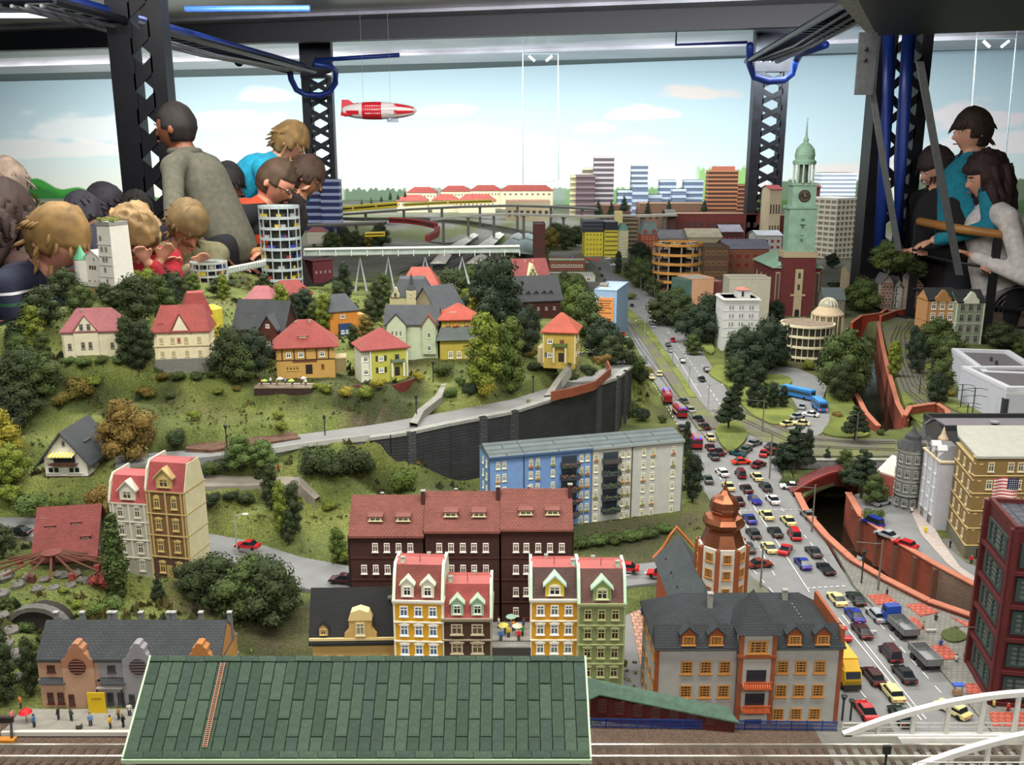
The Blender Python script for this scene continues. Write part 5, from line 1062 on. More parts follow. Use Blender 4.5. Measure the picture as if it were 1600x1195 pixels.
# roofs glimpsed behind
for nm,lb,a,b,h,ev,rg,c,rf,d in[
 ('old_house','pinkish brown roofed house half hidden between the trees behind the dark chalet',(385,480),(425,480),.30,468,446,'8a7a6a',PINK,.1),('old_house','dull red roofed house below the round glass tower',(430,480),(488,476),.27,462,437,'6a3430',TL('8c3c38',.006,.004),.12),
 ('brick_store','maroon brick block right of the round glass tower',(490,445),(521,442),.12,407,404,'6a3038',M('6a3038',.8),.1),('old_house','dark red house cut off by the left edge of the photo above the dark trees',(-60,575),(22,575),.24,530,500,'6a3028',TL('7a3836',.006,.004),.1),
 ('kiosk','small red and cream roofed kiosk by the railway behind the walkway',(480,372),(510,372),.1,362,355,'c4bfae',M('9a5a58',.8),.1)]:
 s=B(nm,lb,a,b,h,d,ev,ST(c));s.body(-.05);s.hip(rf,s.zp(rg,d/2)-s.H,.006,ridge=s.w*.5);s.grid('f',4,1,.009,.012,winmesh('d8a03c' if 'cut off' in lb else 'cfc9b8','3a3a38'))
# white castle with tower
WH=ST('d9d8d0',.06);s=B('castle','small white castle wing with stepped gable beside its tall tower',(127,446),(170,450),.40,.09,412,WH);s.body(-.03);s.gable(ST('b9b8b2'),s.zp(390,.045)-s.H,.003,axis='y');WK=winmesh('8d8a80','2c2c2a');s.win('f',[-.022,.005,.022],[.012],.006,.009,WK);s.win('f',[-.012,.0,.012],[s.zp(420)],.008,.009,winmesh('6a5c48','3a342c','arch'));s.win('f',[.01],[s.H+.012],.005,.007,WK)
MB().lathe([(.022,-.03),(.022,s.H+.012)],12,(-s.w/2+.012,.0)).build('round_turret',WH,s.t,smooth=False);MB().lathe([(.025,s.H+.012),(.012,s.H+.035),(.001,s.H+.058)],12,(-s.w/2+.012,.0)).build('turret_roof',M('4f9a72',.6),s.t)
zt=s.zp(350,.02);tx=s.w/2+.016;MB().prism([(tx-.034,-.016),(tx+.034,-.016),(tx+.04,.06),(tx-.03,.06)],-.06,zt,taper=.88).build('tower',WH,s.t);MB().prism([(tx-.032,-.015),(tx+.032,-.015),(tx+.036,.055),(tx-.028,.055)],zt,zt+.012).build('battlement',ST('8f908c'),s.t)
m=MB();[m.ball((R.uniform(-.03,.03)+tx,R.uniform(-.01,.05),zt+.014),.010,7,k=4,jit=.3)for _ in range(14)];m.build('roof_greenery',M('6b7038',.9),s.t)
for u,p in((tx-.012,372),(tx-.010,389),(tx+.010,389),(tx-.006,405),(tx+.008,405),(tx-.003,421),(tx+.002,438)):s.win('f',[u],[s.zp(p)],.0075,.012,WK,dy=.0165)
for p in(380,398,412,430):MB().box(-.033,.033,-.0172,-.016,0,.0015).build('cornice',P('bdbcb6'),s.t,loc=(tx,0,s.zp(p)))
s=B('castle_gate','tiny orange and grey outbuilding at the foot of the white castle',(130,458),(160,458),.39,.03,448,ST('b9803c'));s.body();s.gable(ST('77746c'),.01,.003)
# white chalet with yellow awning
s=B('gabled_house','white gabled house with slate roof and yellow striped awning, on the left slope',(72,744),(138,744),.12,.12,716,ST('dcdad2',.05));s.body(-.02);rh=s.zp(676,0)-s.H;s.gable(SLT,rh,.014,axis='y',th=.004)
MB().box(-s.w/2-.004,s.w/2+.004,-.004,.124,-.02,.001).build('base',M('3c2a24',.8),s.t);s.win('f',[-.028,.018],[.008],.03,.014,winmesh('cfd0ca','1f2326','bar'));m=MB().box(-.03,.03,-.016,0,.0,.001);[m.box(x,x+.0012,-.016,-.015,0,.007)for x in np.arange(-.03,.03,.0036)];m.build('balcony',M('5c3428',.7),s.t,loc=(-.002,0,s.H-.012))
MB().box(-.024,.024,-.0008,0,0,.014).build('balcony_window',GL,s.t,loc=(-.002,0,s.H-.010));m=MB();[m.add([(x,-.020,.008),(x+.004,-.020,.008),(x+.004,0,.013),(x,0,.013),(x,-.020,.0055),(x+.004,-.020,.0055)],[(0,1,2,3),(4,5,1,0)],k%2)for k,x in enumerate(np.arange(-.028,.026,.004))];m.build('awning',[P('d8cc28'),P('efeccc')],s.t,loc=(-.002,0,s.H+.002));s.win('f',[0],[s.H+.030],.006,.008,winmesh('8a8478','2c2c2a','arch'))
o=s.dormer(.03,.05,s.H+.012,.03,.016,.03,ST('8a8f90'),SLT,W3,False);o.rotation_euler=(0,0,math.pi/2);s.win('r',[.03,.06,.09],[.005],.012,.014,winmesh('dcdad2','2a2c2c','bar'))
# farmhouse with red roof and timber carousel frame on the rocks
s=B('farmhouse','stone farmhouse with large dull red roof and three small dormers, at the left edge',(60,884),(146,878),.085,.12,866,M('6a6248',.9,kind='bricks',a=.012,b=.006));s.body(-.03);s.gable(TL('8c4642',.006,.004),s.zp(800,.06)-s.H+.01,.010,th=.003);RR=TL('8c4642',.006,.004)
for x,f in((-.03,.55),(.015,.6),(.035,.25)):s.dormer(x,.06*f,s.H+(s.zp(800,.06)-s.H)*f,.018,.012,.03,RR,RR,W4,False)
s.chim(-.045,.05,s.H+.035,.02,.008,ST('4a4c4a'));s.win('f',[-.03,.02,.04],[.008],.013,.012,winmesh('cfc8b0','3a3428'));s.win('r',[.04,.08],[.01],.01,.012,W4)
cr=thing('timber_carousel','brown timber spoked carousel frame on the rocks below the farmhouse','structure',G(84,892,.085));MB().lathe([(.004,0),(.004,.034)],8).build('post',M('4a2a20',.8),cr);MB().lathe([(.016,.034),(.018,.037),(.004,.042)],12).build('hub',M('6f3630',.8),cr)
for k in range(14):
 a=k*math.pi/7;r=.10 if 'x' else 0;v=Vector((math.cos(a)*.105,math.sin(a)*.06,.012));MB().tube([(v.x*.12,v.y*.12,.036),v],.0022,4).build('spoke',M('5f3a2c',.85),cr)
for k in range(7):a=k*.9;MB().box(-.005,.005,-.005,.005,0,.012).build('cabin',M(['8c3c34','6a4a3a','5a3028'][k%3],.8),cr,loc=(math.cos(a)*.08,math.sin(a)*.045,0))
# stone tunnel arch
ta=thing('tunnel_arch','grey stone tunnel arch with dark slatted inside, at the lower left','arch',G(62,984,.05));m=MB();n=14;r0,r1=.046,.055
for i in range(n):
 a,b=math.pi*i/n,math.pi*(i+1)/n;p=lambda r,t_:(r*math.cos(t_),r*.85*math.sin(t_))
 q=[p(r0,a),p(r1,a),p(r1,b),p(r0,b)];o=MB().ext([(k[0],k[1])for k in q],-.012,.004,axis='y').build('stone',M('5f5e5a',.9,sc=90,var=.4),ta)
MB().ext([(r0*math.cos(math.pi*i/n),r0*.85*math.sin(math.pi*i/n))for i in range(n+1)],-.008,.03,axis='y').build('lining',M('2c2724',.9,kind='bricks',a=.2,b=.004,c2='151210'),ta)
R2=random.Random(3);gs=M('6d6a66',.9,sc=60,var=.45);rkm=MB().ball((0,0,0),1,7,k=5,jit=.22,sq=(1,.8,.55)).mesh('rock',gs)
OD=['leftmost','second','third','fourth','fifth','sixth','seventh','eighth','rightmost']
for wh,L in(('under the timber carousel',[(8,905,.02),(45,905,.013),(70,908,.012),(95,905,.014),(118,900,.016),(130,912,.014),(150,905,.012)]),('just above the stone tunnel arch',[(2,935,.018),(30,918,.014),(60,925,.013),(85,922,.012),(110,920,.012)]),('below the arch at the left edge',[(5,965,.014),(8,1010,.016),(12,1050,.013),(18,990,.015),(25,1030,.016),(32,1065,.012)])):
 L.sort()
 for i,(px,py,sc)in enumerate(L):
  p=T(px,py);o=inst(rkm,'rock',None,p+Vector((0,0,sc*.2)),R2.uniform(0,6),(sc,sc,sc*R2.uniform(.7,1.1)));tag(o,(OD[-1]if i==len(L)-1 else OD[i]+('' if i==0 else ' from left'))+' grey craggy rock '+wh,'rock','rocks '+wh)
# ================================================================ the city beyond
def far(name,label,xa,xb,y,top,wall,d=.15,base=.0,cat='building',rz=0):
 pa=PD(xa,top,y);pb=PD(xb,top,y);pa.z=pb.z=TZ+base
 s=B(name,label,pa,pb,base,d,None,wall,cat,conv=False);s.H=zat(y,top)-(TZ+base);return s
def strip_floors(s,n,wallc,glc,f='f',th=.5,out=.002,z0=0):
 """slab edges: alternating balustrade bands in front of a recessed glass front"""
 st=(s.H-z0)/n
 for k in range(n):MB().box(-s.w/2-out,s.w/2+out,-out*2,s.d+out,z0+k*st+st*(1-th),z0+(k+1)*st).build('floor_band',wallc,s.t)
CRM=ST('c9c3ae')
# blue block with orange advertisement
s=B('office_block','blue office block with large orange advertisement board beside the avenue',(927,530),(962,532),0,.30,454,ST('8aa6c4'));s.body();s.flat(ST('a9bfc9',.05),.004)
bd=MB().box(-.036,.038,-.004,0,s.zp(503),s.zp(465)).build('advertisement_board',ST('d08a4a',.05),s.t);m=MB();zt=s.zp(467)
for k,(l,r)in enumerate([(-.028,.03),(-.03,.026),(-.018,.02),(-.024,.03),(-.030,.0),(-.03,.03)]):
 x=l
 while x<r:w_=R.uniform(.002,.005);m.box(x,min(x+w_,r),-.0046,-.004,zt-.010-k*.011,zt-.006-k*.011);x+=w_+.0012
m.box(.006,.028,-.0048,-.004,s.zp(500),s.zp(497));m.build('lettering',P('5a3a24'),bd);s.chim(-.03,.12,s.H,.01,.03,ST('9a8a70'))
for q,(a,b,y1,y2,c)in enumerate([(858,914,423,408,'7a4a38'),(845,930,440,432,'b9bab0')]):
 s=B('shop_hall',['brown flat shop with cream and green striped roof at the start of the avenue','long low grey roofed shop behind the blue office block'][q],(a,y1),(b,y1),0,.22,y2,ST(c));s.body();s.flat(ST('b4a684' if q==0 else 'b4b8b0'),.003);s.grid('f',6,1,.03,.02,winmesh('d8d2c0','3c4448'))
 if q==0:[MB().box(-s.w/2,s.w/2,.04+k*.05,.06+k*.05,s.H,s.H+.006).build('roof_strip',ST(['5a8a78','d8d4c4','8a6a4a'][k]),s.t)for k in range(3)]
# yellow offices
YW=winmesh('d9cf5a','3a3a30','bar',False)
s=far('office_block','bright yellow office block with square windows and dark glazed upper floors, left one',914,943,7.7,363,ST('cfc238'),.3);s.body();s.grid('f',5,5,me=YW,z1=s.H);MB().box(-s.w/2-.02,s.w/2,.02,.28,s.H,s.zp(347)).build('upper_storey',M('2e333c',.3),s.t);[MB().box(-s.w/2-.022,s.w/2+.002,.015,.285,s.zp(p),s.zp(p)+.006).build('floor_band',ST('565c66'),s.t)for p in(358,352,347)]
s=far('office_block','yellow office block with ribbon windows beside the block with square windows',945,966,7.65,360,ST('c9bf40'),.3);s.body();[MB().box(-s.w/2+.004,s.w/2-.004,-.002,0,s.H*(k+.45)/6,s.H*(k+.75)/6).build('window_band',P('6a6428'),s.t)for k in range(6)];MB().box(-s.w/2,s.w/2,.02,.28,s.H,s.zp(347)).build('upper_storey',M('2a2e38',.3),s.t)
s=far('water_tower','pale yellow square tower behind the yellow offices',961,973,8.1,331,ST('cfc48a'),.08);s.body();s.flat(ST('dddddd'),.004)
s=far('tenement','cream tenement with mint roof right of the yellow offices',967,982,7.6,360,ST('b9b88a'),.15);s.body();s.mansard(ST('5f8a78'),.05,.02);s.grid('f',3,5,me=W3)
s=far('office_block','brown slab block with pale floor bands behind the cream tenement',976,996,8.2,340,ST('4a4036'),.2);s.body();strip_floors(s,8,ST('8a7a60'),None,th=.45)
s=far('tenement','orange brick house with grey green mansard roof behind the round car park',1001,1031,7.4,366,BK('a8553c'),.2);s.body();s.mansard(ST('6f7f7c'),s.zp(349,.03)-s.H,.03,rh2=.01);s.grid('f',5,4,me=winmesh('c98a70','5a3a34'));[s.dormer(x,0,s.H,.04,.02,.02,BK('b05a40'),ST('6f7f7c'),W4)for x in(-.04,.03)]
# round car park
gp=G(1063,462);cp_=thing('round_car_park','round multi-storey car park with orange balustrade rings','building',gp+Vector((0,.16,0)));cy=gp.y+.16;zr=[zat(cy,p)-TZ for p in(452,437,424,410,396,381)];rr=39*mpp(Vector((0,cy,TZ+.2)))
for k,z in enumerate(zr):
 MB().lathe([(rr,z-.006),(rr,z+.010),(rr-.006,z+.010),(rr-.006,z)],40).build('deck_ring',M('b8843c',.6),cp_,smooth=False);MB().lathe([(rr-.006,z-.004),(rr-.006,z-.001)],40).build('deck',ST('a8a69c'),cp_)
for k in range(12):a=k*math.pi/6;MB().lathe([(.005,0),(.005,zr[-1])],6,(math.cos(a)*(rr-.012),math.sin(a)*(rr-.012))).build('column',ST('8a8a84'),cp_)
MB().lathe([(.05,0),(.05,zr[-1])],20).build('ramp_core',M('2a2824',.8),cp_);MB().lathe([(.045,zr[-1]),(.05,zr[-1]+.012),(.02,zr[-1]+.02)],20).build('roof_cone',M('b8843c',.6),cp_)
CPARK=(Vector(cp_.location),rr,zr)
s=far('brick_office','brown office block with square window bays attached behind the round car park',1100,1140,6.3,387,ST('5f4a38'),.25);s.body();s.flat(ST('6a6050'),.01);s.grid('f',4,3,.028,.03,winmesh('9a7a54','4a3c30','cross',False))
# peach corner building
s=B('corner_shop','peach coloured corner building with teal flank left of the white classical house',(1079,492),(1113,490),0,.16,436,ST('c79a78'));s.body();s.flat(ST('9aa09c'),.006);MB().box(-.002,.0,0,.16,0,s.H).build('flank',ST('4f6a62'),s.t,loc=(-s.w/2,0,0));MB().box(-s.w/2-.035,-s.w/2-.002,.01,.16,0,s.H-.004).build('teal_wing',ST('4a665e'),s.t)
MB().box(s.w/2,s.w/2+.06,.02,.16,0,s.H-.02).build('maroon_wing',ST('6e3a38'),s.t);MB().box(s.w/2,s.w/2+.06,.02,.16,s.H-.02,s.H-.018).build('wing_roof',ST('a87a70'),s.t)
# white classical
s=B('classical_house','white classical office house with paired windows and roof pavilion below the church',(1127,548),(1182,548),0,.15,468,ST('c9cccb',.05));s.body();s.flat(ST('c4c8c4',.05),.006);s.band(s.H-.004,.005,.006,P('d8dad6'));WD=winmesh('d4d6d4','3a444e','cross',False)
for r_,py in enumerate((484,497,510,524)):s.win('f',[-.048,-.036,-.006,.006,.036,.048],[s.zp(py)],.008,.022,WD);s.band(s.zp(py)-.007,.002,.001,P('b9bcba'))
s.grid('r',4,4,.009,.022,WD);MB().box(-.01,.045,.04,.1,s.H,s.H+.035).build('pavilion',ST('d2d4d2',.05),s.t);s2=MB().add([(-.014,.036,s.H+.035),(.049,.036,s.H+.035),(.049,.104,s.H+.035),(-.014,.104,s.H+.035),(.018,.07,s.H+.048)],[(3,2,1,0),(0,1,4),(1,2,4),(2,3,4),(3,0,4)]).build('pavilion_roof',ST('b4786c'),s.t);MB().box(-.005,.005,.0385,.04,s.H+.008,s.H+.03).build('door',P('2a2c30'),s.t,loc=(.012,0,0))
s=B('office_block','plain grey flat-roofed block directly behind the white classical house',(1136,515),(1199,515),0,.14,436,ST('a9a797'));s.body();s.flat(ST('8f8d80'),.006)
# church
CH=BK('6c2c2c',c2='4a1e1e');CPG=M('86a892',.6,sc=30,var=.2);STN=ST('a89a7c')
s=B('church','baroque brick church with tall pale green copper tower and clock',(1206,492),(1278,492),0,.42,418,CH);s.body();s.gable(CPG,.05,.01,axis='y');mp=mpp(s.o+Vector((0,0,.3)));cx=(1240-1242)*mp
MB().add([(-s.w/2-.012,-.01,s.H-.002),(s.w/2+.012,-.01,s.H-.002),(s.w/2+.012,.2,s.H-.002),(-s.w/2-.012,.2,s.H-.002),(-.05,.03,s.H+.055),(.05,.03,s.H+.055),(.05,.2,s.H+.055),(-.05,.2,s.H+.055)],[(3,2,1,0),(0,1,5,4),(1,2,6,5),(2,3,7,6),(3,0,4,7),(4,5,6,7)]).build('copper_roof',CPG,s.t)
zz=lambda p:s.zp(p,-.03);tw=21*mp
MB().box(cx-25*mp,cx+25*mp,-.045,.06,0,zz(402)).build('tower_base',CH,s.t);MB().box(cx-27*mp,cx+27*mp,-.048,.06,zz(402),zz(393)).build('cornice',STN,s.t)
MB().box(cx-.02,cx+.02,-.049,-.045,0,zz(420)).build('stone_bay',STN,s.t);MB().ext([(cx-.012,0),(cx+.012,0),(cx+.012,.028),(cx+.008,.036),(cx,.039),(cx-.008,.036),(cx-.012,.028)],-.0505,-.049,axis='y').build('portal',P('15110f'),s.t);[MB().box(cx-.006,cx+.006,-.0505,-.049,zz(p),zz(p)+.028).build('window',P('3a3830'),s.t)for p in(452,434)];MB().box(cx-.038,cx+.038,-.05,-.045,zz(462),zz(459)).build('cornice',STN,s.t)
for x in(-s.w/2+.018,s.w/2-.018):MB().box(x-.008,x+.008,-.0015,0,.03,s.H-.03).build('window',P('4a3a34'),s.t);MB().box(x-.011,x+.011,-.001,0,.024,s.H-.024).build('window_surround',STN,s.t)
s.grid('r',4,1,.02,.09,winmesh('a89a7c','3a3432','arch'));s.grid('l',4,1,.02,.09,winmesh('a89a7c','3a3432','arch'))
MB().box(cx-21*mp,cx+21*mp,-.040,.05,zz(393),zz(325)).build('tower_shaft',CPG,s.t);MB().box(cx-24*mp,cx+24*mp,-.045,.055,zz(326),zz(322)).build('cornice',CPG,s.t);MB().box(cx-18*mp,cx+18*mp,-.034,.045,zz(322),zz(288)).build('clock_storey',CPG,s.t);MB().box(cx-20*mp,cx+20*mp,-.038,.05,zz(290),zz(286)).build('cornice',CPG,s.t)
ck=MB().lathe([(.031,0),(.031,.003),(.026,.004)],20).build('clock',P('2c2a26'),s.t,loc=(cx,-.034,zz(306)));ck.rotation_euler=(math.pi/2,0,0)
m=MB();[m.box(-.0008,.0008,.019,.025,.004,.005,0)if 0 else m.add([(math.sin(a)*.019-.001,math.cos(a)*.019,.005),(math.sin(a)*.019+.001,math.cos(a)*.019,.005),(math.sin(a)*.025+.001,math.cos(a)*.025,.005),(math.sin(a)*.025-.001,math.cos(a)*.025,.005)],[(0,1,2,3)])for a in[k*math.pi/6 for k in range(12)]];m.box(-.001,.001,0,.018,.005,.0055).box(0,.012,-.001,.001,.005,.0055);m.build('clock_hands',P('c9a05a',.4),ck)
for p,w_,h_ in((345,.008,.012),(352,.015,.006),(356,.006,.016),(368,.010,.003),(377,.006,.014)):MB().box(cx-w_,cx+w_,-.0415,-.04,zz(p),zz(p)+h_).build('panel',M('4a6858',.7),s.t)
for a in range(10):q=a*math.pi/5;MB().lathe([(.005,zz(286)),(.0045,zz(256))],8,(cx+15*mp*math.cos(q),.005+15*mp*math.sin(q))).build('lantern_column',M('b4c4b4',.6),s.t)
MB().lathe([(7*mp,zz(287)),(7*mp,zz(256))],10,(cx,.005)).build('lantern_core',M('5a6a60',.7),s.t);o=MB().lathe([(17*mp,zz(257)),(17.5*mp,zz(252)),(14*mp,zz(249)),(15*mp,zz(242)),(13.5*mp,zz(233)),(8*mp,zz(226)),(3.5*mp,zz(222)),(4.2*mp,zz(218)),(2*mp,zz(214)),(1.1*mp,zz(200)),(.6*mp,zz(188))],20,(cx,.005)).build('dome',CPG,s.t,smooth=False);MB().ball((cx,.005,zz(185)),.005,8,k=5).build('orb',M('c9c08a',.4),s.t)
# white tower blocks
pa_,pb_=PD(1263,311,7.78),PD(1309,311,7.52);pa_.z=pb_.z=TZ;s=B('tower_block','cream white tower block with gridded facade right of the church tower',pa_,pb_,0,.25,None,P('e4e0ce'),conv=False);s.H=zat(7.6,311)-TZ;s.body(m=P('948c78'));n=11;st=s.H/n
for k in range(n+1):MB().box(-s.w/2-.004,s.w/2+.004,-.004,.254,k*st-.009,k*st+.009).build('floor_band',P('e8e4d2'),s.t)
for k in range(6):x=-s.w/2+k*s.w/5;MB().box(x-.005,x+.005,-.005,0,0,s.H).build('mullion',P('e8e4d2'),s.t)
for k in range(6):MB().box(0,.005,k*.049-.004,k*.049+.004,0,s.H).build('mullion',P('e8e4d2'),s.t,loc=(s.w/2,0,0))
s.flat(ST('c9c6b8'),.006)
s=far('tower_block','narrow white annexe at the right edge of the gridded tower block',1339,1350,7.8,352,P('cfcab4'),.1);s.body(m=P('8a8270'));strip_floors(s,6,P('d8d4c0'),None)
s=far('tower_block','tall white tower block with horizontal bands, standing behind the church tower',1284,1339,9.6,270,P('c4ccd4'),.3,.15);s.body(m=P('98a4b4'));strip_floors(s,12,P('e9edf0'),None,th=.5)
# skyline blocks
for nm,lb,xa,xb,y,top,c1_,c2_,n in[
 ('tower_block','tallest dark grey tower block of the skyline',929,960,10.0,244,'4a4348','a8a0a0',12),('tower_block','lower dark maroon block attached to the tallest skyline tower',901,930,9.9,273,'4a3a3e','6f6064',8),('tower_block','narrow cream end block left of the dark maroon skyline block',892,901,9.95,274,'8a8468','c4bc90',8),('tower_block','small cream penthouse block between the two dark skyline towers',911,928,10.2,262,'6a6454','cfc8ac',9),
 ('tower_block','tall grey blue striped tower block of the skyline',988,1013,10.2,256,'5a6878','c4ccd4',10),('tower_block','low grey blue striped block left of the tall striped tower',966,990,9.9,297,'5a6a80','b4bfcc',5),('tower_block','low grey blue striped block below the tall striped tower',990,1013,9.8,288,'5a6a80','aab6c4',5),('tower_block','stepped grey blue striped block, middle of the three striped blocks',1032,1057,10.0,281,'5a6a80','b4bfcc',7),
 ('tower_block','small lower grey blue block between the two stepped striped blocks',1051,1072,9.9,295,'5f6f84','b4bfcc',5),('tower_block','grey blue striped block left of the brown stepped tower',1070,1099,10.0,281,'5a6a80','b0bcc8',7),('tower_block','lowest grey blue link block beside the small conifer hill',1013,1034,9.9,304,'64748a','b0bcc8',3),
 ('tower_block','large brown stepped tower with many balcony bands',1108,1154,9.3,266,'4a2e20','a8704c',13),('tower_block','lower brown wing of the stepped tower',1153,1174,9.3,288,'4a2e20','9a6444',10),
 ('tower_block','dark blue block with pale bands behind the visitor in glasses, left one',474,500,9.0,288,'16245a','9aa8c8',6),('tower_block','dark blue block with pale bands below the airship column, right one',500,529,8.95,280,'1a2a62','a4b0cc',7)]:
 s=far(nm,lb,xa,xb,y,top,P(c1_),.14,.1);s.body();strip_floors(s,n,P(c2_),None,th=.4,out=.003,z0=s.H*.1)
 if 'large brown' in lb:MB().box(-s.w/2+.05,s.w/2-.03,.02,.12,s.H,s.zp(260)).build('penthouse',ST('a8604c'),s.t)
 if 'tallest' in lb:MB().ball((-.02,-.01,s.H*.2),.012,8,k=5).build('red_lamp',P('d8202a',emit=1),s.t)
# long warehouses, viaduct walls and sheds
for lb,xa,xb,y,top,rf,c,rc,nm in[
 ('long brown warehouse row below the grey blue skyline blocks',1000,1105,9.1,319,0,'7a5c48','9a8a70','warehouse'),('brown warehouse below the dark skyline towers',935,985,9.2,322,0,'6a4c3c','8a6a54','warehouse'),('brown warehouse with pale bays below the red roofed barracks',790,860,9.5,315,0,'b0a080','8a4a40','warehouse'),
 ('long maroon brick viaduct wall across the back of the city',1058,1210,8.6,335,0,'6a2e2a','8a7a64','viaduct'),('maroon brick viaduct wall right of the church tower',1212,1264,8.5,338,0,'5f2a28','8a7a64','viaduct'),('brown house with pyramid roof beside the viaduct',1043,1057,8.4,338,.05,'5a3c34','5a5650','warehouse'),
 ('grey shed with sloping roof behind the round car park',1031,1074,7.3,372,.05,'8a8680','8f8f94','shed'),('shed with cream corrugated roof',1076,1127,7.2,370,.05,'a8a088','d8d2b4','shed'),('dark red engine shed with grey roof',1128,1160,7.9,362,.045,'4a2628','8f8c94','shed'),('long grey roofed depot with red doors',1134,1202,6.6,388,.05,'8a5a48','8c90a0','shed'),
 ('small white shed left of the church tower',1184,1222,8.0,368,.03,'b4b4b0','a4a8ac','shed'),('dark red brick terrace left of the church',1262,1282,8.3,292,.03,'6f3434','7a3030','warehouse'),('cream and red terrace behind the green spire',1204,1222,8.3,296,.03,'a89a7c','7a3030','warehouse'),('brick gable end of the main station hall',834,852,7.2,352,.0,'5f3430','7a7470','warehouse')]:
 s=far(nm,lb,xa,xb,y,top,ST(c),.3,0);s.body()
 if rf:s.gable(M(rc,.7,sc=20),rf,.01)
 else:s.flat(ST(rc),.008)
 s.stuffgrid('f',max(4,int(s.w/.06)),2 if s.H>.12 else 1,.5,.45,P('3c2c28' if nm!='shed' else '8c2c28'),s.H*.15,s.H*.85)
# barracks with red roofs on the skyline
for k,(xa,xb,e,rg,y)in enumerate([(636,682,301,292,11.2),(689,735,299,290,11.2),(735,783,298,289,11.1),(783,864,298,289,11.0),(620,668,314,304,10.4),(675,716,313,303,10.4),(716,774,314,303,10.3)]):
 s=far('barracks',['cream barrack with red roof, leftmost of the rear row','cream barrack with red roof, second of the rear row','cream barrack with red roof, third of the rear row','longest cream barrack with red roof at the right of the rear row','front row cream barrack with red roof, leftmost','front row cream barrack with red roof, middle one','front row cream barrack with red roof, nearest the viaduct curve'][k],xa,xb,y,e,ST('cfc4a4'),.16,.12,group='x' if 0 else None)if 0 else far('barracks',['cream barrack with red roof, leftmost of the rear row','cream barrack with red roof, second of the rear row','cream barrack with red roof, third of the rear row','longest cream barrack with red roof at the right of the rear row','front row cream barrack with red roof, leftmost','front row cream barrack with red roof, middle one','front row cream barrack with red roof, nearest the viaduct curve'][k],xa,xb,y,e,ST('cfc4a4'),.16,.12)
 s.body();s.hip(TL('b4584e',.02,.01),s.zp(rg,.08)-s.H,.01);s.stuffgrid('f',9,1,.4,.35,P('6a5f50'),s.H-.07,s.H-.01)
# round white office building
rp=G(1272,568)+Vector((0,.12,0));rb=thing('round_office','curved cream office building with glass storeys and domed round pavilion','building',rp);k=mpp(rp+Vector((0,-.1,.1)));zf=[zat(rp.y-.1,p)-TZ for p in(560,544,528,512)];ra=43*k
MB().lathe([(ra-.012,0),(ra-.012,zf[3])],28).build('glazing',M('3a3a34',.25),rb)
for z in zf:MB().lathe([(ra,z-.004),(ra,z+.004),(ra-.014,z+.0045)],28).build('floor_band',P('d8cfb0'),rb)
for q in range(28):a=q*math.pi/14;MB().lathe([(.0018,0),(.0018,zf[3])],5,((ra-.006)*math.cos(a),(ra-.006)*math.sin(a))).build('column',P('cfc6a8'),rb)
MB().lathe([(ra-.01,zf[3]+.004),(ra-.01,zf[3]+.006)],28).build('roof',M('9a8a78',.9,sc=90,var=.4),rb)
dp=Vector(((1311-1272)*k,.06,0));zd=[zat(rp.y+.02,p)-TZ for p in(512,494,482,462)];rd=25*k
MB().lathe([(rd-.006,0),(rd-.006,zd[1])],24,(dp.x,dp.y)).build('pavilion_wall',M('8a8268',.4),rb);MB().lathe([(rd+.002,zd[1]),(rd+.002,zd[1]+.006),(16*k,zd[2]),(15*k,zd[2]+.003)],24,(dp.x,dp.y)).build('pavilion_roof',ST('b9a88c'),rb)
for q in range(16):a=q*math.pi/8;MB().lathe([(.0022,0),(.0022,zd[1])],5,(dp.x+rd*math.cos(a),dp.y+rd*math.sin(a))).build('column',P('d8cfb0'),rb)
r_=14.5*k;MB().lathe([(r_*math.cos(a),zd[2]+.003+r_*.95*math.sin(a))for a in[q*math.pi/14 for q in range(7)]]+[(.001,zd[2]+.003+r_*.95)],16,(dp.x,dp.y)).build('glass_dome',M('9a9a84',.3),rb)
for q in range(8):
 a=q*math.pi/8;MB().tube([(dp.x+r_*1.02*math.cos(t_)*math.cos(a),dp.y+r_*1.02*math.cos(t_)*math.sin(a),zd[2]+.003+r_*.97*math.sin(t_))for t_ in[j*math.pi/10 for j in range(11)]],.0012,4).build('dome_rib',P('d8d2bc'),rb)
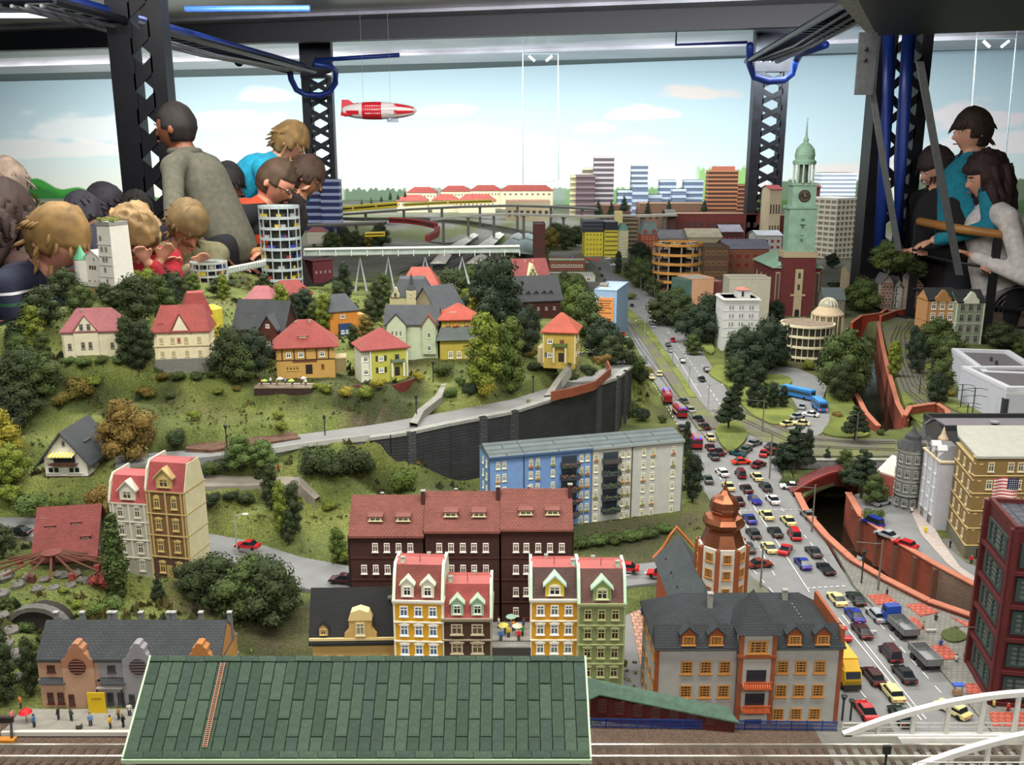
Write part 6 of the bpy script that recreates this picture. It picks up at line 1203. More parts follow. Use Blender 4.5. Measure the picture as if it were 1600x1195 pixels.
# old town rows on the right
for nm,lb,a,b,ev,rg,c,rc,ax,tim in[
 ('timbered_house','red half-timbered gabled house, left one of two beside the black and white pair',(1374,482),(1393,482),443,430,'c4b4a4','7a7478','y','7a3428'),('timbered_house','narrow black and white gabled house in the half-timbered row',(1394,482),(1407,482),448,434,'c9c9c4','5a5c60','y','2a2a2c'),('timbered_house','low black and white striped house in the half-timbered row',(1407,484),(1419,484),450,442,'c9c9c4','5a5c60','x','3a3a3c'),('timbered_house','tall red and cream half-timbered house at the right end of the row',(1420,488),(1441,488),437,425,'c9b09c','8a868c','y','6f3024'),
 ('gabled_house','dark teal house at the left end of the half-timbered row',(1356,480),(1373,480),447,437,'4a5a58','4a5054','x',None),('gabled_house','pale house with small red gables behind the half-timbered row',(1322,462),(1346,462),424,414,'b9a888','8c8a84','x',None),('gabled_house','slate roofed house left of the domed pavilion, before the church',(1286,498),(1318,498),468,450,'6a6a60','5a6468','x',None),('gabled_house','dark slate house behind the red half-timbered houses',(1346,470),(1372,470),432,420,'6a5a50','6f6f74','x',None)]:
 s=B(nm,lb,a,b,0,.12,ev,ST(c));s.body();rh=s.zp(rg,0 if ax=='y' else .06)-s.H;s.gable(ST(rc),rh,.004,axis=ax);nr=max(2,int(s.H/.03));s.grid('f',2 if s.w<.06 else 3,nr,me=W4)
 if tim:
  for q in range(nr+1):MB().box(-s.w/2,s.w/2,-.0014,0,q*s.H/nr-.002,q*s.H/nr+.002).build('timber',P(tim),s.t)
  for x in(-s.w/2+.002,-s.w/6,s.w/6,s.w/2-.002):MB().box(x-.0016,x+.0016,-.0012,0,0,s.H).build('timber',P(tim),s.t)
for nm,lb,a,b,ev,c,gc,wc in[('gabled_house','orange brown house with stepped front gable beside the pale green gabled house',(1444,536),(1488,536),469,'b98a5c','a87c4a',W3),('gabled_house','pale green house with white scrolled gable and large window grid',(1489,538),(1531,538),472,'8a9a84','d4d8c8',W4),
 ('gabled_house','grey house with pale scrolled gable behind the orange brown gabled house',(1447,490),(1480,490),447,'8a8480','b4acb0',W4),('gabled_house','blue and white house with scrolled gable behind the pale green house',(1483,490),(1517,490),448,'7c8cb0','b4c0d4',W3)]:
 s=B(nm,lb,a,b,0,.12,ev,ST(c));s.body();s.gable(DRK,.045,.004);gw=s.w*.55;MB().ext(gablecurve(gw,.052),-.005,.012,axis='y').build('front_gable',ST(gc),s.t,loc=(0,0,s.H-.006));s.band(s.H-.003,.004,.004,P(gc));s.band(s.H*.5,.003,.002,P(gc));s.grid('f',3,4,.02,s.H*.17,wc);s.quoins(P(gc),.005)
for lb,a,b,ev,rg,c in[('long dull red roof at the far right of the old town',(1478,470),(1508,470),433,424,'8c4a44'),('dark roofed house with little white dormer at the back of the old town',(1440,465),(1470,465),432,420,'5a5658'),('small house with orange chimneys at the right of the old town',(1512,490),(1540,490),455,442,'5a4a44')]:
 s=B('gabled_house',lb,a,b,0,.1,ev,ST('9a8a7c'));s.body();s.gable(ST(c),s.zp(rg,.05)-s.H,.004);s.grid('f',4,2,me=W4);s.chim(.02,.05,s.H+.02,.025,.008,M('b0603c',.8));s.dormer(-.02,.01,s.H+.006,.02,.012,.02,P('c9c4b4'),P('c9c4b4'),W4)
# vaulted station on the right
vs=thing('vaulted_station','barrel-vaulted grey station hall with dark arched glass end, at the right edge','building',G(1568,512));m=MB();n=12;hw=.14
pr=[(hw*math.cos(math.pi*i/n)+.06,.07+.13*math.sin(math.pi*i/n))for i in range(n+1)]
pq=[(p[0]*1.0+(.06-p[0])*.03,p[1]-.006)for p in pr]
MB().ext(pr+pq[::-1],-.0,.5,axis='y').build('vault_roof',M('77767c',.6,sc=30),vs);MB().ext(pq,.02,.03,axis='y').build('end_glass',M('1f1c22',.2),vs);MB().box(-.08,.20,.015,.48,0,.075).build('wall',ST('6a5c54'),vs)
for i in range(1,6):MB().tube([(.06+hw*.97*i/6*math.cos(a),.012,.07+.12*i/6*math.sin(a))for a in[math.pi*j/10 for j in range(11)]],.0022,4).build('glazing_bar',M('8a7c80',.5),vs)
for i in range(2):MB().box(-.01,.09,.1+i*.25,.14+i*.25,.198,.204).build('roof_vent',P('26262a'),vs)
vs.rotation_euler=(0,0,.12)
# white flat-roofed buildings
WF=ST('b4b8c4',.05)
s=B('white_hall','pale lilac white flat-roofed hall with sunken dark roof, rear one of two',(1482,590),(1530,632),0,.20,566,WF);s.body();s.H0=s.H;s.flat(ST('5f5c60'),.012,.02,P('c4c8d0'))
[MB().box(-.004,.004,-.004,.004,0,.016).build('roof_vent',P('33363c'),s.t,loc=(x,.09,s.H))for x in(-.03,.03)]
s=B('white_hall','pale lilac white flat-roofed hall with sunken dark roof, nearer one of two',(1531,634),(1566,664),0,.30,602,WF);s.body();s.flat(ST('5f5c60'),.010,.025,P('c4c8d0'));[MB().box(-.0012,.0012,0,.012,0,.03).build('slot_window',P('22252c'),s.t,loc=(x,-.001,z))for x,z in((-.045,.02),(-.045,.055))];MB().box(-.012,.012,-.004,.01,0,s.H*.85).build('entrance',P('2c3038'),s.t,loc=(s.w/2-.01,0,0));MB().tube([(-.02,.1,s.H),(-.02,.1,s.H+.02),(.01,.1,s.H+.02)],.002,4).build('roof_pipe',P('33363c'),s.t)
s=B('white_hall','low white wall building at the right edge in front of the flat-roofed halls',(1566,664),(1680,664),0,.30,610,WF);s.body();s.flat(ST('5f5c60'),.01,.02,P('c4c8d0'))
# long dark roofed block behind the ochre hotel
s=B('dark_block','long block with charcoal mansard and round dormers behind the ochre hotel',(1466,742),(1700,742),0,.12,672,ST('4a4a50'));s.body();s.flat(ST('6f6c74'),.012,.006,P('26282c'));[MB().lathe([(.012,0),(.012,.004)],14).build('round_dormer',ST('8f8f94'),s.t,loc=(x,.05,s.H+.006))for x in(-.04,.08)];[MB().box(-.009,.009,-.001,.0,0,.02).build('blue_panel',P('2a4a94'),s.t,loc=(x,-.0005,s.H-.022))for x in(-.15,-.06,.02)]
# grey corner house with turret
s=B('corner_house','dark grey ornate corner house with round bay tower and slate roof',(1404,790),(1440,800),0,.12,700,ST('5f615f'));s.body();s.mansard(ST('4a4c4e'),s.zp(662,.03)-s.H,.03,rh2=.006);k=mpp(s.o+Vector((0,0,.1)))
MB().lathe([(.026,0),(.026,.03),(.031,.036),(.031,s.H-.008),(.033,s.H-.004),(.033,s.H)],10,(-.012,.004)).build('bay_tower',ST('6f726f'),s.t);MB().lathe([(.034,s.H),(.024,s.H+.016),(.018,s.H+.020),(.017,s.H+.028),(.008,s.H+.036),(.001,s.H+.05)],12,(-.012,.004)).build('turret_roof',ST('3c3e42'),s.t)
for j in range(4):
 z=.012+j*(s.H-.01)/4;MB().lathe([(.0325,z+.024),(.0325,z+.027)],10,(-.012,.004)).build('cornice',ST('8f938e'),s.t)
 for a in(-110,-75,-40,-145,0):q=a*D2R;inst(winmesh('9a9d98','33383c'),'window',s.t,(-.012+.0305*math.cos(q),.004+.0305*math.sin(q),z),q+math.pi/2,(.011,.0013,.018))
s.grid('r',3,4,.011,.018,winmesh('8f938e','33383c'));s.grid('l',3,4,.011,.018,winmesh('8f938e','33383c'));[s.dormer(x,0,s.H,.018,.02,.02,ST('8a8c88'),ST('4a4c4e'),W4)for x in(.018,)];MB().lathe([(.01,0),(.012,.012),(.006,.022),(.001,.04)],8,(s.w/2+.01,.05)).build('pinnacle',ST('c4b094'),s.t,loc=(0,0,s.H+.01))
s=B('pink_lean_to','pinkish red building with pale coping left of the grey corner house',(1366,768),(1396,778),0,.06,742,M('b0584e',.8));s.body();MB().ext([(0,s.H),(.06,s.H),(.06,s.H+.03)],-s.w/2,s.w/2).build('gable',M('b4605a',.8),s.t);MB().ext([(0,s.H),(.06,s.H+.03),(.06,s.H+.034),(0,s.H+.004)],-s.w/2,s.w/2).build('coping',P('d0c4b4'),s.t)
# narrow white house with blue windows
s=B('narrow_house','narrow white house with blue window columns and blank grey side wall',(1433,802),(1457,828),0,.075,712,ST('b9bcc4'));s.body(m=ST('aeb0b8'));BWN=winmesh('d4d8dc','2c4a94','grid');s.grid('f',3,4,.012,.030,BWN,z0=.03);s.grid('f',2,1,.018,.024,W4,z0=0,z1=.03);s.band(s.H,.004,.003,P('c9b99a'));s.mansard(ST('6f7074'),.03,.03,rh2=0);[s.dormer(x,.003,s.H+.002,.016,.02,.02,P('c4c8cc'),P('c4c8cc'),W4)for x in(-.018,.018)];[MB().box(-.0012,.0012,-.002,0,.03,s.H).build('pilaster',P('c9ccd0'),s.t,loc=(x,0,0))for x in(-.03,-.011,.011,.03)]
# ochre hotel
OC=ST('7d663c');HW=winmesh('cfc4a0','4f5a60')
s=B('hotel','ochre hotel with cream string courses, left flank beside the white house with blue windows',(1479,830),(1506,872),0,.012,708,OC)
HA=s.pa;HZ=s.H;s.body();s.grid('f',3,5,.011,.019,HW,z0=.028);MB().box(-s.w/2,s.w/2,-.001,0,0,.028).build('ground_storey',ST('6a6a5c'),s.t);[s.band(.028+j*(s.H-.028)/5,.002,.0018,P('c9b480'))for j in range(6)];s=B('hotel','ochre hotel with cream string courses, main front facing the canal street',(1507,873),(1700,873),0,.012,716,OC);s.body();la=HA-s.o+Vector((.012,0,0));fp=[(-s.w/2+.008,.011),(s.w/2,.011),(s.w/2,.22),(la.x+.03,.22),(la.x,la.y)];MB().prism(fp,0,s.H-.001).build('rear_wall',OC,s.t);MB().prism([(-s.w/2-.002,-.003),(s.w/2,-.003),(s.w/2,.22),(la.x+.02,.22),(la.x-.012,la.y)],s.H,s.H+.005).build('roof',ST('a4a69c'),s.t);us=[(q-1507)/193*s.w-s.w/2 for q in(1530,1560,1575,1590,1620,1640)];st=(s.H-.03)/5
s.win('f',us,[.03+j*st+st*.25 for j in range(5)],.0125,.020,HW);[s.band(.03+j*st,.002,.0018,P('c9b480'))for j in range(6)];MB().box(-s.w/2,s.w/2,-.001,0,0,.03).build('ground_storey',ST('5a5c50'),s.t);[MB().box(-.009,.009,-.002,0,.0,.022).build('shop_window',P('1c1e20',.2),s.t,loc=(x,0,.002))for x in us]
# maroon glass block
MR=M('52191b',.6,sc=60,var=.12)
s=B('maroon_block','dark maroon brick commercial block with large green tinted windows at the right edge',(1513,1040),(1549,1105),0,.34,806,MR);s.body();GW2=winmesh('2c3a38','66706c','grid',False);MW=(s.H-.02)/5
for j in range(5):s.win('f',[-.0 if 1 else 0],[.012+j*MW+MW*.12],s.w*.72,MW*.7,GW2,dep_=.003);MB().box(-s.w/2-.002,s.w/2+.002,-.006,0,.008+j*MW-.002,.008+j*MW+.004).build('ledge',MR,s.t)
for x in(-s.w/2,s.w/2):MB().box(x-.004,x+.004,-.007,.003,0,s.H+.004).build('pilaster',MR,s.t)
for j in range(5):
 for k in range(5):l,r=s.face('r',.035+k*.068,.012+j*MW+MW*.12,0);inst(GW2,'window',s.t,l,r,(.05,.003,MW*.7))
for k in range(6):MB().box(0,.006,k*.068-.004,k*.068+.004,0,s.H+.004).build('pilaster',MR,s.t,loc=(s.w/2,0,0))
for j in range(5):MB().box(0,.005,0,.34,.006+j*MW,.012+j*MW).build('ledge',MR,s.t,loc=(s.w/2,0,0))
s.flat(M('4a4d58',.7,kind='bricks',a=.02,b=.02),.008,.005,MR);l,r=s.face('r',.17,.018+MW*2,.006);m=inst(MB().box(-.06,.06,-.004,0,0,.008).mesh('signboard',P('c46a68')),'signboard',s.t,l,r);MBLK=s
def flag(label,px,py,y,stripes,canton,pole_h,w=.045,h=.028):
 p=PD(px,py,y);t=thing('flag',label,'flag',p);MB().tube([(0,0,-pole_h),(0,0,.03)],.0009,5).build('pole',P('a98a6c'),t);n=len(stripes);m=MB();N_=10
 for i in range(n):
  for k in range(N_):
   x0,x1=-w*k/N_,-w*(k+1)/N_;f=lambda x:.003*math.sin(x*190);z0,z1=h*i/n,h*(i+1)/n;m.quad((x0,f(x0),z0),(x1,f(x1),z0),(x1,f(x1),z1),(x0,f(x0),z1),m=i)
 m.build('cloth',[P(c)for c in stripes],t)
 if canton:
  c=MB();[c.quad((-w*.42*k/4,.003*math.sin(-w*.42*k/4*190)-.0006,h*.46),(-w*.42*(k+1)/4,.003*math.sin(-w*.42*(k+1)/4*190)-.0006,h*.46),(-w*.42*(k+1)/4,.003*math.sin(-w*.42*(k+1)/4*190)-.0006,h),(-w*.42*k/4,.003*math.sin(-w*.42*k/4*190)-.0006,h))for k in range(4)]
  [c.box(-w*.42*(a+.5)/5-.0005,-w*.42*(a+.5)/5+.0005,-.0045,-.004,h*(.5+.1*b_),h*(.5+.1*b_)+.001,1)for a in range(5)for b_ in range(5)];c.build('canton',[P(canton),P('f0f0f0')],t)
 return t
flag('striped red and white flag with dark blue starred canton on the maroon block',1588,779,MBLK.o.y+.10,['b8505a','e8ded4']*6+['b8505a'],'26304c',.075,.042,.036)
flag('yellow and red flag on a wooden pole, cut off by the right edge',1608,815,MBLK.o.y+.06,['d8b040','c4504c','8a6a3c'],None,.05,.03,.03)
# round glass towers and elevated walkway on the left
def glasstower(label,px,y,zbase,tops,rpx,nf,col):
 p=PD(px,zbase,y);t=thing('glass_tower',label,'building',p);r=rpx*mpp(p);H=zat(y,tops)-p.z;st=H/nf
 MB().lathe([(r*.62,-.05),(r*.62,H)],20).build('core',M('3c403c',.4),t)
 for k in range(nf+1):MB().lathe([(r,k*st-.003),(r,k*st+st*.2),(r-.004,k*st+st*.2),(r-.004,k*st-.002)],28).build('floor_band',M(col,.4),t)
 for k in range(14):a=k*math.pi/7;MB().tube([(r*.98*math.cos(a),r*.98*math.sin(a),-.03),(r*.98*math.cos(a),r*.98*math.sin(a),H)],.0025,4).build('mullion',M(col,.4),t)
 m=MB();[m.box(math.cos(a)*r*.8-.009,math.cos(a)*r*.8+.009,math.sin(a)*r*.8-.009,math.sin(a)*r*.8+.009,k*st+.006,k*st+.02,R.randrange(5))for k in range(nf)for a in[R.uniform(0,6.28)for _ in range(12)]];m.build('parked_cars',[P(c)for c in('c8b030','a83028','30409a','a8a8a4','3c4440')],t)['kind']='stuff'
 return p,H
glasstower('tall round glass car tower in front of the man with glasses',442,4.02,436,324,31,7,'a4b0b4')
glasstower('low round glass building beside the olive-jacketed boy',328,3.55,440,410,28,3,'aab0ac')
wk=thing('glass_walkway','long white elevated glass walkway running right from the round tower','bridge',PD(475,400,4.1));wo=Vector(wk.location);e=PD(812,400,4.25)-wo
def walk(t,e,hgt,wh=.03):
 n=14;u=e/n
 for z0,z1,nm,mt in((0,.005,'deck',M('8a9088',.6)),(hgt,hgt+.006,'roof',P('e2e4e0',.5))):MB().add([(0,0,z0),(e.x,e.y,z0),(e.x,e.y+wh,z0),(0,wh,z0),(0,0,z1),(e.x,e.y,z1),(e.x,e.y+wh,z1),(0,wh,z1)],[(3,2,1,0),(4,5,6,7),(0,1,5,4),(1,2,6,5),(2,3,7,6),(3,0,4,7)]).build(nm,mt,t)
 MB().add([(0,.006,.005),(e.x,e.y+.006,.005),(e.x,e.y+.006,hgt),(0,.006,hgt)],[(0,1,2,3)]).build('glazing',M('9aa8a4',.3),t)
 for k in range(n+1):MB().box(-.0015,.0015,0,.003,0,hgt).build('mullion',P('cfd4d0'),t,loc=u*k)
walk(wk,e,.026)
for k,px in enumerate((562,606,664,722)):
 p=PD(px,402,4.14)-wo;m=MB();hb=.30 if k<2 else .2;m.tube([(p.x-.03,p.y,p.z-hb*.6),(p.x,p.y+.01,p.z-.004),(p.x+.03,p.y,p.z-hb*.6)],.007,5);m.build('support',M('9aa4a4',.4),wk)
w2=thing('glass_walkway','short white roofed walkway left of the round car tower','bridge',PD(357,428,3.6));walk(w2,PD(414,411,3.85)-Vector(w2.location),.02)
# railway roofs, viaducts, trains
CAN=ST('c9ccc4',.06)
for k,(q,c)in enumerate([(((690,391),(715,391),(748,367),(733,367)),'cfd0c4'),(((735,391),(762,391),(800,355),(788,355)),'cfd0c4'),(((775,391),(800,391),(832,350),(820,350)),'8f9894'),(((672,412),(696,412),(706,398),(684,398)),'dddad0'),(((728,412),(752,412),(762,400),(742,400)),'dddad0'),(((800,395),(835,398),(838,345),(825,345)),'8a9692')]):
 w_=[G(a,b,.06)for a,b in q];t=thing('platform_roof',['white platform roof strip, leftmost beyond the walkway','white platform roof strip, second beyond the walkway','grey platform roof strip beside the main station hall','short white platform roof seen under the walkway, left one','short white platform roof seen under the walkway, right one','wide grey green station hall roof before the brick gable'][k],'roof',w_[0]);o0=Vector(t.location)
 v=[p-o0 for p in w_];mid=lambda a,b:(a+b)/2+Vector((0,0,.02));MB().add(v+[mid(v[0],v[1]),mid(v[2],v[3])],[(0,4,5,3),(4,1,2,5),(0,1,4),(2,3,5)]).build('roof',ST(c,.06),t);MB().box(-.004,.004,0,.008,-.06,0).build('post',P('6a6c68'),t,loc=v[0]+Vector((.01,.02,0)));MB().box(-.004,.004,0,.008,-.06,0).build('post',P('6a6c68'),t,loc=v[2]+Vector((-.01,-.05,0)))
def vroad(name,label,pts,y0,hw,mat,legs=8,cat='viaduct'):
 q=[PD(a,b,y)for a,b,y in pts];t=thing(name,label,cat,(q[0].x,q[0].y,TZ));o0=Vector(t.location);m=MB();W_=Vector((0,hw,0))
 for a,b in zip(q[:-1],q[1:]):a=a-o0;b=b-o0;d=Vector((0,0,-.02));m.add([a,b,b+W_,a+W_,a+d,b+d,b+W_+d,a+W_+d],[(0,1,2,3),(4,5,1,0),(7,6,5,4),(2,6,7,3)])
 m.build('deck',mat,t)
 for k in range(legs):f=(k+.5)/legs*(len(q)-1);i=int(f);p=q[i].lerp(q[i+1],f-i)-o0;MB().box(-.012,.012,.03,.06,0,p.z-.015).build('pier',M('6a6660',.8),t,loc=(p.x,p.y,0))
 return t
vroad('road_viaduct','long grey road viaduct sweeping from the left column to the dark skyline towers',[(476,337,9.55),(560,332,9.5),(640,326,9.5),(720,322,9.4),(800,320,9.2),(870,322,9.0),(935,326,8.8)],9,.12,ST('5f6058'))
vroad('road_viaduct','lower pale viaduct with railing in the middle distance',[(672,342,8.6),(735,336,8.7),(800,333,8.6),(900,337,8.4),(1000,336,8.3),(1058,334,8.3)],9,.08,ST('a8a598'))
vroad('rail_viaduct','left railway viaduct at the foot of the grey lattice column',[(470,352,8.5),(540,350,8.6),(600,348,8.7)],9,.2,ST('5a5650'),4)
def train(name,label,pts,col,hgt,wd,roofc,cat='train'):
 q=[PD(a,b,y)for a,b,y in pts];t=thing(name,label,cat,q[0]);o0=q[0]
 for a,b in zip(q[:-1],q[1:]):
  d=(b-a);L_=d.length;c=inst(MB().box(.004,L_-.004,0,wd,0,hgt).mesh('carriage',P(col,.4)),'carriage',t,a-o0,math.atan2(d.y,d.x));inst(MB().box(.004,L_-.004,0,wd,hgt,hgt+.006).mesh('carriage_roof',P(roofc)),'carriage_roof',c,(0,0,0));inst(MB().box(.01,L_-.01,-.0015,0,hgt*.45,hgt*.75).mesh('windows',P('3a2c20',.2)),'windows',c,(0,0,0))
  c.rotation_euler=(0,-math.asin(max(-1,min(1,d.z/L_))),math.atan2(d.y,d.x))
train('yellow_train','long bright yellow train on the road viaduct near the left column',[(517,333,9.38),(552,330,9.4),(588,327,9.4),(622,324,9.4)],'d8c020',.05,.06,'b8a830')
train('yellow_train','distant thin yellow train behind the skyline viaduct',[(630,323,9.6),(700,319,9.6),(770,317,9.5)],'c4b040',.03,.04,'9a9048')
train('red_train','red passenger train on the curved track beyond the walkway',[(607,348,8.1),(632,349,8.0),(656,352,7.9),(678,357,7.7)],'8c2c30',.04,.04,'9a5050')
train('red_train','second red train rounding the inner curve',[(680,362,7.5),(678,370,7.3),(664,377,7.1)],'8c3434',.04,.04,'9a5050')
train('yellow_bus','small yellow and white tram at the end of the wooded bank',[(570,370,7.4),(602,369,7.4)],'d8b820',.03,.035,'d8c870')
for k,pts in enumerate([[(440,420),(520,395),(600,372),(680,366),(690,352),(640,340)],[(560,470),(640,430),(720,395),(800,355)],[(575,478),(660,436),(740,397),(815,357)],[(545,462),(620,425),(700,393),(775,352)],[(590,372),(640,374),(700,380),(745,372),(740,350),(700,338)]]):
 rb_=[G(a,b,.008)for a,b in pts];m=MB()
 for a,b in zip(rb_[:-1],rb_[1:]):n_=Vector(((b-a).y,-(b-a).x,0)).normalized()*.035;m.quad(a-n_,a+n_,b+n_,b-n_);m.quad(b-n_,b+n_,b+n_*.9+(b-a)*.02,b-n_*.9+(b-a)*.02)
 o=m.build('track_bed',M('6a6862',.9,sc=90,var=.4));o['kind']='structure';rails('rail_track',pts,.012,.03)
# airship
ap=PD(592,173,7.6);az=thing('airship','red and white model airship flying before the painted sky','airship',ap);k=mpp(ap);L_=60*k;Rr=13.2*k
prof=[(x,Rr*math.sqrt(max(0,1-abs((x+.12*L_)/(1.12*L_ if x>-.12*L_ else .88*L_))**2.1)))for x in np.linspace(-L_,L_,25)]
def hull(x0,x1,off,cols,nm,parent,seg=24):
 pp=[p for p in prof if x0<=p[0]<=x1];m=MB()
 for(xa,ra_),(xb,rb2)in zip(pp[:-1],pp[1:]):
  for i in range(seg):a,b=2*math.pi*i/seg,2*math.pi*(i+1)/seg;m.add([(x,(r+off)*math.cos(t_),(r+off)*math.sin(t_))for x,r,t_ in((xa,ra_,a),(xb,rb2,a),(xb,rb2,b),(xa,ra_,b))],[(0,1,2,3)],cols(i))
 return m.build(nm,[P('ddd4cc',.35),P('c8202c',.35)],parent,smooth=True)
hull(-L_-1,L_+1,0,lambda i:0,'envelope',az);hull(L_*.38,L_*.97,.0012,lambda i:1 if i%4<2 else 0,'nose_stripes',az);hull(-L_*.9,-L_*.5,.0012,lambda i:1 if i%6<2 else 0,'tail_stripes',az);pn=hull(-L_*.46,L_*.12,.0014,lambda i:1,'red_panel',az)
m=MB();[m.box(-L_*.4+x,-L_*.4+x+R.uniform(.006,.014),-Rr*math.cos(a)-.004,-Rr*math.cos(a)-.001,Rr*math.sin(a)-.003,Rr*math.sin(a)+.003)for a in(.55,.1,-.35)for x in np.arange(.02,.26,.018)];m.build('lettering',P('f0dcd8'),pn)
for a in(90,210,330):v=(math.cos(a*D2R),math.sin(a*D2R));MB().add([(-L_*.98,v[0]*Rr*.1,v[1]*Rr*.1),(-L_*.55,v[0]*Rr*.55,v[1]*Rr*.55),(-L_*.78,v[0]*Rr*1.25,v[1]*Rr*1.25),(-L_*.96,v[0]*Rr*1.25,v[1]*Rr*1.25)],[(0,1,2,3)]).build('tail_fin',P('cc2030',.4),az)
MB().box(L_*.2,L_*.5,-.012,.012,-Rr-.022,-Rr+.006).build('gondola',P('a8b0bc',.3),az);MB().ball((L_*.28,-.016,-Rr+.0),.012,8,k=5).build('engine',P('c4d0e4',.3),az);[MB().tube([(x,0,Rr*.9),(x,0,2.75-ap.z)],.0009,4).build('suspension_wire',P('8a9094'),az)for x in(-L_*.4,L_*.3)]
az.rotation_euler=(0,0,0)
# ================================================================ trees, cars, lamps, figurines
def leafmesh(clumps,n,ls,seed,inner=.7):
 r=np.random.RandomState(seed);V=[];F=[];vols=np.array([c[3]**2 for c in clumps]);cnt=np.maximum(8,(n*1.7*vols/vols.sum()).astype(int))
 for(x,y,z,rad,sq),k in zip(clumps,cnt):
  d=r.normal(size=(k,3));d/=np.linalg.norm(d,axis=1)[:,None];rr=rad*(1+r.uniform(-.22,.18,k))
  c=np.array([x,y,z])+d*rr[:,None]*np.array([1,1,sq]);t1=np.cross(d,r.normal(size=(k,3)));t1/=np.linalg.norm(t1,axis=1)[:,None];t2=np.cross(d,t1)+d*r.uniform(-.6,.6,(k,1))
  s=ls*r.uniform(.6,1.4,(k,1));b=len(V)
  for q in range(k):
   V+=[tuple(c[q]+t1[q]*s[q]),tuple(c[q]-t1[q]*s[q]*.6+t2[q]*s[q]),tuple(c[q]-t1[q]*s[q]*.5-t2[q]*s[q])]
  F+=[(b+3*q,b+3*q+1,b+3*q+2)for q in range(k)]
 m=MB();m.v=V;m.f=F;m.m=[0]*len(F)
 for(x,y,z,rad,sq)in clumps:m.ball((x,y,z),rad*inner,7,k=5,sq=(1,1,sq))
 return m
RT=random.Random(11)
def cl_round(n=13,rx=.36,z0=.16,z1=.84):
 L=[]
 for i in range(n):
  f=(i+.5)/n;z=z0+(z1-z0)*f;a=i*2.4;q=rx*math.sin(math.pi*min(.92,f*.8+.18))*RT.uniform(.5,.95);L.append((q*math.cos(a),q*math.sin(a),z,rx*RT.uniform(.38,.6),.8))
 return L+[(0,0,(z0+z1)/2,rx*.7,1.1)]
CROWN={'round':[leafmesh(cl_round(),1500,.022,1),leafmesh(cl_round(15,.40),1600,.022,2),leafmesh(cl_round(14,.33,.12),1500,.022,3)],
 'tall':[leafmesh(cl_round(17,.24,.10,.9),1500,.018,4),leafmesh(cl_round(18,.21,.08,.92),1500,.018,5)],
 'col':[leafmesh([(RT.uniform(-.02,.02),RT.uniform(-.02,.02),.08+.84*i/13,.095*(1-abs(i/13-.4)*.9),1.2)for i in range(14)],1300,.016,6)],
 'con':[leafmesh([((.03*math.cos(i*2)),.03*math.sin(i*2),.12+.84*i/12,.24*(1-i/12.6)+.012,.5)for i in range(13)],1500,.02,7),leafmesh([((.04*math.cos(i*2)),.04*math.sin(i*2),.1+.86*i/11,.19*(1-i/12)+.015,.6)for i in range(12)],1400,.02,8)],
 'pine':[leafmesh([(.17*math.cos(i*2.1)*(1-i/16),.17*math.sin(i*2.1)*(1-i/16),.34+.58*i/12,.15*(1-i/22),.55)for i in range(13)],1500,.022,9)],
 'bush':[leafmesh([(.34*math.cos(i*2.4)*RT.uniform(.3,1),.34*math.sin(i*2.4)*RT.uniform(.3,1),.38+RT.uniform(-.1,.2),.26,.9)for i in range(9)],900,.035,10),leafmesh([(.42*math.cos(i*2.4)*RT.uniform(.3,1),.3*math.sin(i*2.4)*RT.uniform(.3,1),.34+RT.uniform(-.1,.2),.24,.9)for i in range(8)],800,.035,12)]}
LEAF={}
def leaf(c):
 if c not in LEAF:LEAF[c]=M(c,.95,var=.55,sc=26)
 return LEAF[c]
CME={k:[m.mesh('foliage',leaf('33441f'))for m in v]for k,v in CROWN.items()}
TRK=MB().tube([(0,0,-.04),(.01,0,.3),(0,.01,.6)],[.028,.02,.01],6).mesh('trunk',M('4a3a2c',.9))
LC={'d':'394726','D':'2a3a26','m':'475829','g':'566c34','l':'76842f','y':'989030','o':'6f6429','b':'806a34','r':'8c3f36','n':'596c2c','k':'2c3820'}
TREES=[]
def trees(noun,where,items,kind='round',group=True,name=None,h=None):
 """items: (px, py of foot, py of top, colour, width factor[, kind])"""
 items=sorted(items,key=lambda q:q[0]);n=len(items);L=[]
 nm=name or{'con':'conifer','pine':'pine_tree','bush':'bush','col':'poplar'}.get(kind,'broadleaf_tree')
 pl=noun+('es' if noun.endswith('h')else 's')
 num={2:'two',3:'three',4:'four',5:'five',6:'six',7:'seven',8:'eight'}
 od=['','second','third','fourth','fifth','sixth','seventh']
 for i,it in enumerate(items):
  px,py,top,col,wf=it[:5];kd=it[5]if len(it)>5 else kind
  if n==1:lab=noun+' '+where
  elif i==0:lab=('left one of ' if n==2 else 'leftmost of ')+num[n]+' '+pl+' '+where
  elif i==n-1:lab=('right one of ' if n==2 else 'rightmost of ')+num[n]+' '+pl+' '+where
  elif n==3:lab='middle one of three '+pl+' '+where
  else:lab=od[i]+' from left of '+num[n]+' '+pl+' '+where
  p=T(px,py)if h is None else(PD(px,py,h[0])if isinstance(h,tuple)else G(px,py,h))
  H=max(.008,zat(p.y,top)-p.z);t=thing(nm,lab,'bush' if kd=='bush' else 'tree',p,RT.uniform(0,6.28),pl+' '+where if n>1 else None)
  ws=wf*(1.0 if kd!='bush' else 1.0);inst(RT.choice(CME[kd]),'foliage',t,None,0,(H*ws,H*ws,H),[leaf(LC[col])])
  if kd!='bush':inst(TRK,'trunk',t,None,0,(H,H,H*(.9 if kd in('round','pine','tall')else .5)))
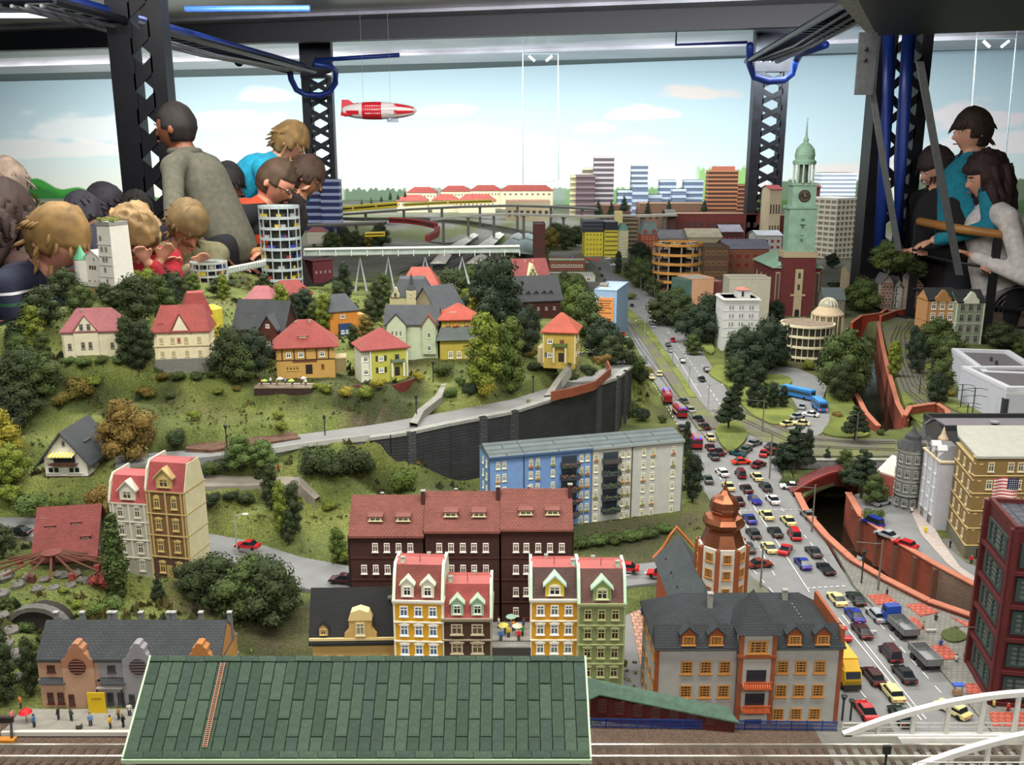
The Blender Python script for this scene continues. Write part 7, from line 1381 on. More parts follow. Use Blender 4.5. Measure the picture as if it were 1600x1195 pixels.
# left edge and hill
trees('dark green tree','in the wood below the castle',[(70,515,440,'d',1.1),(215,500,425,'d',1.2),(250,490,425,'m',1),(128,490,440,'m',1),(195,475,438,'d',1.2),(275,470,420,'d',1.1)])
trees('green tree','along the crest below the castle',[(165,468,440,'d',1.6),(100,470,415,'d',1),(300,462,428,'m',1.2),(215,450,420,'l',1),(345,465,430,'d',1.4),(185,482,450,'d',1.5)])
trees('dark poplar','left of the castle hill wood edge',[(45,540,472,'m',2.2),(25,560,500,'d',2.2)],'col',name='broadleaf_tree')
trees('light green tree','on the hilltop behind the red roofs',[(235,470,417,'l',1.1),(350,470,425,'l',.9),(305,465,425,'n',1)],'tall')
trees('dark conifer','between the castle and the olive-jacketed boy',[(265,475,412,'D',1.1),(280,462,425,'D',1)],'con')
trees('yellow green tree','left of the pink roofed cream house',[(55,545,475,'l',1.1),(35,590,520,'m',1.2),(70,580,515,'m',1.1)],'tall')
trees('dark tree','on the left slope above the white gabled house',[(12,630,555,'d',1.3),(38,630,540,'d',1.2),(62,620,545,'m',1.2),(5,680,600,'k',1.2),(30,660,590,'d',1.2)])
trees('tall dark tree','between the pink roofed and the big cream house',[(200,570,490,'d',.9),(217,585,500,'k',.9),(228,572,495,'d',.9)],'tall')
trees('dark round tree','right of the big cream house',[(360,595,505,'d',.95),(392,590,510,'D',.95),(375,600,530,'m',1)])
trees('yellow green tree','behind the orange inn',[(440,500,440,'l',.9),(508,520,455,'l',1),(490,512,470,'m',1)],'tall')
trees('dark tree','between the glass tower and the orange inn',[(415,470,425,'d',1.2),(462,510,455,'D',1),(478,505,448,'D',1.1),(530,500,435,'d',.8),(540,480,405,'D',.7),(555,512,470,'d',1)],'tall')
trees('dark tree','between the walkway and the turreted villa',[(590,500,435,'d',.9),(578,515,465,'d',1),(600,480,425,'m',.9),(572,530,490,'o',1.2),(552,545,505,'d',1)],'tall')
trees('very dark tree','in front of the mint gabled house',[(650,552,483,'D',1.0),(663,555,495,'D',1.0),(642,548,505,'d',1)])
trees('light green tree','in front of the yellow house on the hill',[(755,612,480,'l',.95,'tall'),(798,615,488,'n',.85,'tall'),(775,590,500,'l',.8,'tall')],'tall')
trees('yellow green tree','right of the turreted villa',[(728,500,448,'l',1.0),(740,505,462,'y',1)],'tall')
trees('large dark tree','behind the light green trees in the middle',[(705,480,415,'d',1.2),(735,470,410,'m',1.2),(760,500,400,'D',.9),(783,520,395,'D',.8),(800,470,395,'d',.9),(768,540,450,'D',.9),(815,560,480,'D',.8),(828,545,470,'D',.7)])
trees('dark tree','between the black slate roof and the avenue',[(880,470,420,'d',1),(900,500,440,'n',1.1),(915,530,450,'m',1),(938,560,490,'D',1.1),(948,555,500,'D',1),(895,480,425,'m',1),(925,510,460,'m',1),(955,570,520,'d',1)])
trees('dark bush','between the road bend and the avenue',[(975,575,530,'d',1),(990,590,545,'m',.9),(1000,600,565,'d',.9),(980,545,520,'d',1),(965,540,510,'D',1),(1010,590,568,'o',1.2)],'bush')
trees('dark green bush','at the foot of the retaining wall',[(985,650,615,'m',1),(1005,658,630,'D',1),(975,640,612,'m',1),(935,668,650,'l',1.4),(825,690,672,'l',1.5),(1035,660,645,'m',1)],'bush')
trees('low garden bush','in front of the pink roofed house',[(105,575,552,'g',1.3),(130,577,553,'g',1.3),(160,574,552,'m',1.3),(185,570,550,'g',1.2)],'bush')
trees('low hedge bush','at the base of the big cream house',[(255,595,578,'o',1.4),(280,597,576,'m',1.4),(310,597,576,'m',1.3),(332,592,572,'m',1.3)],'bush')
trees('yellowish bush','under the brick terrace wall of the lime villa',[(510,620,595,'l',1.3),(540,620,600,'y',1.3),(570,622,598,'l',1.3),(590,608,585,'y',1.3),(495,610,595,'l',1.4),(655,600,575,'y',1)],'bush')
trees('green bush','on the lawn below the light green trees',[(705,625,600,'g',1),(735,620,592,'D',1.1),(760,625,585,'y',.8),(690,590,560,'m',1.2),(720,605,585,'g',1)],'bush')
trees('garden bush','round the yellow villa on the bend',[(835,580,560,'d',1.2),(830,560,535,'o',1.2),(868,608,588,'d',1.2),(895,602,580,'d',1.2),(920,592,565,'d',1.2),(935,585,552,'b',1),(890,590,565,'g',1.1),(945,575,548,'b',1)],'bush')
trees('ochre brown tree','beside the white gabled house',[(200,725,615,'b',.95),(215,705,640,'b',1.0)])
trees('olive bush','on the grass slope above the ochre brown tree',[(95,640,605,'o',.9),(125,625,580,'o',1),(178,670,630,'d',.9),(230,625,595,'o',1.2),(150,605,580,'l',1.3),(305,655,635,'l',1.3),(275,700,665,'d',1.0),(265,625,608,'m',1.2)],'bush')
trees('mossy bush','on the slope below the hill street',[(435,655,640,'l',1.3),(340,620,603,'l',1.3),(370,615,600,'o',1.3),(440,675,655,'l',1.2),(630,770,720,'n',.9),(625,750,730,'l',1)],'bush')
trees('bright yellow green tree','cut off by the left edge',[(5,740,630,'y',.8),(15,760,690,'l',1)])
trees('green bush','below the white gabled house',[(48,805,762,'g',1.2),(95,800,765,'n',1.2),(152,800,745,'b',.8),(18,785,750,'l',1.2),(160,815,775,'o',.9),(130,815,790,'l',1.2)],'bush')
trees('small dark conifer','standing alone on the lower left slopes',[(14,752,712,'k',1),(248,942,895,'k',1.2)],'con')
trees('bright green tree','above the path left of the round bushes',[(378,735,675,'g',1.1),(410,740,685,'g',1.1)])
trees('dark round bush','between the path and the retaining wall',[(490,745,690,'d',1.0),(520,750,695,'d',1.0),(550,745,685,'d',1.0),(572,740,700,'d',.9),(505,735,685,'m',1)],'bush')
trees('dark shrub','along the path behind the tall brown house',[(330,742,715,'m',1.3),(350,738,712,'k',1.3),(330,795,765,'k',1.3),(360,790,762,'k',1.3),(385,790,765,'d',1.3)],'bush')
trees('tree','in the steep clump between path and lower road',[(425,800,720,'d',.8,'tall'),(440,835,745,'l',.6,'tall'),(460,835,750,'d',.7,'tall'),(405,760,730,'d',1),(452,850,790,'d',.7,'tall')],'tall')
trees('small green tree','left of the long brown tenement',[(528,885,822,'n',.85,'tall'),(515,800,780,'l',1.4,'bush'),(540,880,850,'l',1,'bush')],'tall')
trees('big dark green tree','in the clump behind the terraced houses',[(310,935,870,'d',1.3),(345,955,860,'d',1.2),(385,965,870,'m',1.2),(425,980,868,'d',1.1),(440,965,890,'m',1.1),(400,940,860,'m',1.1)])
trees('slim dark green tree','in front of the tall grey house',[(187,935,798,'m',1.3)],'col',name='poplar')
trees('dark red bush','beside the timber carousel',[(165,920,885,'r',1.3)],'bush')
trees('round bush','beside the stone tunnel arch',[(150,965,935,'n',1.3),(180,950,925,'g',1.3),(120,950,935,'l',1.3),(100,930,915,'l',1.3),(40,990,965,'m',1.2)],'bush')
trees('dark tree','down the left edge of the photo',[(5,870,815,'d',1),(2,1090,960,'k',.7,'tall'),(10,1100,985,'d',.7,'tall'),(12,960,930,'m',1),(50,1090,990,'d',.6,'tall'),(55,1060,1000,'g',1,'tall')])
trees('low hedge bush','along the foot of the white flats',[(905,857,835,'m',2.0),(933,853,832,'g',2.0),(960,849,828,'m',2.0),(987,844,824,'g',2.0),(1014,839,820,'m',2.0),(1038,832,814,'g',1.8)],'bush')
trees('slim dark tree','between the white flats and the traffic jam',[(1072,720,655,'D',.55,'tall'),(1082,785,705,'D',.7,'tall'),(1092,745,715,'D',.7,'tall'),(1075,760,700,'d',.6,'tall')],'tall')
# avenue and church side
trees('dark pine','on the traffic island in the middle of the junction',[(1138,675,608,'D',1.15)],'pine')
trees('dark tree','on the lawn below the tram street',[(1240,745,662,'D',1.1,'pine'),(1222,735,690,'D',1),(1262,720,668,'D',.6,'tall'),(1232,760,740,'m',1.4,'bush')])
trees('small dark conifer','in front of the grey stone wall',[(1291,733,697,'D',1.2)],'con')
trees('dark tree','by the dark red canal bridge',[(1345,780,700,'D',1.1,'pine'),(1365,790,735,'m',1),(1330,760,715,'d',1.1),(1362,815,790,'m',1.4,'bush'),(1320,738,700,'m',1)])
trees('big dark tree','between the round cream office and the canal',[(1320,620,505,'m',.9),(1302,590,520,'m',1.1),(1335,590,525,'d',1),(1312,630,560,'d',.9),(1328,610,540,'d',.8)])
trees('dark pine','on the small lawn above the canal wall',[(1335,690,632,'D',1.2),(1308,655,640,'b',1.2,'bush'),(1375,680,668,'m',1.2,'bush')],'pine')
trees('dark tree','between the avenue and the round cream office',[(1170,590,510,'D',1),(1195,580,490,'D',.9),(1150,600,555,'d',1),(1212,570,520,'d',1),(1160,560,505,'d',1),(1140,560,530,'d',1),(1180,605,560,'D',1),(1225,560,520,'m',1)])
trees('small dark tree','in front of the blue buses',[(1175,640,590,'D',.9),(1192,642,600,'D',.9),(1207,640,595,'D',.9),(1223,640,600,'D',.9),(1150,630,580,'D',.9)],'tall')
trees('small bright shrub','at the entrance of the round cream office',[(1262,578,558,'l',1.1,'bush'),(1280,580,545,'D',.7,'tall'),(1292,580,555,'n',1,'bush'),(1222,572,555,'n',1,'bush')],'bush')
trees('dark tree','along the left side of the church',[(1212,505,465,'D',1),(1190,560,500,'D',.6,'tall'),(1165,545,515,'d',1),(1275,500,478,'m',1.1),(1265,510,490,'m',1.1)])
trees('dark tree','right of the church front',[(1300,470,440,'d',1),(1345,490,430,'m',1.1),(1335,480,440,'d',1.1),(1300,420,393,'D',1.1),(1320,460,440,'d',1),(1352,405,395,'m',1.4)])
trees('bushy green tree','at the foot of the right black column',[(1385,425,372,'m',1.2),(1410,428,388,'m',1.2),(1375,420,395,'l',1.2),(1435,435,405,'d',1.4),(1395,418,385,'n',1.1)],h=(4.75,))
trees('dark tree','below the round car park',[(1040,510,450,'d',1.1),(1065,515,455,'d',1.1),(1090,540,470,'D',1),(1055,500,445,'m',1),(1105,530,455,'D',1.0),(1020,465,430,'d',1),(1082,555,520,'m',1.2),(1115,515,470,'d',1)])
trees('tree','between the avenue and the round car park',[(990,440,395,'d',1),(1000,450,400,'m',1),(1010,455,405,'d',1),(1000,410,375,'D',1.1),(966,430,390,'D',.7,'tall'),(985,470,455,'n',1.4,'bush'),(1010,420,398,'d',1),(1058,515,485,'l',1,'tall')])
trees('yellowish tree','beside the tram loop at the canal wall',[(1396,590,528,'l',.75),(1392,560,535,'y',.8)],'tall')
trees('slim dark pine','inside the tram loop',[(1425,570,505,'D',.7),(1432,585,515,'D',.7),(1450,560,520,'D',.8)],'tall')
trees('dark tree','in front of the orange brown gabled house',[(1465,560,492,'m',1.1),(1478,585,520,'m',1),(1468,615,560,'m',.9),(1463,630,580,'D',1),(1455,540,500,'d',1)])
trees('small round pine','by the tram masts',[(1462,628,582,'D',1.1,'pine'),(1482,620,605,'y',1.3,'bush'),(1578,655,615,'o',.8,'tall')],'pine')
trees('bright green bush','inside the brick garden wall',[(1430,645,624,'g',1.4)],'bush')
trees('dark tree','below the vaulted station',[(1560,545,500,'d',1.3),(1545,535,505,'m',1.2),(1585,548,515,'d',1.2),(1600,560,525,'m',1.1)])
trees('low shrub','in the round bed on the plaza',[(1490,990,978,'m',1.6)],'bush')
# far woods
trees('distant dark tree','behind the railway curve',[(540,385,352,'d',1),(555,390,358,'d',1.2),(520,392,360,'m',1.2),(575,388,362,'o',1.2),(595,388,345,'d',1),(600,350,330,'d',1),(530,375,355,'d',1.2),(560,372,352,'m',1.2)],h=.0)
trees('distant green tree','below the red roofed barracks',[(640,335,318,'d',1.2),(660,340,320,'d',1.2),(700,350,328,'d',1.2),(725,352,335,'m',1.2),(745,350,330,'d',1.2),(770,345,325,'r',1.2),(790,350,332,'d',1.2),(820,350,330,'d',1.2)],h=.05)
trees('distant dark tree','left of the yellow offices',[(870,385,345,'d',1),(885,390,350,'d',1),(900,385,350,'d',1),(860,390,352,'o',1),(880,370,335,'D',.8,'tall'),(895,350,328,'d',1.1),(912,345,325,'d',1.1),(845,410,375,'n',1)],h=.0)
trees('distant dark conifer','along the skyline of the city',[(935,340,310,'D',1),(955,338,312,'D',1),(1012,335,312,'D',1),(1045,332,310,'D',1),(1100,330,310,'D',1),(975,330,302,'D',1),(1188,325,300,'n',1),(1240,330,312,'D',1)],'con',h=(9.05,))
trees('small conifer','on the horizon by the red roofed barracks',[(610,312,298,'D',1),(622,312,302,'D',1),(596,315,305,'D',1),(633,308,296,'D',1),(580,318,307,'m',1.1),(565,320,310,'m',1.1)],'con',h=(10.2,))
trees('distant bush','between the sheds and the white tower block',[(1155,400,385,'l',1.5),(1165,415,395,'d',1.4),(1145,415,400,'d',1.4),(1195,405,388,'d',1.4),(1180,420,408,'d',1.4)],'bush',h=.0)
trees('green tree','on the far table behind the left visitors',[(50,330,300,'l',1.3),(70,335,315,'y',1.3),(20,345,320,'d',1.3),(95,335,312,'d',1.3),(115,340,318,'m',1.3)],h=(7.5,))
# ---------------------------------------------------------------- vehicles
PA={'white':'d8dadb','cream':'d4c98a','black':'15161a','dark grey':'34383c','silver':'9aa0a6','red':'b01c22','dark red':'5e1418','maroon':'3a1216','blue':'1c2f8a','green grey':'44584e','teal':'1e4a50','orange red':'d8361c','brown red':'6e2a1c','grey':'6a6e70','dark green':'16281e'}
def carmesh(k):
 L_,w,h=.052,.0205,.0165
 if k=='wagon':roof=[(-.019,.0098),(-.0165,h),(.0065,h),(.0125,.0102)]
 elif k=='van':roof=[(-.023,.0098),(-.022,.021),(.010,.021),(.018,.0102)]
 elif k=='cabrio':roof=[(-.006,.0098),(-.0055,.0102),(.0052,.0145),(.0085,.0102)]
 else:roof=[(-.0185,.0098),(-.011,h),(.0035,h),(.0115,.0102)]
 low=[(-.026,.0035),(-.0262,.0085),(-.0245,.0100),(.010,.0100),(.0245,.0082),(.026,.0060),(.0258,.0035)]
 m=MB();n=len(low);v=[(-w/2,y,z)for y,z in low]+[(w/2,y,z)for y,z in low];m.add(v,[(i,(i+1)%n,n+(i+1)%n,n+i)for i in range(n)]+[tuple(range(n-1,-1,-1)),tuple(range(n,2*n))])
 g=MB();a,b=w*.46,w*.38;q=roof;V=[(-a,q[0][0],q[0][1]),(-b,q[1][0],q[1][1]),(-b,q[2][0],q[2][1]),(-a,q[3][0],q[3][1])];V+=[(-x,y,z)for x,y,z in V];g.add(V,[(0,1,2,3),(7,6,5,4),(0,4,5,1),(1,5,6,2),(2,6,7,3)])
 if k!='cabrio':m.box(-b-.0001,b+.0001,q[1][0]+.0006,q[2][0]-.0006,q[1][1]-.0008,q[1][1]+.0006)
 for sx in(-1,1):m.box(sx*b-.0006,sx*b+.0006,q[1][0]+.001,q[2][0]-.001,.0098,q[1][1])if k=='wagon' else None
 return m.mesh('car',[P('888888',.25)]),g.mesh('windows',P('1a2026',.12))
CM={k:carmesh(k)for k in('sedan','wagon','van','cabrio')}
_w=MB();_w.lathe([(.0038,-.002),(.0038,.002)],10);WHM=_w.mesh('wheel',P('121212',.7));LAMP=MB().box(-.0025,.0025,-.0006,0,0,.0018).mesh('rear_light',P('c02018'));LMF=MB().box(-.0025,.0025,0,.0006,0,.0018).mesh('headlight',P('e8e8e0',.2))
def vehicle(px,py,colr,kind='sedan',rot=0,label='',h=.004,pt=None,small=False,group=None):
 p=pt or G(px,py+3,h);o=inst(CM[kind][0],'car',None,p,rot*D2R,None,[P(PA[colr],.25)]);tag(o,label,'car',group);inst(CM[kind][1],'windows',o)
 if small:return o
 for sx in(-1,1):
  for y in(-.0155,.0165):w_=inst(WHM,'wheel',o,(sx*.0092,y,.0038));w_.rotation_euler=(0,math.pi/2,0)
  inst(LAMP,'rear_light',o,(sx*.0072,-.0261,.0065));inst(LMF,'headlight',o,(sx*.0072,.0256,.0058))
 return o
TX=[]
for a in[ # near jam, from the bridge upwards
 (1314,990,'red','sedan',0,'red car half hidden behind the right end of the town hall roof'),(1307,937,'cream','sedan',4,'cream taxi just past the right gable of the town hall'),(1337,936,'dark green','sedan',3,'dark green car at the stop line beside the red paving squares'),(1335,962,'blue','sedan',3,'blue saloon left of the silver estate car'),(1369,962,'silver','wagon',5,'silver estate car directly behind the dump truck cab'),
 (1346,987,'maroon','sedan',3,'dark maroon car below the blue saloon'),(1391,1023,'maroon','van',3,'dark plum people carrier left of the grey trailer'),(1364,1058,'maroon','wagon',4,'dark maroon estate car right beside the yellow lorry'),(1412,1055,'black','sedan',4,'black saloon with shiny windows between dark estate car and trailer'),(1393,1083,'cream','wagon',4,'cream estate taxi just above the first bridge arch'),
 (1352,1112,'red','sedan',2,'red car seen at the left foot of the white bridge arch'),(1407,1120,'dark green','sedan',2,'dark green car seen under the bridge arch'),(1488,1110,'cream','wagon',30,'cream taxi seen between hangers of the bridge arch, turned aside'),
 (1254,881,'blue','sedan',4,'blue car below the red car turned aside'),(1290,889,'black','cabrio',6,'black open-top car near the canal pavement'),(1271,863,'dark grey','sedan',5,'dark grey car beside the pavement, above the black open-top car'),(1227,859,'red','sedan',-28,'bright red car turned to the left right of the cream taxi by the tower'),(1201,856,'cream','sedan',4,'cream taxi right next to the copper tower'),
 (1187,882,'brown red','sedan',-78,'brown red car standing crosswise beside the copper tower'),(1241,836,'red','van',-3,'red hatchback near the canal side lamp post'),(1211,832,'dark green','sedan',5,'dark green car left of the red hatchback'),(1177,834,'dark grey','wagon',5,'grey brown off-road car with pale roof right of the copper helm'),(1168,856,'dark grey','sedan',5,'dark grey car hidden partly by the copper tower'),
 (1171,811,'blue','sedan',4,'blue grey car right of the copper helm'),(1197,805,'cream','sedan',4,'pale cream car between blue grey car and taxi near the canal'),(1231,814,'cream','sedan',6,'cream taxi with roof sign beside the canal pavement'),(1153,783,'maroon','sedan',4,'dark car emerging behind the copper helm tip'),(1179,781,'blue','cabrio',4,'small blue open-top car in the middle of the jam'),
 (1207,781,'white','sedan',5,'white car right of the blue open-top car'),(1166,764,'maroon','sedan',4,'maroon black car above the blue open-top car'),(1196,761,'dark grey','wagon',4,'dark blue grey estate car below the cream taxi'),(1182,745,'cream','sedan',3,'cream taxi right of the dark red hatchback'),(1157,741,'dark red','van',0,'dark red hatchback below the orange sports car'),
 (1138,760,'cream','sedan',4,'pale cream car just left above the copper helm tip'),(1128,738,'white','wagon',10,'white estate car left of the dark red hatchback'),(1106,749,'green grey','sedan',0,'green grey car alone in the left lane beside the slim trees'),(1185,726,'dark red','wagon',-45,'dark red car turned beside the orange sports car'),(1158,721,'orange red','sedan',-80,'orange red sports car standing crosswise on the junction'),
 (1193,708,'red','sedan',-20,'red car with white roof at the right of the junction'),(1207,697,'dark grey','sedan',-60,'dark car behind the red car at the tram street corner'),(1210,706,'brown red','sedan',-70,'rusty red car half hidden by the lamp post at the junction corner'),(1152,708,'teal','cabrio',40,'teal open car on the junction above the orange sports car'),(1166,702,'green grey','wagon',-35,'dark green grey car between teal car and grey car'),
 (1179,692,'grey','wagon',-50,'grey green car nearest the tram tracks'),(1115,713,'dark grey','sedan',5,'dark grey saloon left of the traffic island'),(1110,699,'dark red','sedan',3,'dark red car below the cream taxi by the fire engine'),(1122,706,'maroon','sedan',15,'brown black car at the tip of the traffic island'),(1109,683,'cream','sedan',3,'cream taxi beside the red fire engine'),
 (1101,666,'maroon','sedan',12,'maroon car beside the traffic island pine'),(1091,654,'black','sedan',12,'black car right behind the ladder truck'),(1078,640,'silver','sedan',10,'silver grey car right of the ladder truck'),(1068,626,'green grey','sedan',10,'green and white police style car above the ladder truck'),(1066,668,'dark grey','sedan',0,'dark car in the side street left of the fire engine'),(1067,695,'dark grey','sedan',0,'dark car half hidden at the corner of the white flats'),
 (1235,760,'white','sedan',80,'small white car parked by the red canal bridge'),(1262,805,'grey','sedan',5,'pale car at the foot of the canal lamp post')]:vehicle(*a)
for a in[(1364,817,'blue','van',28,'dark blue van parked on the brick quay street'),(1385,836,'silver','sedan',34,'silver grey car parked between blue van and red car'),(1414,851,'red','wagon',40,'red estate car parked on the quay street'),(1377,785,'silver','sedan',-60,'white silver car near the grey corner house')]:vehicle(*a)
for a in[(387,853,'red','sedan',78,'bright red car on the lower road left of the tenement'),(535,906,'maroon','sedan',82,'dark maroon car at the left corner of the tenement'),(30,831,'black','sedan',80,'black car on the road left of the farmhouse'),(978,888,'red','sedan',80,'red car half hidden behind the green town house'),(1031,897,'red','sedan',76,'red car on the lower road left of the town hall wing')]:vehicle(*a,h=.066 if a[0]<100 else(.03 if a[0]<450 else .01))
for i,(x,y,c,k)in enumerate([(977,452,'cream','sedan'),(978,465,'dark grey','sedan'),(987,476,'black','sedan'),(1014,484,'cream','sedan'),(1019,508,'silver','sedan'),(1051,530,'red','sedan'),(1044,538,'black','wagon'),(1047,546,'silver','sedan'),(1066,563,'black','sedan'),(1104,577,'black','sedan'),(1096,592,'black','wagon'),(973,521,'orange red','sedan'),(979,529,'white','sedan'),(984,537,'white','wagon'),(1030,583,'cream','wagon'),(1018,588,'cream','sedan'),(1013,577,'blue','sedan'),(937,418,'dark grey','sedan'),(940,428,'black','sedan'),(945,437,'grey','sedan')]):
 lab=['pale car at the top of the avenue opposite the blue block','dark grey car beside the blue office block','black car on the avenue right of the advertisement board','pale cream car in the right lane below the black car','silver car on the upper avenue','red car on the avenue near the right kerb','black estate car left of the red avenue car','silver grey car just below the black estate car','black car half way down the avenue','black car at the right kerb of the avenue','black and white car on the avenue near the lowest lamps','orange red car parked left of the tram bed','white car parked below the orange red parked car','white van parked left of the tram bed','cream estate car above the fire engines','cream car half hidden in the bushes by the fire engines','blue light car by the bushes at the upper left lane','tiny grey car in front of the yellow offices','tiny black car at the far end of the avenue','tiny grey car at the far end of the avenue, nearest one'][i]
 vehicle(x,y,c,k,[0,3,-3][i%3],lab,small=True)
for i,(x,y,c)in enumerate([(1253,635,'silver'),(1266,647,'white'),(1246,650,'silver'),(1231,662,'cream'),(1252,661,'cream')]):vehicle(x,y,c,'sedan',[-20,60,-60,-65,70][i],['silver white car behind the blue buses','white car right below the blue buses','silver car left of the white car by the buses','cream car at the exit of the bus loop, left one','cream car at the exit of the bus loop, right one'][i])
for i,(x,y,c)in enumerate([(920,403,'orange red'),(932,404,'orange red'),(895,400,'blue'),(950,402,'white'),(1017,397,'blue'),(1145,398,'red'),(1172,397,'blue'),(915,408,'silver'),(958,412,'white')]):vehicle(x,y,c,'wagon',80,'tiny '+c+' vehicle in the far '+['square before the yellow offices, left one','square before the yellow offices, right one','station forecourt','crossing right of the yellow offices','street beside the round car park','depot yard','depot yard beside the red one','square near the striped roof shop','crossing above the avenue'][i],small=True)
# trucks
def wheels(t,ys,w,r=.0058):
 for y in ys:
  for sx in(-1,1):o=inst(WHM,'wheel',t,(sx*w,y,r),0,r/.0038);o.rotation_euler=(0,math.pi/2,0)
t=thing('lorry','yellow box lorry facing the viewer beside the town hall','truck',G(1331,1080,.004),3*D2R);YL=M('d0a418',.4,var=.06)
MB().box(-.0145,.0145,.020,.100,.010,.046).build('cargo_box',YL,t);MB().ext([(-.001,.008),(-.002,.022),(.003,.034),(.018,.034),(.018,.008)],-.0135,.0135).build('cab',YL,t);MB().ext([(-.0022,.0225),(.0022,.0325),(.0026,.0325),(-.0018,.0225)],-.012,.012).build('windscreen',GL,t);MB().box(-.0135,.0135,-.003,.002,.004,.012).build('bumper',P('26282a'),t);MB().box(-.012,.012,-.0025,-.0015,.0125,.019).build('grille',P('8a7018'),t);MB().ext([(.004,.034),(.016,.046),(.018,.034)],-.012,.012).build('wind_deflector',YL,t);MB().box(-.012,.012,.018,.098,.006,.010).build('chassis',P('1c1c1e'),t);wheels(t,(.010,.080,.092),.0125)
def tipper(label,px,py,cab,rz,h=.004):
 t=thing('dump_truck' if cab else 'trailer',label,'truck',G(px,py,h),rz*D2R);L_=.056;gr=M('8f9294',.4,.6);m=MB().box(-.0145,.0145,0,L_,.012,.0135)
 for a in((-.0145,-.0135,0,L_),(.0135,.0145,0,L_),(-.0145,.0145,0,.001),(-.0145,.0145,L_-.001,L_)):m.box(*a,.0135,.024)
 for y in np.arange(.008,L_,.0095):m.box(-.0152,-.0145,y,y+.0012,.0125,.024);m.box(.0145,.0152,y,y+.0012,.0125,.024)
 m.build('tipper_body',gr,t);MB().box(-.008,.008,.002,L_,.006,.012).build('chassis',P('1c1c1e'),t);wheels(t,(.012,.024,L_-.012),.0115)
 if cab:MB().box(-.014,.014,L_+.003,L_+.023,.008,.024).ext([(L_+.003,.024),(L_+.023,.024),(L_+.020,.036),(L_+.004,.036)],-.013,.013).build('cab',M('20429a',.4,var=.06),t);MB().box(-.0142,.0142,L_+.009,L_+.020,.024,.032).build('cab_windows',GL,t);wheels(t,(L_+.014,),.0125)
tipper('blue and silver dump truck with empty tipper body on the avenue',1424,1003,True,8);tipper('silver trailer with empty tipper body behind the dump truck',1459,1051,False,6)
def fire(label,px,py,rz,ladder):
 t=thing('fire_engine',label,'truck',G(px,py,.004),rz*D2R);rd=M('8e1418',.35,var=.06);MB().box(-.0145,.0145,.022,.085,.009,.030).build('body',rd,t);MB().box(-.014,.014,0,.021,.008,.033).build('cab',rd,t);MB().box(-.0142,.0142,-.0006,.014,.021,.030).build('cab_windows',GL,t);MB().box(-.0147,.0147,.022,.085,.015,.018).build('stripe',P('e0e0dc'),t);wheels(t,(.012,.062,.076),.0125)
 for sx in(-1,1):MB().lathe([(.003,0),(.003,.003),(.001,.0045)],8).build('blue_light',M('1424ff',emit=6,var=0),t,loc=(sx*.009,.006,.033))
 m=MB();[m.box(sx*.005-.0006,sx*.005+.0006,.0,.085,.036,.038)for sx in(-1,1)];[m.box(-.005,.005,y,y+.0008,.0365,.0375)for y in np.arange(.002,.085,.006)];m.build('ladder',P('b4b8bc',.4),t)
fire('red fire engine with blue lights at the upper end of the queue',1040,622,176,1);fire('red ladder truck in the middle between the two other fire engines',1067,655,4,1);fire('red fire engine with blue light beside the white flats',1090,704,2,1)
def bus(label,px,py,rz,L_=.135):
 t=thing('bus',label,'bus',G(px,py,.005),rz*D2R);bl=M('2f74b8',.35,var=.06);MB().box(-.0145,.0145,0,L_,.005,.034).build('body',bl,t);MB().box(-.0148,.0148,.003,L_-.003,.017,.027).build('windows',GL2,t);MB().box(-.0135,.0135,.002,L_-.002,.034,.036).build('roof',M('4b94d0',.4),t);MB().box(-.012,.012,-.0006,0,.016,.029).build('rear_window',GL,t);wheels(t,(.025,L_-.025),.0125);[MB().box(-.002,.002,-.001,0,0,.004).build('rear_light',M('ff3018',emit=2,var=0),t,loc=(sx*.011,0,.009))for sx in(-1,1)]
bus('blue bus standing diagonally in the bus loop, left one',1270,626,40,.12);bus('blue bus seen from behind in the bus loop, right one',1286,645,0,.085)
# cars on the round car park
cpk,rr_,zr_=CPARK
for k in range(6):
 a=-2.7+k*.42;vehicle(0,0,['white','green grey','cream','dark grey','white','silver'][k],'wagon',a/D2R,['leftmost','second from left','third from left','fourth from left','fifth from left','rightmost'][k]+' car parked on the top deck of the round car park',pt=cpk+Vector((math.cos(a)*rr_*.75,math.sin(a)*rr_*.75,zr_[-1])),small=True)
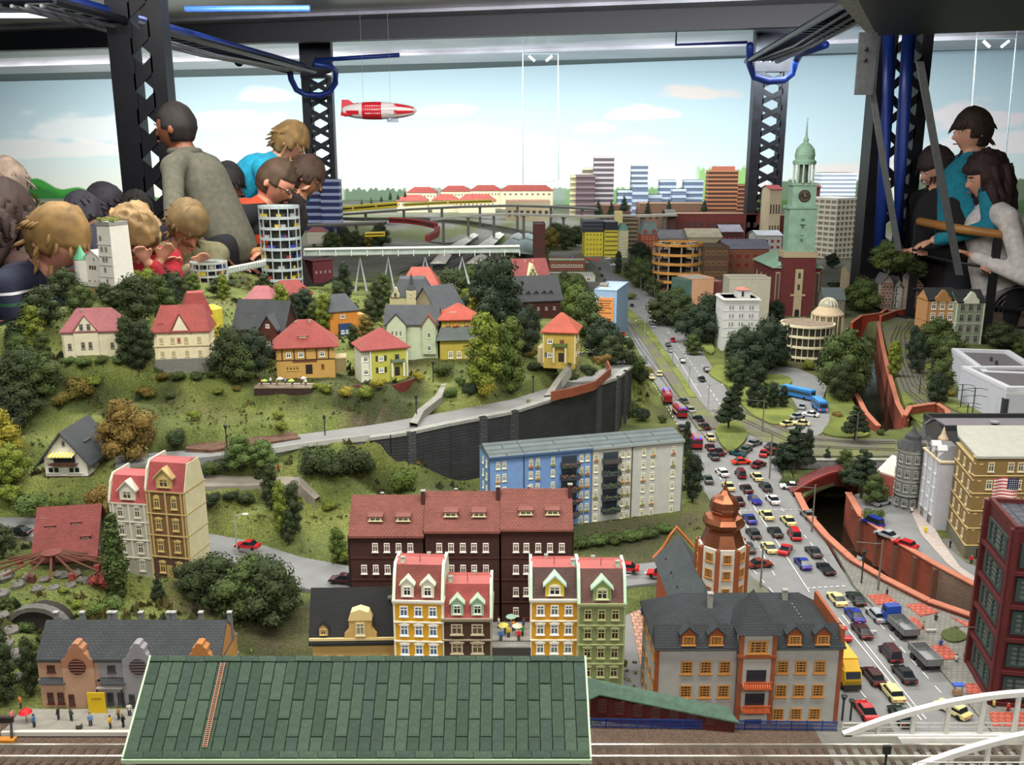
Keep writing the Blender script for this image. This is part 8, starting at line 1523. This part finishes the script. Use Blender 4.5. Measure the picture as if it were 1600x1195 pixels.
# ---------------------------------------------------------------- lamps and masts
GP=P('8d908c',.5);BP=P('26302c',.5)
def lampset(items,kind,noun,where,h=None,grp=None):
 items=sorted(items);n=len(items);od=['leftmost','second from left','third from left','fourth from left','fifth from left','sixth from left','seventh from left']
 for i,(px,py,top)in enumerate(items):
  p=T(px,py);H=zat(p.y,top)-p.z;t=thing('street_lamp' if kind!='mast' else 'tram_mast',(noun+' '+where)if n==1 else(('rightmost' if i==n-1 else od[i])+' '+noun+' '+where),'lamp' if kind!='mast' else 'mast',p,0,noun+'s '+where if n>1 else None)
  if kind=='park':MB().tube([(0,0,0),(0,0,H*.8)],.0016,6).build('pole',BP,t);MB().lathe([(.002,H*.8),(.0045,H*.93),(.005,H*.95),(.001,H)],6).build('lantern',P('1c2422'),t)
  elif kind=='double':
   MB().tube([(0,0,0),(0,0,H)],.0013,5).build('pole',GP,t)
   for s_ in(-1,1):MB().tube([(0,0,H*.86),(s_*.015,0,H*1.02),(s_*.032,0,H*1.03),(s_*.042,0,H*.98)],.0009,5).build('arm',GP,t);MB().ball((s_*.043,0,H*.97),.003,6,k=4,sq=(1.4,1,.5)).build('lamp_head',P('c8ccc4'),t)
  elif kind=='mast':MB().tube([(0,0,0),(0,0,H)],[.0022,.0014],6).build('pole',P('6a665c'),t);MB().tube([(0,0,H*.93),(-.05,0,H*.97)],.0008,4).build('arm',P('6a665c'),t)
  elif kind=='cross':MB().tube([(0,0,0),(0,0,H)],.0016,5).build('pole',BP,t);[MB().tube([(-.04,0,H*f),(-.02,0,H*f+.005),(.02,0,H*f+.005),(.04,0,H*f)],.0009,4).build('arm',BP,t)for f in(.92,.7)]
  else:MB().tube([(0,0,0),(0,0,H*.85),(.004,0,H*.95),(.018,0,H)],.0015,6).build('pole',P('9aa09c'),t);MB().ball((.022,0,H),.004,6,k=4,sq=(1.8,1,.5)).build('lamp_head',P('e0e4e0'),t)
lampset([(1007,532,500),(1027,554,519),(1050,582,546),(1076,609,570),(1106,641,599),(993,512,480)],'double','double-armed lamp','on the tram bed of the avenue')
lampset([(1001,458,428),(1022,478,446),(1042,491,463),(1091,536,510),(980,440,415)],'mast','tall thin mast','right of the upper avenue')
lampset([(355,704,663),(508,684,648),(651,656,616),(677,600,563),(833,614,586),(927,568,545)],'park','dark park lantern','on the hill')
lampset([(1191,676,623),(1202,750,677),(1337,694,645),(1268,834,757),(1371,928,844),(1530,1050,976),(1188,920,852)],'mast','tram mast','in the lower right city')
lampset([(1425,575,525),(1436,617,560),(1500,640,600),(1518,656,605),(1510,656,630)],'cross','dark cross-armed mast','by the tram loops')
lampset([(371,868,803)],'curve','curved white street lamp','above the red car on the lower road')
lampset([(1345,918,858),(1315,1132,1085),(1328,1130,1092)],'park','small dark post','at the pavement edge of the avenue')
wm=MB()
for a,b in(((1188,853,922),(1268,860,834)),((1271,757,834),(1200,758,750)),((1371,845,928),(1290,868,885)),((1371,845,928),(1320,858,905))):
 p0=T(a[0],a[2]);p1=T(b[0],b[2]);z0=zat(p0.y,a[1]);z1=zat(p1.y,b[1]);q0=Vector((p0.x,p0.y,z0));q1=Vector((p1.x,p1.y,z1));wm.tube([q0,(q0+q1)/2+Vector((0,0,-.003)),q1],.0003,3)
tag(wm.build('span_wires',P('55554f')),'thin overhead span wires strung between the tram masts over the avenue','wires')
# ---------------------------------------------------------------- figurines
def figmesh():
 m=MB()
 for sx in(-1,1):m.tube([(sx*.0012,0,0),(sx*.0013,0,.005),(sx*.001,0,.010)],[.0009,.0012,.0015],6,0);m.tube([(sx*.0024,0,.0158),(sx*.0034,-.0004,.0125),(sx*.0030,-.0016,.0095)],[.0009,.0008,.0006],5,1)
 m.lathe([(.0019,.0093),(.0021,.011),(.0024,.0145),(.0022,.0163),(.0009,.0170)],8,m=1);m.ball((0,0,.0188),.0016,7,k=5,m=2);m.ball((0,.0003,.0194),.0016,7,k=4,m=3);return m.mesh('figurine',[P('2c3038')]*1+[P('888888'),P('c89878'),P('2a1c14')])
FM=figmesh()
def fig(px,py,label,top,legs='2c3440',h=None,rz=None,hair='3a2a1c',pt=None,group=None):
 p=pt if pt is not None else(T(px,py)if h is None else G(px,py,h));o=inst(FM,'figurine',None,p,R.uniform(0,6)if rz is None else rz,1.0,[P(legs),P(top),None,P(hair)]);tag(o,label,'figurine',group)
for a in[(20,1128,'figurine in pink at the left edge of the platform','d07a80'),(54,1136,'figurine in blue seated near the red umbrella','4a70a0'),(92,1124,'black and white band figurine, left one of the band','202022'),(112,1126,'band figurine with dark jacket under the small canopy','3a4a3a'),(142,1134,'figurine in blue jeans in front of the yellow poster','6a90b8'),(173,1138,'figurine in a bright yellow coat','d8b020'),(186,1124,'figurine in brown behind the yellow coat','a07a50'),(193,1136,'figurine in black with a red bag','161618'),(203,1118,'white figurine near the corner of the green roof','d8d4cc'),
 (33,1106,'orange figurine behind the red umbrella','c8702c')]:fig(*a,h=.052)
for a in[(1003,966,'dark blue figurine at the top of the pink pavement','2a3a7a'),(1010,980,'pale figurine second from the top on the pink pavement','c4b8a4'),(1007,1002,'white figurine in the middle of the pink pavement','d0d0d0'),(1012,1024,'yellow green figurine on the pink pavement','8aa02c'),(1018,1046,'black figurine at the bottom of the pink pavement','141416'),
 (1385,935,'dark figurine on the first red paving square','2a2c30'),(1391,954,'pale figurine between the first red squares','b8a890'),(1441,988,'tan figurine beside the dump truck on the plaza','a08c6c'),(1461,978,'dark figurine beside the third red square','30343a'),(1469,1015,'blue figurine on the red square by the trailer','3050a0'),(1493,1042,'white figurine right of the trailer','c8c4bc'),(1535,1100,'cream figurine behind the bridge arch','d0c090'),(1551,1115,'yellowish figurine behind the bridge arch','c8b060'),(1573,1122,'red figurine behind the bridge arch','a83028'),
 (1517,882,'bright red figurine on the hotel pavement','c81c24'),(1424,805,'white figurine near the narrow white house','d8d0c8'),(1484,856,'dark figurine at the foot of the ochre hotel','24262c'),(1348,884,'blue figurine by the canal statue','2c58b0'),(1339,884,'grey figurine by the canal statue','9a9aa0'),(1135,712,'orange and blue accident figurine left of the teal car','c8602c'),(1146,712,'green vested figurine left of the teal car','50a040'),(321,752,'blue figurine on the path behind the tall brown house','3c5cb8'),(436,745,'red figurine by the upper path','c04038')]:fig(*a)
to_,tH=TERR
for k,(x,y,c)in enumerate([(-.016,.02,'4a7ac0'),(-.004,.03,'d8c040'),(.012,.02,'c83028'),(.018,.035,'38a060'),(-.010,.045,'e0e0dc'),(.004,.05,'d89040'),(.02,.055,'3050a0'),(-.02,.06,'c8c8c0')]):
 fig(0,0,['blue','yellow','red','green','white','orange','dark blue','pale grey'][k]+' clothed guest figurine on the roof terrace',c,pt=to_+Vector((x,y,tH+.001)))
for k,(x,y)in enumerate([(-.012,.032),(.01,.03),(.0,.06)]):
 t=thing('parasol',['left','right','rear'][k]+' yellow white table parasol on the roof terrace','parasol',to_+Vector((x,y+.006,tH+.001)));MB().tube([(0,0,0),(0,0,.02)],.0006,4).build('pole',P('dddddd'),t);MB().lathe([(.009,.017),(.0005,.022)],8).build('canopy',P(['d8c860','d8d4c0','9ac0b0'][k]),t)
# inn terrace
ter=thing('inn_terrace','timber terrace on a dark stone base before the orange inn','terrace',G(442,607,.232));MB().box(-.075,.075,0,.05,.0,.003).build('deck',M('8a7c6c',.8),ter);MB().box(-.075,.075,.002,.05,-.05,0).build('base',M('33241f',.9,sc=90,var=.4),ter);m=MB().box(-.075,.075,0,.0008,.010,.011);[m.box(x,x+.0008,0,.0008,.003,.010)for x in np.arange(-.075,.075,.004)];m.build('railing',P('6a5c50'),ter)
TB=Vector(ter.location)
for k,(x,y,c)in enumerate([(-.06,.02,'c84038'),(-.04,.035,'d8d8d4'),(-.02,.02,'b88a60'),(.0,.03,'8a9ac0'),(.02,.02,'d8c4b0'),(.04,.035,'c05048'),(.055,.02,'e0dcd0')]):fig(0,0,['red','white','tan','light blue','beige','rust red','cream'][k]+' guest figurine on the inn terrace',c,pt=TB+Vector((x,y,.003)))
for k,(x,y,c)in enumerate([(-.05,.012,'8cb83c'),(.02,.012,'9ac048'),(-.015,.034,'e0e0dc'),(.045,.04,'e0dcd0')]):t=thing('parasol',['left lime green','right lime green','left white','right white'][k]+' parasol on the inn terrace','parasol',TB+Vector((x,y,.003)));MB().tube([(0,0,0),(0,0,.018)],.0006,4).build('pole',P('dddddd'),t);MB().lathe([(.009,.015),(.0005,.020)],8).build('canopy',P(c),t)
wall_along('garden_wall',[(495,602,.226,.19),(560,602,.226,.19),(600,606,.226,.19),(655,590,.228,.2)],M('7a342c',.85,kind='bricks',a=.01,b=.005),.004,'structure')
wall_along('garden_wall',[(862,612,.195,.17),(895,606,.195,.17),(930,596,.195,.17),(955,575,.195,.17),(948,558,.2,.17)],M('9a5438',.85,kind='bricks',a=.01,b=.005),.004,'structure')
# platform objects lower left
pf=thing('platform','grey paved station platform with white edge, left of the green hall roof','platform',G(118,1150,.046));po=Vector(pf.location);MB().box(-.10,.19,0,.055,0,.006).build('paving',M('8a8880',.85,sc=60),pf);MB().box(-.10,.19,-.003,.003,.002,.008).build('edge_strip',P('c4c4bc'),pf)
yp=thing('yellow_poster','tall plain yellow poster board standing on the platform','poster',G(153,1116,.05));MB().box(-.0125,.0125,0,.0015,.001,.034).build('board',M('d8b414',.6,var=.05),yp);m=MB();[m.box(x,x+.0025,-.0006,0,.024,.027)for x in(-.006,-.0025,.001,.0045)];m.build('lettering',P('a07c10'),yp)
pv=thing('band_canopy','small white and dark band canopy behind the yellow poster','canopy',G(172,1106,.05));MB().box(-.018,.02,0,.02,.030,.032).build('roof',P('c8c8c0'),pv);[MB().box(x,x+.0012,0,.0012,0,.03).build('post',P('2a2c2a'),pv)for x in(-.017,.018)];MB().box(-.017,.019,.018,.02,0,.03).build('back_panel',P('33403a'),pv)
dr=thing('drum','small dark drum on the platform','drum',G(124,1138,.052));MB().lathe([(.004,0),(.0045,.003),(.004,.007)],10).build('shell',P('3a3c36'),dr);MB().lathe([(.0038,.007),(.0036,.0074)],10).build('skin',P('8a8678'),dr)
ru=thing('red_umbrella','small bright red umbrella at the left end of the platform','umbrella',G(42,1128,.052));MB().tube([(0,0,0),(0,0,.017)],.0006,4).build('pole',P('444444'),ru);MB().lathe([(.009,.015),(.006,.019),(.0005,.021)],10).build('canopy',P('c81420'),ru)
bs_=thing('buffer_stop','black and orange buffer stop at the lower left corner','buffer stop',G(8,1150,.046));MB().box(-.012,.012,0,.004,.02,.028).build('beam',P('1c1c1c'),bs_);[MB().tube([(x,.002,.022),(x+.006,-.012,0)],.0018,5).build('brace',P('1c1c1c'),bs_)for x in(-.01,.01)];MB().box(-.014,.02,-.016,-.006,0,.004).build('base',P('b87828'),bs_)
mb_=thing('mail_box','yellow mail box on the pavement by the narrow white house','mail box',G(1446,832,.006));MB().box(-.003,.003,-.002,.002,.003,.013).build('box',P('d8c018'),mb_);MB().box(-.001,.001,-.001,.001,0,.003).build('foot',P('6a6a60'),mb_)
mk=thing('market_stand','small blue roofed market stand behind the bridge arch','stall',G(1496,1085,.006));MB().box(-.008,.008,-.004,.006,.016,.018).build('roof',P('2c54b0'),mk);[MB().box(x,x+.001,-.001,0,0,.016).build('post',P('8a6a50'),mk)for x in(-.007,.006)];MB().box(-.007,.007,-.002,.004,0,.007).build('counter',P('9a7a5c'),mk)
st_=thing('monument','small pale stone monument on the canal quay beside the blue figurine','monument',G(1343,882,.006));MB().box(-.006,.006,-.003,.006,0,.006).build('plinth',P('a8a098'),st_);MB().ball((0,.002,.011),.005,7,k=5,jit=.2).build('sculpture',P('8f9088'),st_)
for k,(x,y)in enumerate([(1362,991),(1455,989)]):t=thing('bench',['pale bench with figures beside the maroon car','pale bench group beside the dump truck'][k],'bench',G(x,y,.006));MB().box(-.009,.009,0,.004,.004,.006).build('seat',P('b4b0a8'),t);[MB().box(a,a+.002,0,.004,0,.004).build('leg',P('8a8680'),t)for a in(-.008,.006)]
sg=thing('signal','dark railway signal post in front of the rails at the bottom','signal',G(1383,1196,.046));MB().tube([(0,0,0),(0,0,.026)],.0018,6).build('post',P('1c2420'),sg);MB().box(-.005,.005,-.002,.002,.018,.030).build('head',P('161a18'),sg)
# loose tufts and undergrowth scattered on the hill: nobody could count them
def tufts(name,label,n,cols,s0,s1,seed,dens):
 r=np.random.RandomState(seed);x=r.uniform(-1.9,.48,n);y=r.uniform(1.22,4.2,n);hx=height(x,y);k=(hx>.012)&~inpoly(x,y,VIS1)
 for sec in(ST1,ST2,ST3):
  for a,b in zip(sec[:-1],sec[1:]):k&=~inpoly(x,y,[G(a[0],a[1]-3,a[4]),G(b[0],b[1]-3,b[4]),G(b[2],b[3]+3,b[4]),G(a[2],a[3]+3,a[4])])
 nz=np.array([mnoise.noise(Vector((p*4,q*4,seed)))for p,q in zip(x,y)]);k&=nz>dens;x,y,hx=x[k],y[k],hx[k];V=[];F=[];m_=[]
 for a,b,c in zip(x,y,hx):
  s=r.uniform(s0,s1);ci=r.randint(len(cols))
  for q in range(5):t=r.uniform(0,6.28);d=r.uniform(0,s,2)*.8;i=len(V);V+=[(a+d[0]+math.cos(t)*s*.5,b+d[1]+math.sin(t)*s*.5,TZ+c),(a+d[0]-math.cos(t)*s*.5,b+d[1]-math.sin(t)*s*.5,TZ+c),(a+d[0]+r.uniform(-.4,.4)*s,b+d[1]+r.uniform(-.4,.4)*s,TZ+c+s*r.uniform(.5,1.1))];F.append((i,i+1,i+2));m_.append(ci)
 m=MB();m.v=V;m.f=F;m.m=m_;o=m.build(name,[leaf(c)for c in cols]);o['kind']='stuff';tag(o,label,'grass')
tufts('grass_tufts','short dry grass tufts scattered over the hill slopes',16000,['5c6a2c','6f7638','7c7a3c','4c5a28'],.003,.008,5,-.25)
tufts('undergrowth','low dark scrub growing in patches on the hill slopes',5000,['3c4a22','4a4a24','5a5226','2e3c20'],.008,.02,8,.12)
# ================================================================ visitors
def capsule(m,a,b,ra,rb,n=10):
 a,b=Vector(a),Vector(b);m.tube([a,b],[ra,rb],n);m.ball(a,ra,n,k=6);m.ball(b,rb,n,k=6)
def headgrid(s,hairfn=None,nu=36,nv=26,curl=0,seed=0):
 """head surface, face towards -Y; s is half the head height"""
 V=[];keep={}
 for j in range(nv+1):
  ph=math.pi*j/nv
  for i in range(nu):
   a=2*math.pi*i/nu;d=Vector((math.sin(ph)*math.sin(a),-math.sin(ph)*math.cos(a),math.cos(ph)));x,y,z=d.x*.70,d.y*.80,d.z
   if z<0:t=-z;x*=1-.38*t;y=y*(1-.25*t)-(.10*t if y<0 else-.0)
   fr=max(0,-d.y)
   if hairfn is None:
    y-=.20*math.exp(-((d.x/.13)**2))*math.exp(-((z+.22)/.13)**2)*fr**2*1.5+.05*math.exp(-((d.x/.10)**2))*math.exp(-((z-.02)/.16)**2)*fr
    y+=.07*math.exp(-(((abs(d.x)-.30)/.15)**2))*math.exp(-((z-.04)/.10)**2)*fr;y-=.05*math.exp(-((d.x/.28)**2))*math.exp(-((z+.50)/.08)**2)*fr;y-=.07*math.exp(-((d.x/.22)**2))*math.exp(-((z+.82)/.14)**2)*fr;y-=.03*math.exp(-((z-.22)/.09)**2)*fr
   else:
    q=hairfn(d);nz=mnoise.noise(Vector((a*5+seed,ph*1.2,seed)))*.05+(mnoise.noise(d*5+Vector((seed,0,0)))*curl);f=1+q+nz if q>0 else .93;x*=f;y*=f;z*=f if z>0 else max(f,1)
   V.append((x*s,y*s,z*s))
 F=[]
 for j in range(nv):
  for i in range(nu):k=(i+1)%nu;F.append((j*nu+i,j*nu+k,(j+1)*nu+k,(j+1)*nu+i))
 return V,F
def hair_style(st):
 def f(d):
  front=-d.y;side=abs(d.x)
  if st=='short':lim=.38 if front>.45 else(-.05 if front>.05 else-.55);th=.07
  elif st=='bowl':lim=.20 if front>.5 else(-.30 if front>-.1 else-.65);th=.16
  elif st=='long':lim=.15 if front>.60 else(-.95 if front>.1 else-1.1);th=.2
  elif st=='curly':lim=.30 if front>.62 else-1.1;th=.30
  else:lim=.25 if front>.5 else(-.35 if front>0 else-.7);th=.16
  return th if d.z>lim else-1
 return f
def remesh(o,v,it=3):
 r=o.modifiers.new('remesh','REMESH');r.mode='VOXEL';r.voxel_size=v;r.use_smooth_shade=True;s=o.modifiers.new('smooth','SMOOTH');s.factor=.5;s.iterations=it
def stripes(base,cols,per):
 m=M(base,.9,sc=60).copy();nt=m.node_tree;bs=nt.nodes['Principled BSDF'];tc=nt.nodes.new('ShaderNodeTexCoord');sx=nt.nodes.new('ShaderNodeSeparateXYZ');mt=nt.nodes.new('ShaderNodeMath');mt.operation='MODULO';mt.inputs[1].default_value=per;ad=nt.nodes.new('ShaderNodeMath');ad.operation='DIVIDE';ad.inputs[1].default_value=per
 rp=nt.nodes.new('ShaderNodeValToRGB');rp.color_ramp.interpolation='CONSTANT';e=rp.color_ramp.elements;e[0].position=0;e[0].color=rgb(base);e[1].position=cols[0][0];e[1].color=rgb(cols[0][1])
 for p,c in cols[1:]:n=e.new(p);n.color=rgb(c)
 nt.links.new(tc.outputs['Object'],sx.inputs[0]);nt.links.new(sx.outputs['Z'],mt.inputs[0]);nt.links.new(mt.outputs[0],ad.inputs[0]);nt.links.new(ad.outputs[0],rp.inputs[0]);nt.links.new(rp.outputs[0],bs.inputs['Base Color']);return m
def person(label,hpx,hpy,y,Ht,face,lean,pitch,skin,hair,style,top,pants='1c2230',hands=None,hs=1.0,roll=0,turn=0,topmat=None,glasses=False,collar=None,hood=None):
 Hc=PD(hpx,hpy,y);F=Vector((math.cos(face*D2R),math.sin(face*D2R),0));U=Vector((0,0,1));Rt=F.cross(U);le=lean*D2R
 td=F*math.sin(le)+U*math.cos(le);hh=.106*hs*(Ht/1.5)**.3;s_=Ht
 nk=Hc-U*hh*.55-(F*math.sin(pitch*D2R)*.02+td*.06-U*.02);chest=nk-td*(.10*s_);pel=nk-td*(.30*s_);t=thing('person',label,'person',(pel.x,pel.y,0));O=Vector(t.location);L=lambda v:v-O
 step=pel.z-.50*s_;fz=max(0,step);sk=M(skin,.55,var=.06,sc=30);tm=topmat or M(top,.95,var=.25,sc=45,bump=.3)
 b=MB();V,Fc=headgrid(hh);Rm=(Matrix.Rotation(face*D2R+math.pi/2+turn*D2R,4,'Z')@Matrix.Rotation(pitch*D2R,4,'X')@Matrix.Rotation(roll*D2R,4,'Y'));X=Matrix.Translation(L(Hc))@Rm
 b.X=X;b.add(V,Fc)
 for sx in(-1,1):b.ball((sx*hh*.72,hh*.08,-hh*.08),hh*.2,8,k=6,sq=(.35,.6,1))
 b.X=None;capsule(b,L(Hc-U*hh*.4)+(Rm@Vector((0,hh*.25,-hh*.3))),L(nk),.043*hs,.050*hs);capsule(b,L(nk),L(chest),.05,.10)
 sw=.115*s_;tp=MB();capsule(tp,L(nk-td*.035),L(chest),.062,.115*s_/1.5*1.1,14);capsule(tp,L(chest),L(pel),.118*s_/1.5*1.1,.118*s_/1.5,14)
 for k,sx in enumerate((-1,1)):
  sh=nk-td*(.055*s_)+Rt*sx*sw;capsule(tp,L(nk-td*.04),L(sh),.055,.058,12);capsule(tp,L(chest+Rt*sx*.05),L(pel+Rt*sx*.05),.09,.085,12);ua,fa=.185*s_,.165*s_
  tg=PD(*hands[k])if hands and hands[k]else sh-U*(ua+fa)*.93+F*.06
  dv=tg-sh;dl=min(dv.length,(ua+fa)*.985);dn=dv.normalized();tg=sh+dn*dl;ca=(ua*ua+dl*dl-fa*fa)/(2*ua*dl);hint=(-U*.8-F*.3+Rt*sx*.5);hint=(hint-dn*hint.dot(dn)).normalized();el=sh+dn*ua*ca+hint*ua*math.sqrt(max(0,1-ca*ca))
  for m,g in((b,0),(tp,.013)):capsule(m,L(sh),L(el),.036+g,.030+g);capsule(m,L(el),L(tg-(tg-el).normalized()*(0 if m is b else .02)),.029+g,.020+g)
  fd=(tg-el).normalized();cr_=fd.cross(Rt).normalized();wd=fd.cross(cr_).normalized();pc_=tg+fd*.045;b.X=Matrix.Translation(L(tg+fd*.032))@Matrix((wd,cr_,fd)).transposed().to_4x4()@Matrix.Scale(.53*Ht,4);b.ball((0,0,0),.04,10,k=6,sq=(.85,.38,1))
  for q in range(4):x=(q-1.5)*.017;ln=[.052,.062,.058,.045][q];b.tube([(x,0,.025),(x*1.1,.004,.025+ln*.5),(x*1.1,.022,.025+ln*.95)],[.0095,.0088,.007],8)
  b.tube([(-sx*.028,0,-.01),(-sx*.050,.006,.014),(-sx*.050,.016,.036)],[.011,.010,.008],8);b.X=None
 o=b.build('body',sk,t,smooth=True);remesh(o,.0062,2);o=tp.build('jacket',tm,t,smooth=True);remesh(o,.012,5)
 if collar:MB().tube([L(nk-td*.01)+(F*math.cos(a)+Rt*math.sin(a))*.06 for a in[i*math.pi/6 for i in range(13)]],.018,8).build('collar',M(collar,.9),t,smooth=True)
 if hood:m=MB();m.ball(L(nk-F*.08-td*.03),.085,12,k=8,sq=(1,1,.6));m.build('hood',M(hood,.9),t,smooth=True)
 pm=MB();hipz=pel.z
 for sx in(-1,1):hp=pel+Rt*sx*.075;kn=Vector((hp.x,hp.y,fz+(hipz-fz)*.52))+F*.03;ft=Vector((hp.x,hp.y,fz+.07));capsule(pm,L(hp),L(kn),.085,.06);capsule(pm,L(kn),L(ft),.058,.045);MB(Matrix.Translation(L(ft))@Matrix.Rotation(face*D2R+math.pi/2,4,'Z')).box(-.04,.04,-.17,.06,-.07,.01).build('shoe',M('202022',.6),t)
 remesh(pm.build('trousers',M(pants,.9),t,smooth=True),.016,4)
 if fz>.02:o=MB().box(-.25,.25,-.25,.25,0,fz).build('step',M('2c2826',.7),None,loc=(pel.x,pel.y,0));tag(o,'dark footstep under the '+' '.join(label.split()[:9]),'step')
 HV,HF=headgrid(hh,hair_style(style),44,30,.16 if style=='curly' else .03,len(label));hm=MB(X);hm.add(HV,HF)
 if style in('curly','long'):
  rr=random.Random(len(label))
  for _ in range(46):a=rr.uniform(-2.0,2.0);p0=Vector((math.sin(a)*hh*.8,math.cos(a)*hh*.9,rr.uniform(-.6,.6)*hh));ln=hh*(1.3 if style=='curly' else 1.0);hm.tube([p0,p0+Vector((rr.uniform(-.2,.2)*hh,.1*hh,-ln*.5)),p0+Vector((rr.uniform(-.3,.3)*hh,.15*hh,-ln))],[hh*.22,hh*.2,hh*.06],6)
 else:
  rr=random.Random(len(label));kl=.9
  for _ in range(0 if style=='short' else 60):d=Vector((rr.gauss(0,1),rr.gauss(0,1)+.2,rr.gauss(0,1)+.7)).normalized();p0=Vector((d.x*.74*hh,d.y*.84*hh,d.z*1.04*hh));tt=Vector((d.x*.2,d.y*.2+(-.12 if d.y<0 else .1),-.35))*hh;hm.tube([p0,p0+tt*.6*kl,p0+tt*kl],[hh*.07,hh*.06,hh*.01],5)
 hm.build('hair',M(hair,.75,var=.45,sc=22,bump=.4),t,smooth=True)
 for sx in(-1,1):e=MB(X);e.ball((sx*hh*.27,-hh*.70,hh*.02),hh*.07,10,k=6);e.ball((sx*hh*.27,-hh*.735,hh*.015),hh*.045,8,k=5,m=1);e.build('eye',[P('bdb4ac',.3),P('1c1410',.2)],t);MB(X).tube([(sx*hh*.14,-hh*.83,hh*.15),(sx*hh*.28,-hh*.82,hh*.19),(sx*hh*.40,-hh*.74,hh*.15)],hh*.022,5).build('eyebrow',M(hair,.9),t)
 MB(X).tube([(-hh*.17,-hh*.80,-hh*.50),(0,-hh*.86,-hh*.49),(hh*.17,-hh*.80,-hh*.50)],hh*.035,6).build('lips',P('9a5048',.5),t)
 if glasses:
  g=MB(X);[g.tube([(sx*hh*.28+hh*.15*math.cos(a),-hh*.86,hh*.02+hh*.11*math.sin(a))for a in[i*math.pi/5 for i in range(11)]],hh*.02,5)for sx in(-1,1)];[g.tube([(sx*hh*.43,-hh*.86,hh*.04),(sx*hh*.76,0,hh*.04)],hh*.02,5)for sx in(-1,1)];g.build('glasses',P('1a1a1c',.3),t)
 return t,tm
person('person with long brown hair seen from behind at the far left edge',2,340,3.55,1.5,60,12,15,'a87a60','2e1c15','long','3a2620',hs=1.2)
bl,_=person('blond boy in navy striped hoodie leaning over the hill beside the castle',88,374,3.12,1.38,-12,42,32,'b98270','86683a','bowl','131a30',hs=1.12,hands=[(60,480,3.0),(118,466,3.05)],topmat=stripes('131a30',[(.55,'1c4a2c'),(.62,'131a30'),(.80,'c8ccd0'),(.86,'131a30')],.14))
person('curly blond child in red jacket with hands at the face behind the castle',208,362,3.45,1.28,-55,45,52,'b9826c','8f744c','curly','8c1420',hands=[(232,412,3.35),(248,410,3.4)],hs=.95)
person('boy in olive jacket looking down at the low round glass building',292,350,3.8,1.35,-50,38,45,'b9806a','75603c','bowl','6f6b50',hands=[(278,420,3.62),(300,418,3.6)])
person('tall dark-skinned boy in olive grey sweater standing before the black column',276,200,4.3,1.55,172,24,2,'7a4a30','1a1312','short','57564a',pants='16181e',hands=[(330,400,4.1),(362,398,4.2)],collar='4c4b40')
person('black-haired child between the boy in olive grey and the man with glasses',352,288,4.75,1.3,8,30,20,'a06a50','15110f','bowl','4a2a24')
person('man with glasses in dark jacket with orange stripes leaning over the glass tower',430,284,4.5,1.78,-8,40,32,'c98a74','4a3626','short','14161e',hands=[(400,405,4.3),(370,412,4.25)],topmat=stripes('14161e',[(.62,'b8401c'),(.86,'14161e')],.19),glasses=True)
person('blond child in turquoise jacket bending over behind the man with glasses',452,222,4.95,1.45,5,48,35,'c08a74','80653a','bowl','1b9cc0',hands=[(470,300,4.8),(480,305,4.9)])
person('brown-haired child half hidden behind the man with glasses',477,276,4.8,1.35,10,30,30,'b97e64','3f2c20','bowl','2c2422')
for lab,a,b_,yy,f in(('person bending in a dark purple coat behind the blond boy',133,334,4.3,150),('person with dark hood bending behind the curly blond child',168,318,4.7,170),('dark-haired person far behind the white castle',212,330,4.7,100)):person(lab,a,b_,yy,1.3,f,55,40,'8a6450','2c2a34' if a<200 else '1c1614','bowl','34323f')
person('grey-haired person at the far left edge behind the long brown hair',12,288,4.2,1.55,160,20,10,'b98a70','8a7a6c','bowl','5a4a40')
person('boy in teal hooded jacket with brown bowl haircut at the right railing',1520,206,4.8,1.55,180,-2,4,'c4917a','2e2018','bowl','14748c',pants='10131c',hands=[(1460,376,4.62),(1470,366,4.7)],hood='14748c')
person('child with dark hair over the face in black jacket at the right railing',1464,262,4.9,1.4,188,6,22,'b98672','24171a','bowl','101116',pants='1c1016',hands=[(1425,392,4.75),(1440,392,4.75)])
person('woman with long curly dark hair in white jacket at the right railing',1542,278,4.62,1.6,176,14,10,'c08a74','2a1418','curly','c4c0c0',pants='15161c',hands=[(1520,400,4.5),(1540,420,4.5)],hs=1.0)
def rail_thing(label,pts,yv,zr=.9):
 q=[PD(a,b,y)for a,b,y in pts];t=thing('handrail',label,'railing',(q[0].x,q[0].y,0));O=Vector(t.location);MB().tube([p-O for p in q],.022,10).build('wooden_rail',M('9a6a34',.5,sc=12),t,smooth=True)
 for dz in(.16,.34,.55,.8):MB().tube([p-O-Vector((0,0,dz))for p in q],.008,6).build('cross_bar',M('1c1c20',.4),t)
 for p in q[::2]:MB().box(-.018,.018,-.01,.01,0,p.z-.015).build('post',M('1c1c20',.4),t,loc=(p.x-O.x,p.y-O.y,0))
rail_thing('curved wooden handrail in front of the visitors on the right',[(1436,346,4.75),(1500,358,4.5),(1560,366,4.42),(1640,374,4.38)],0)
rail_thing('wooden handrail in front of the man with glasses',[(352,402,4.28),(385,396,4.25),(412,392,4.24)],0)
# overhead items complete
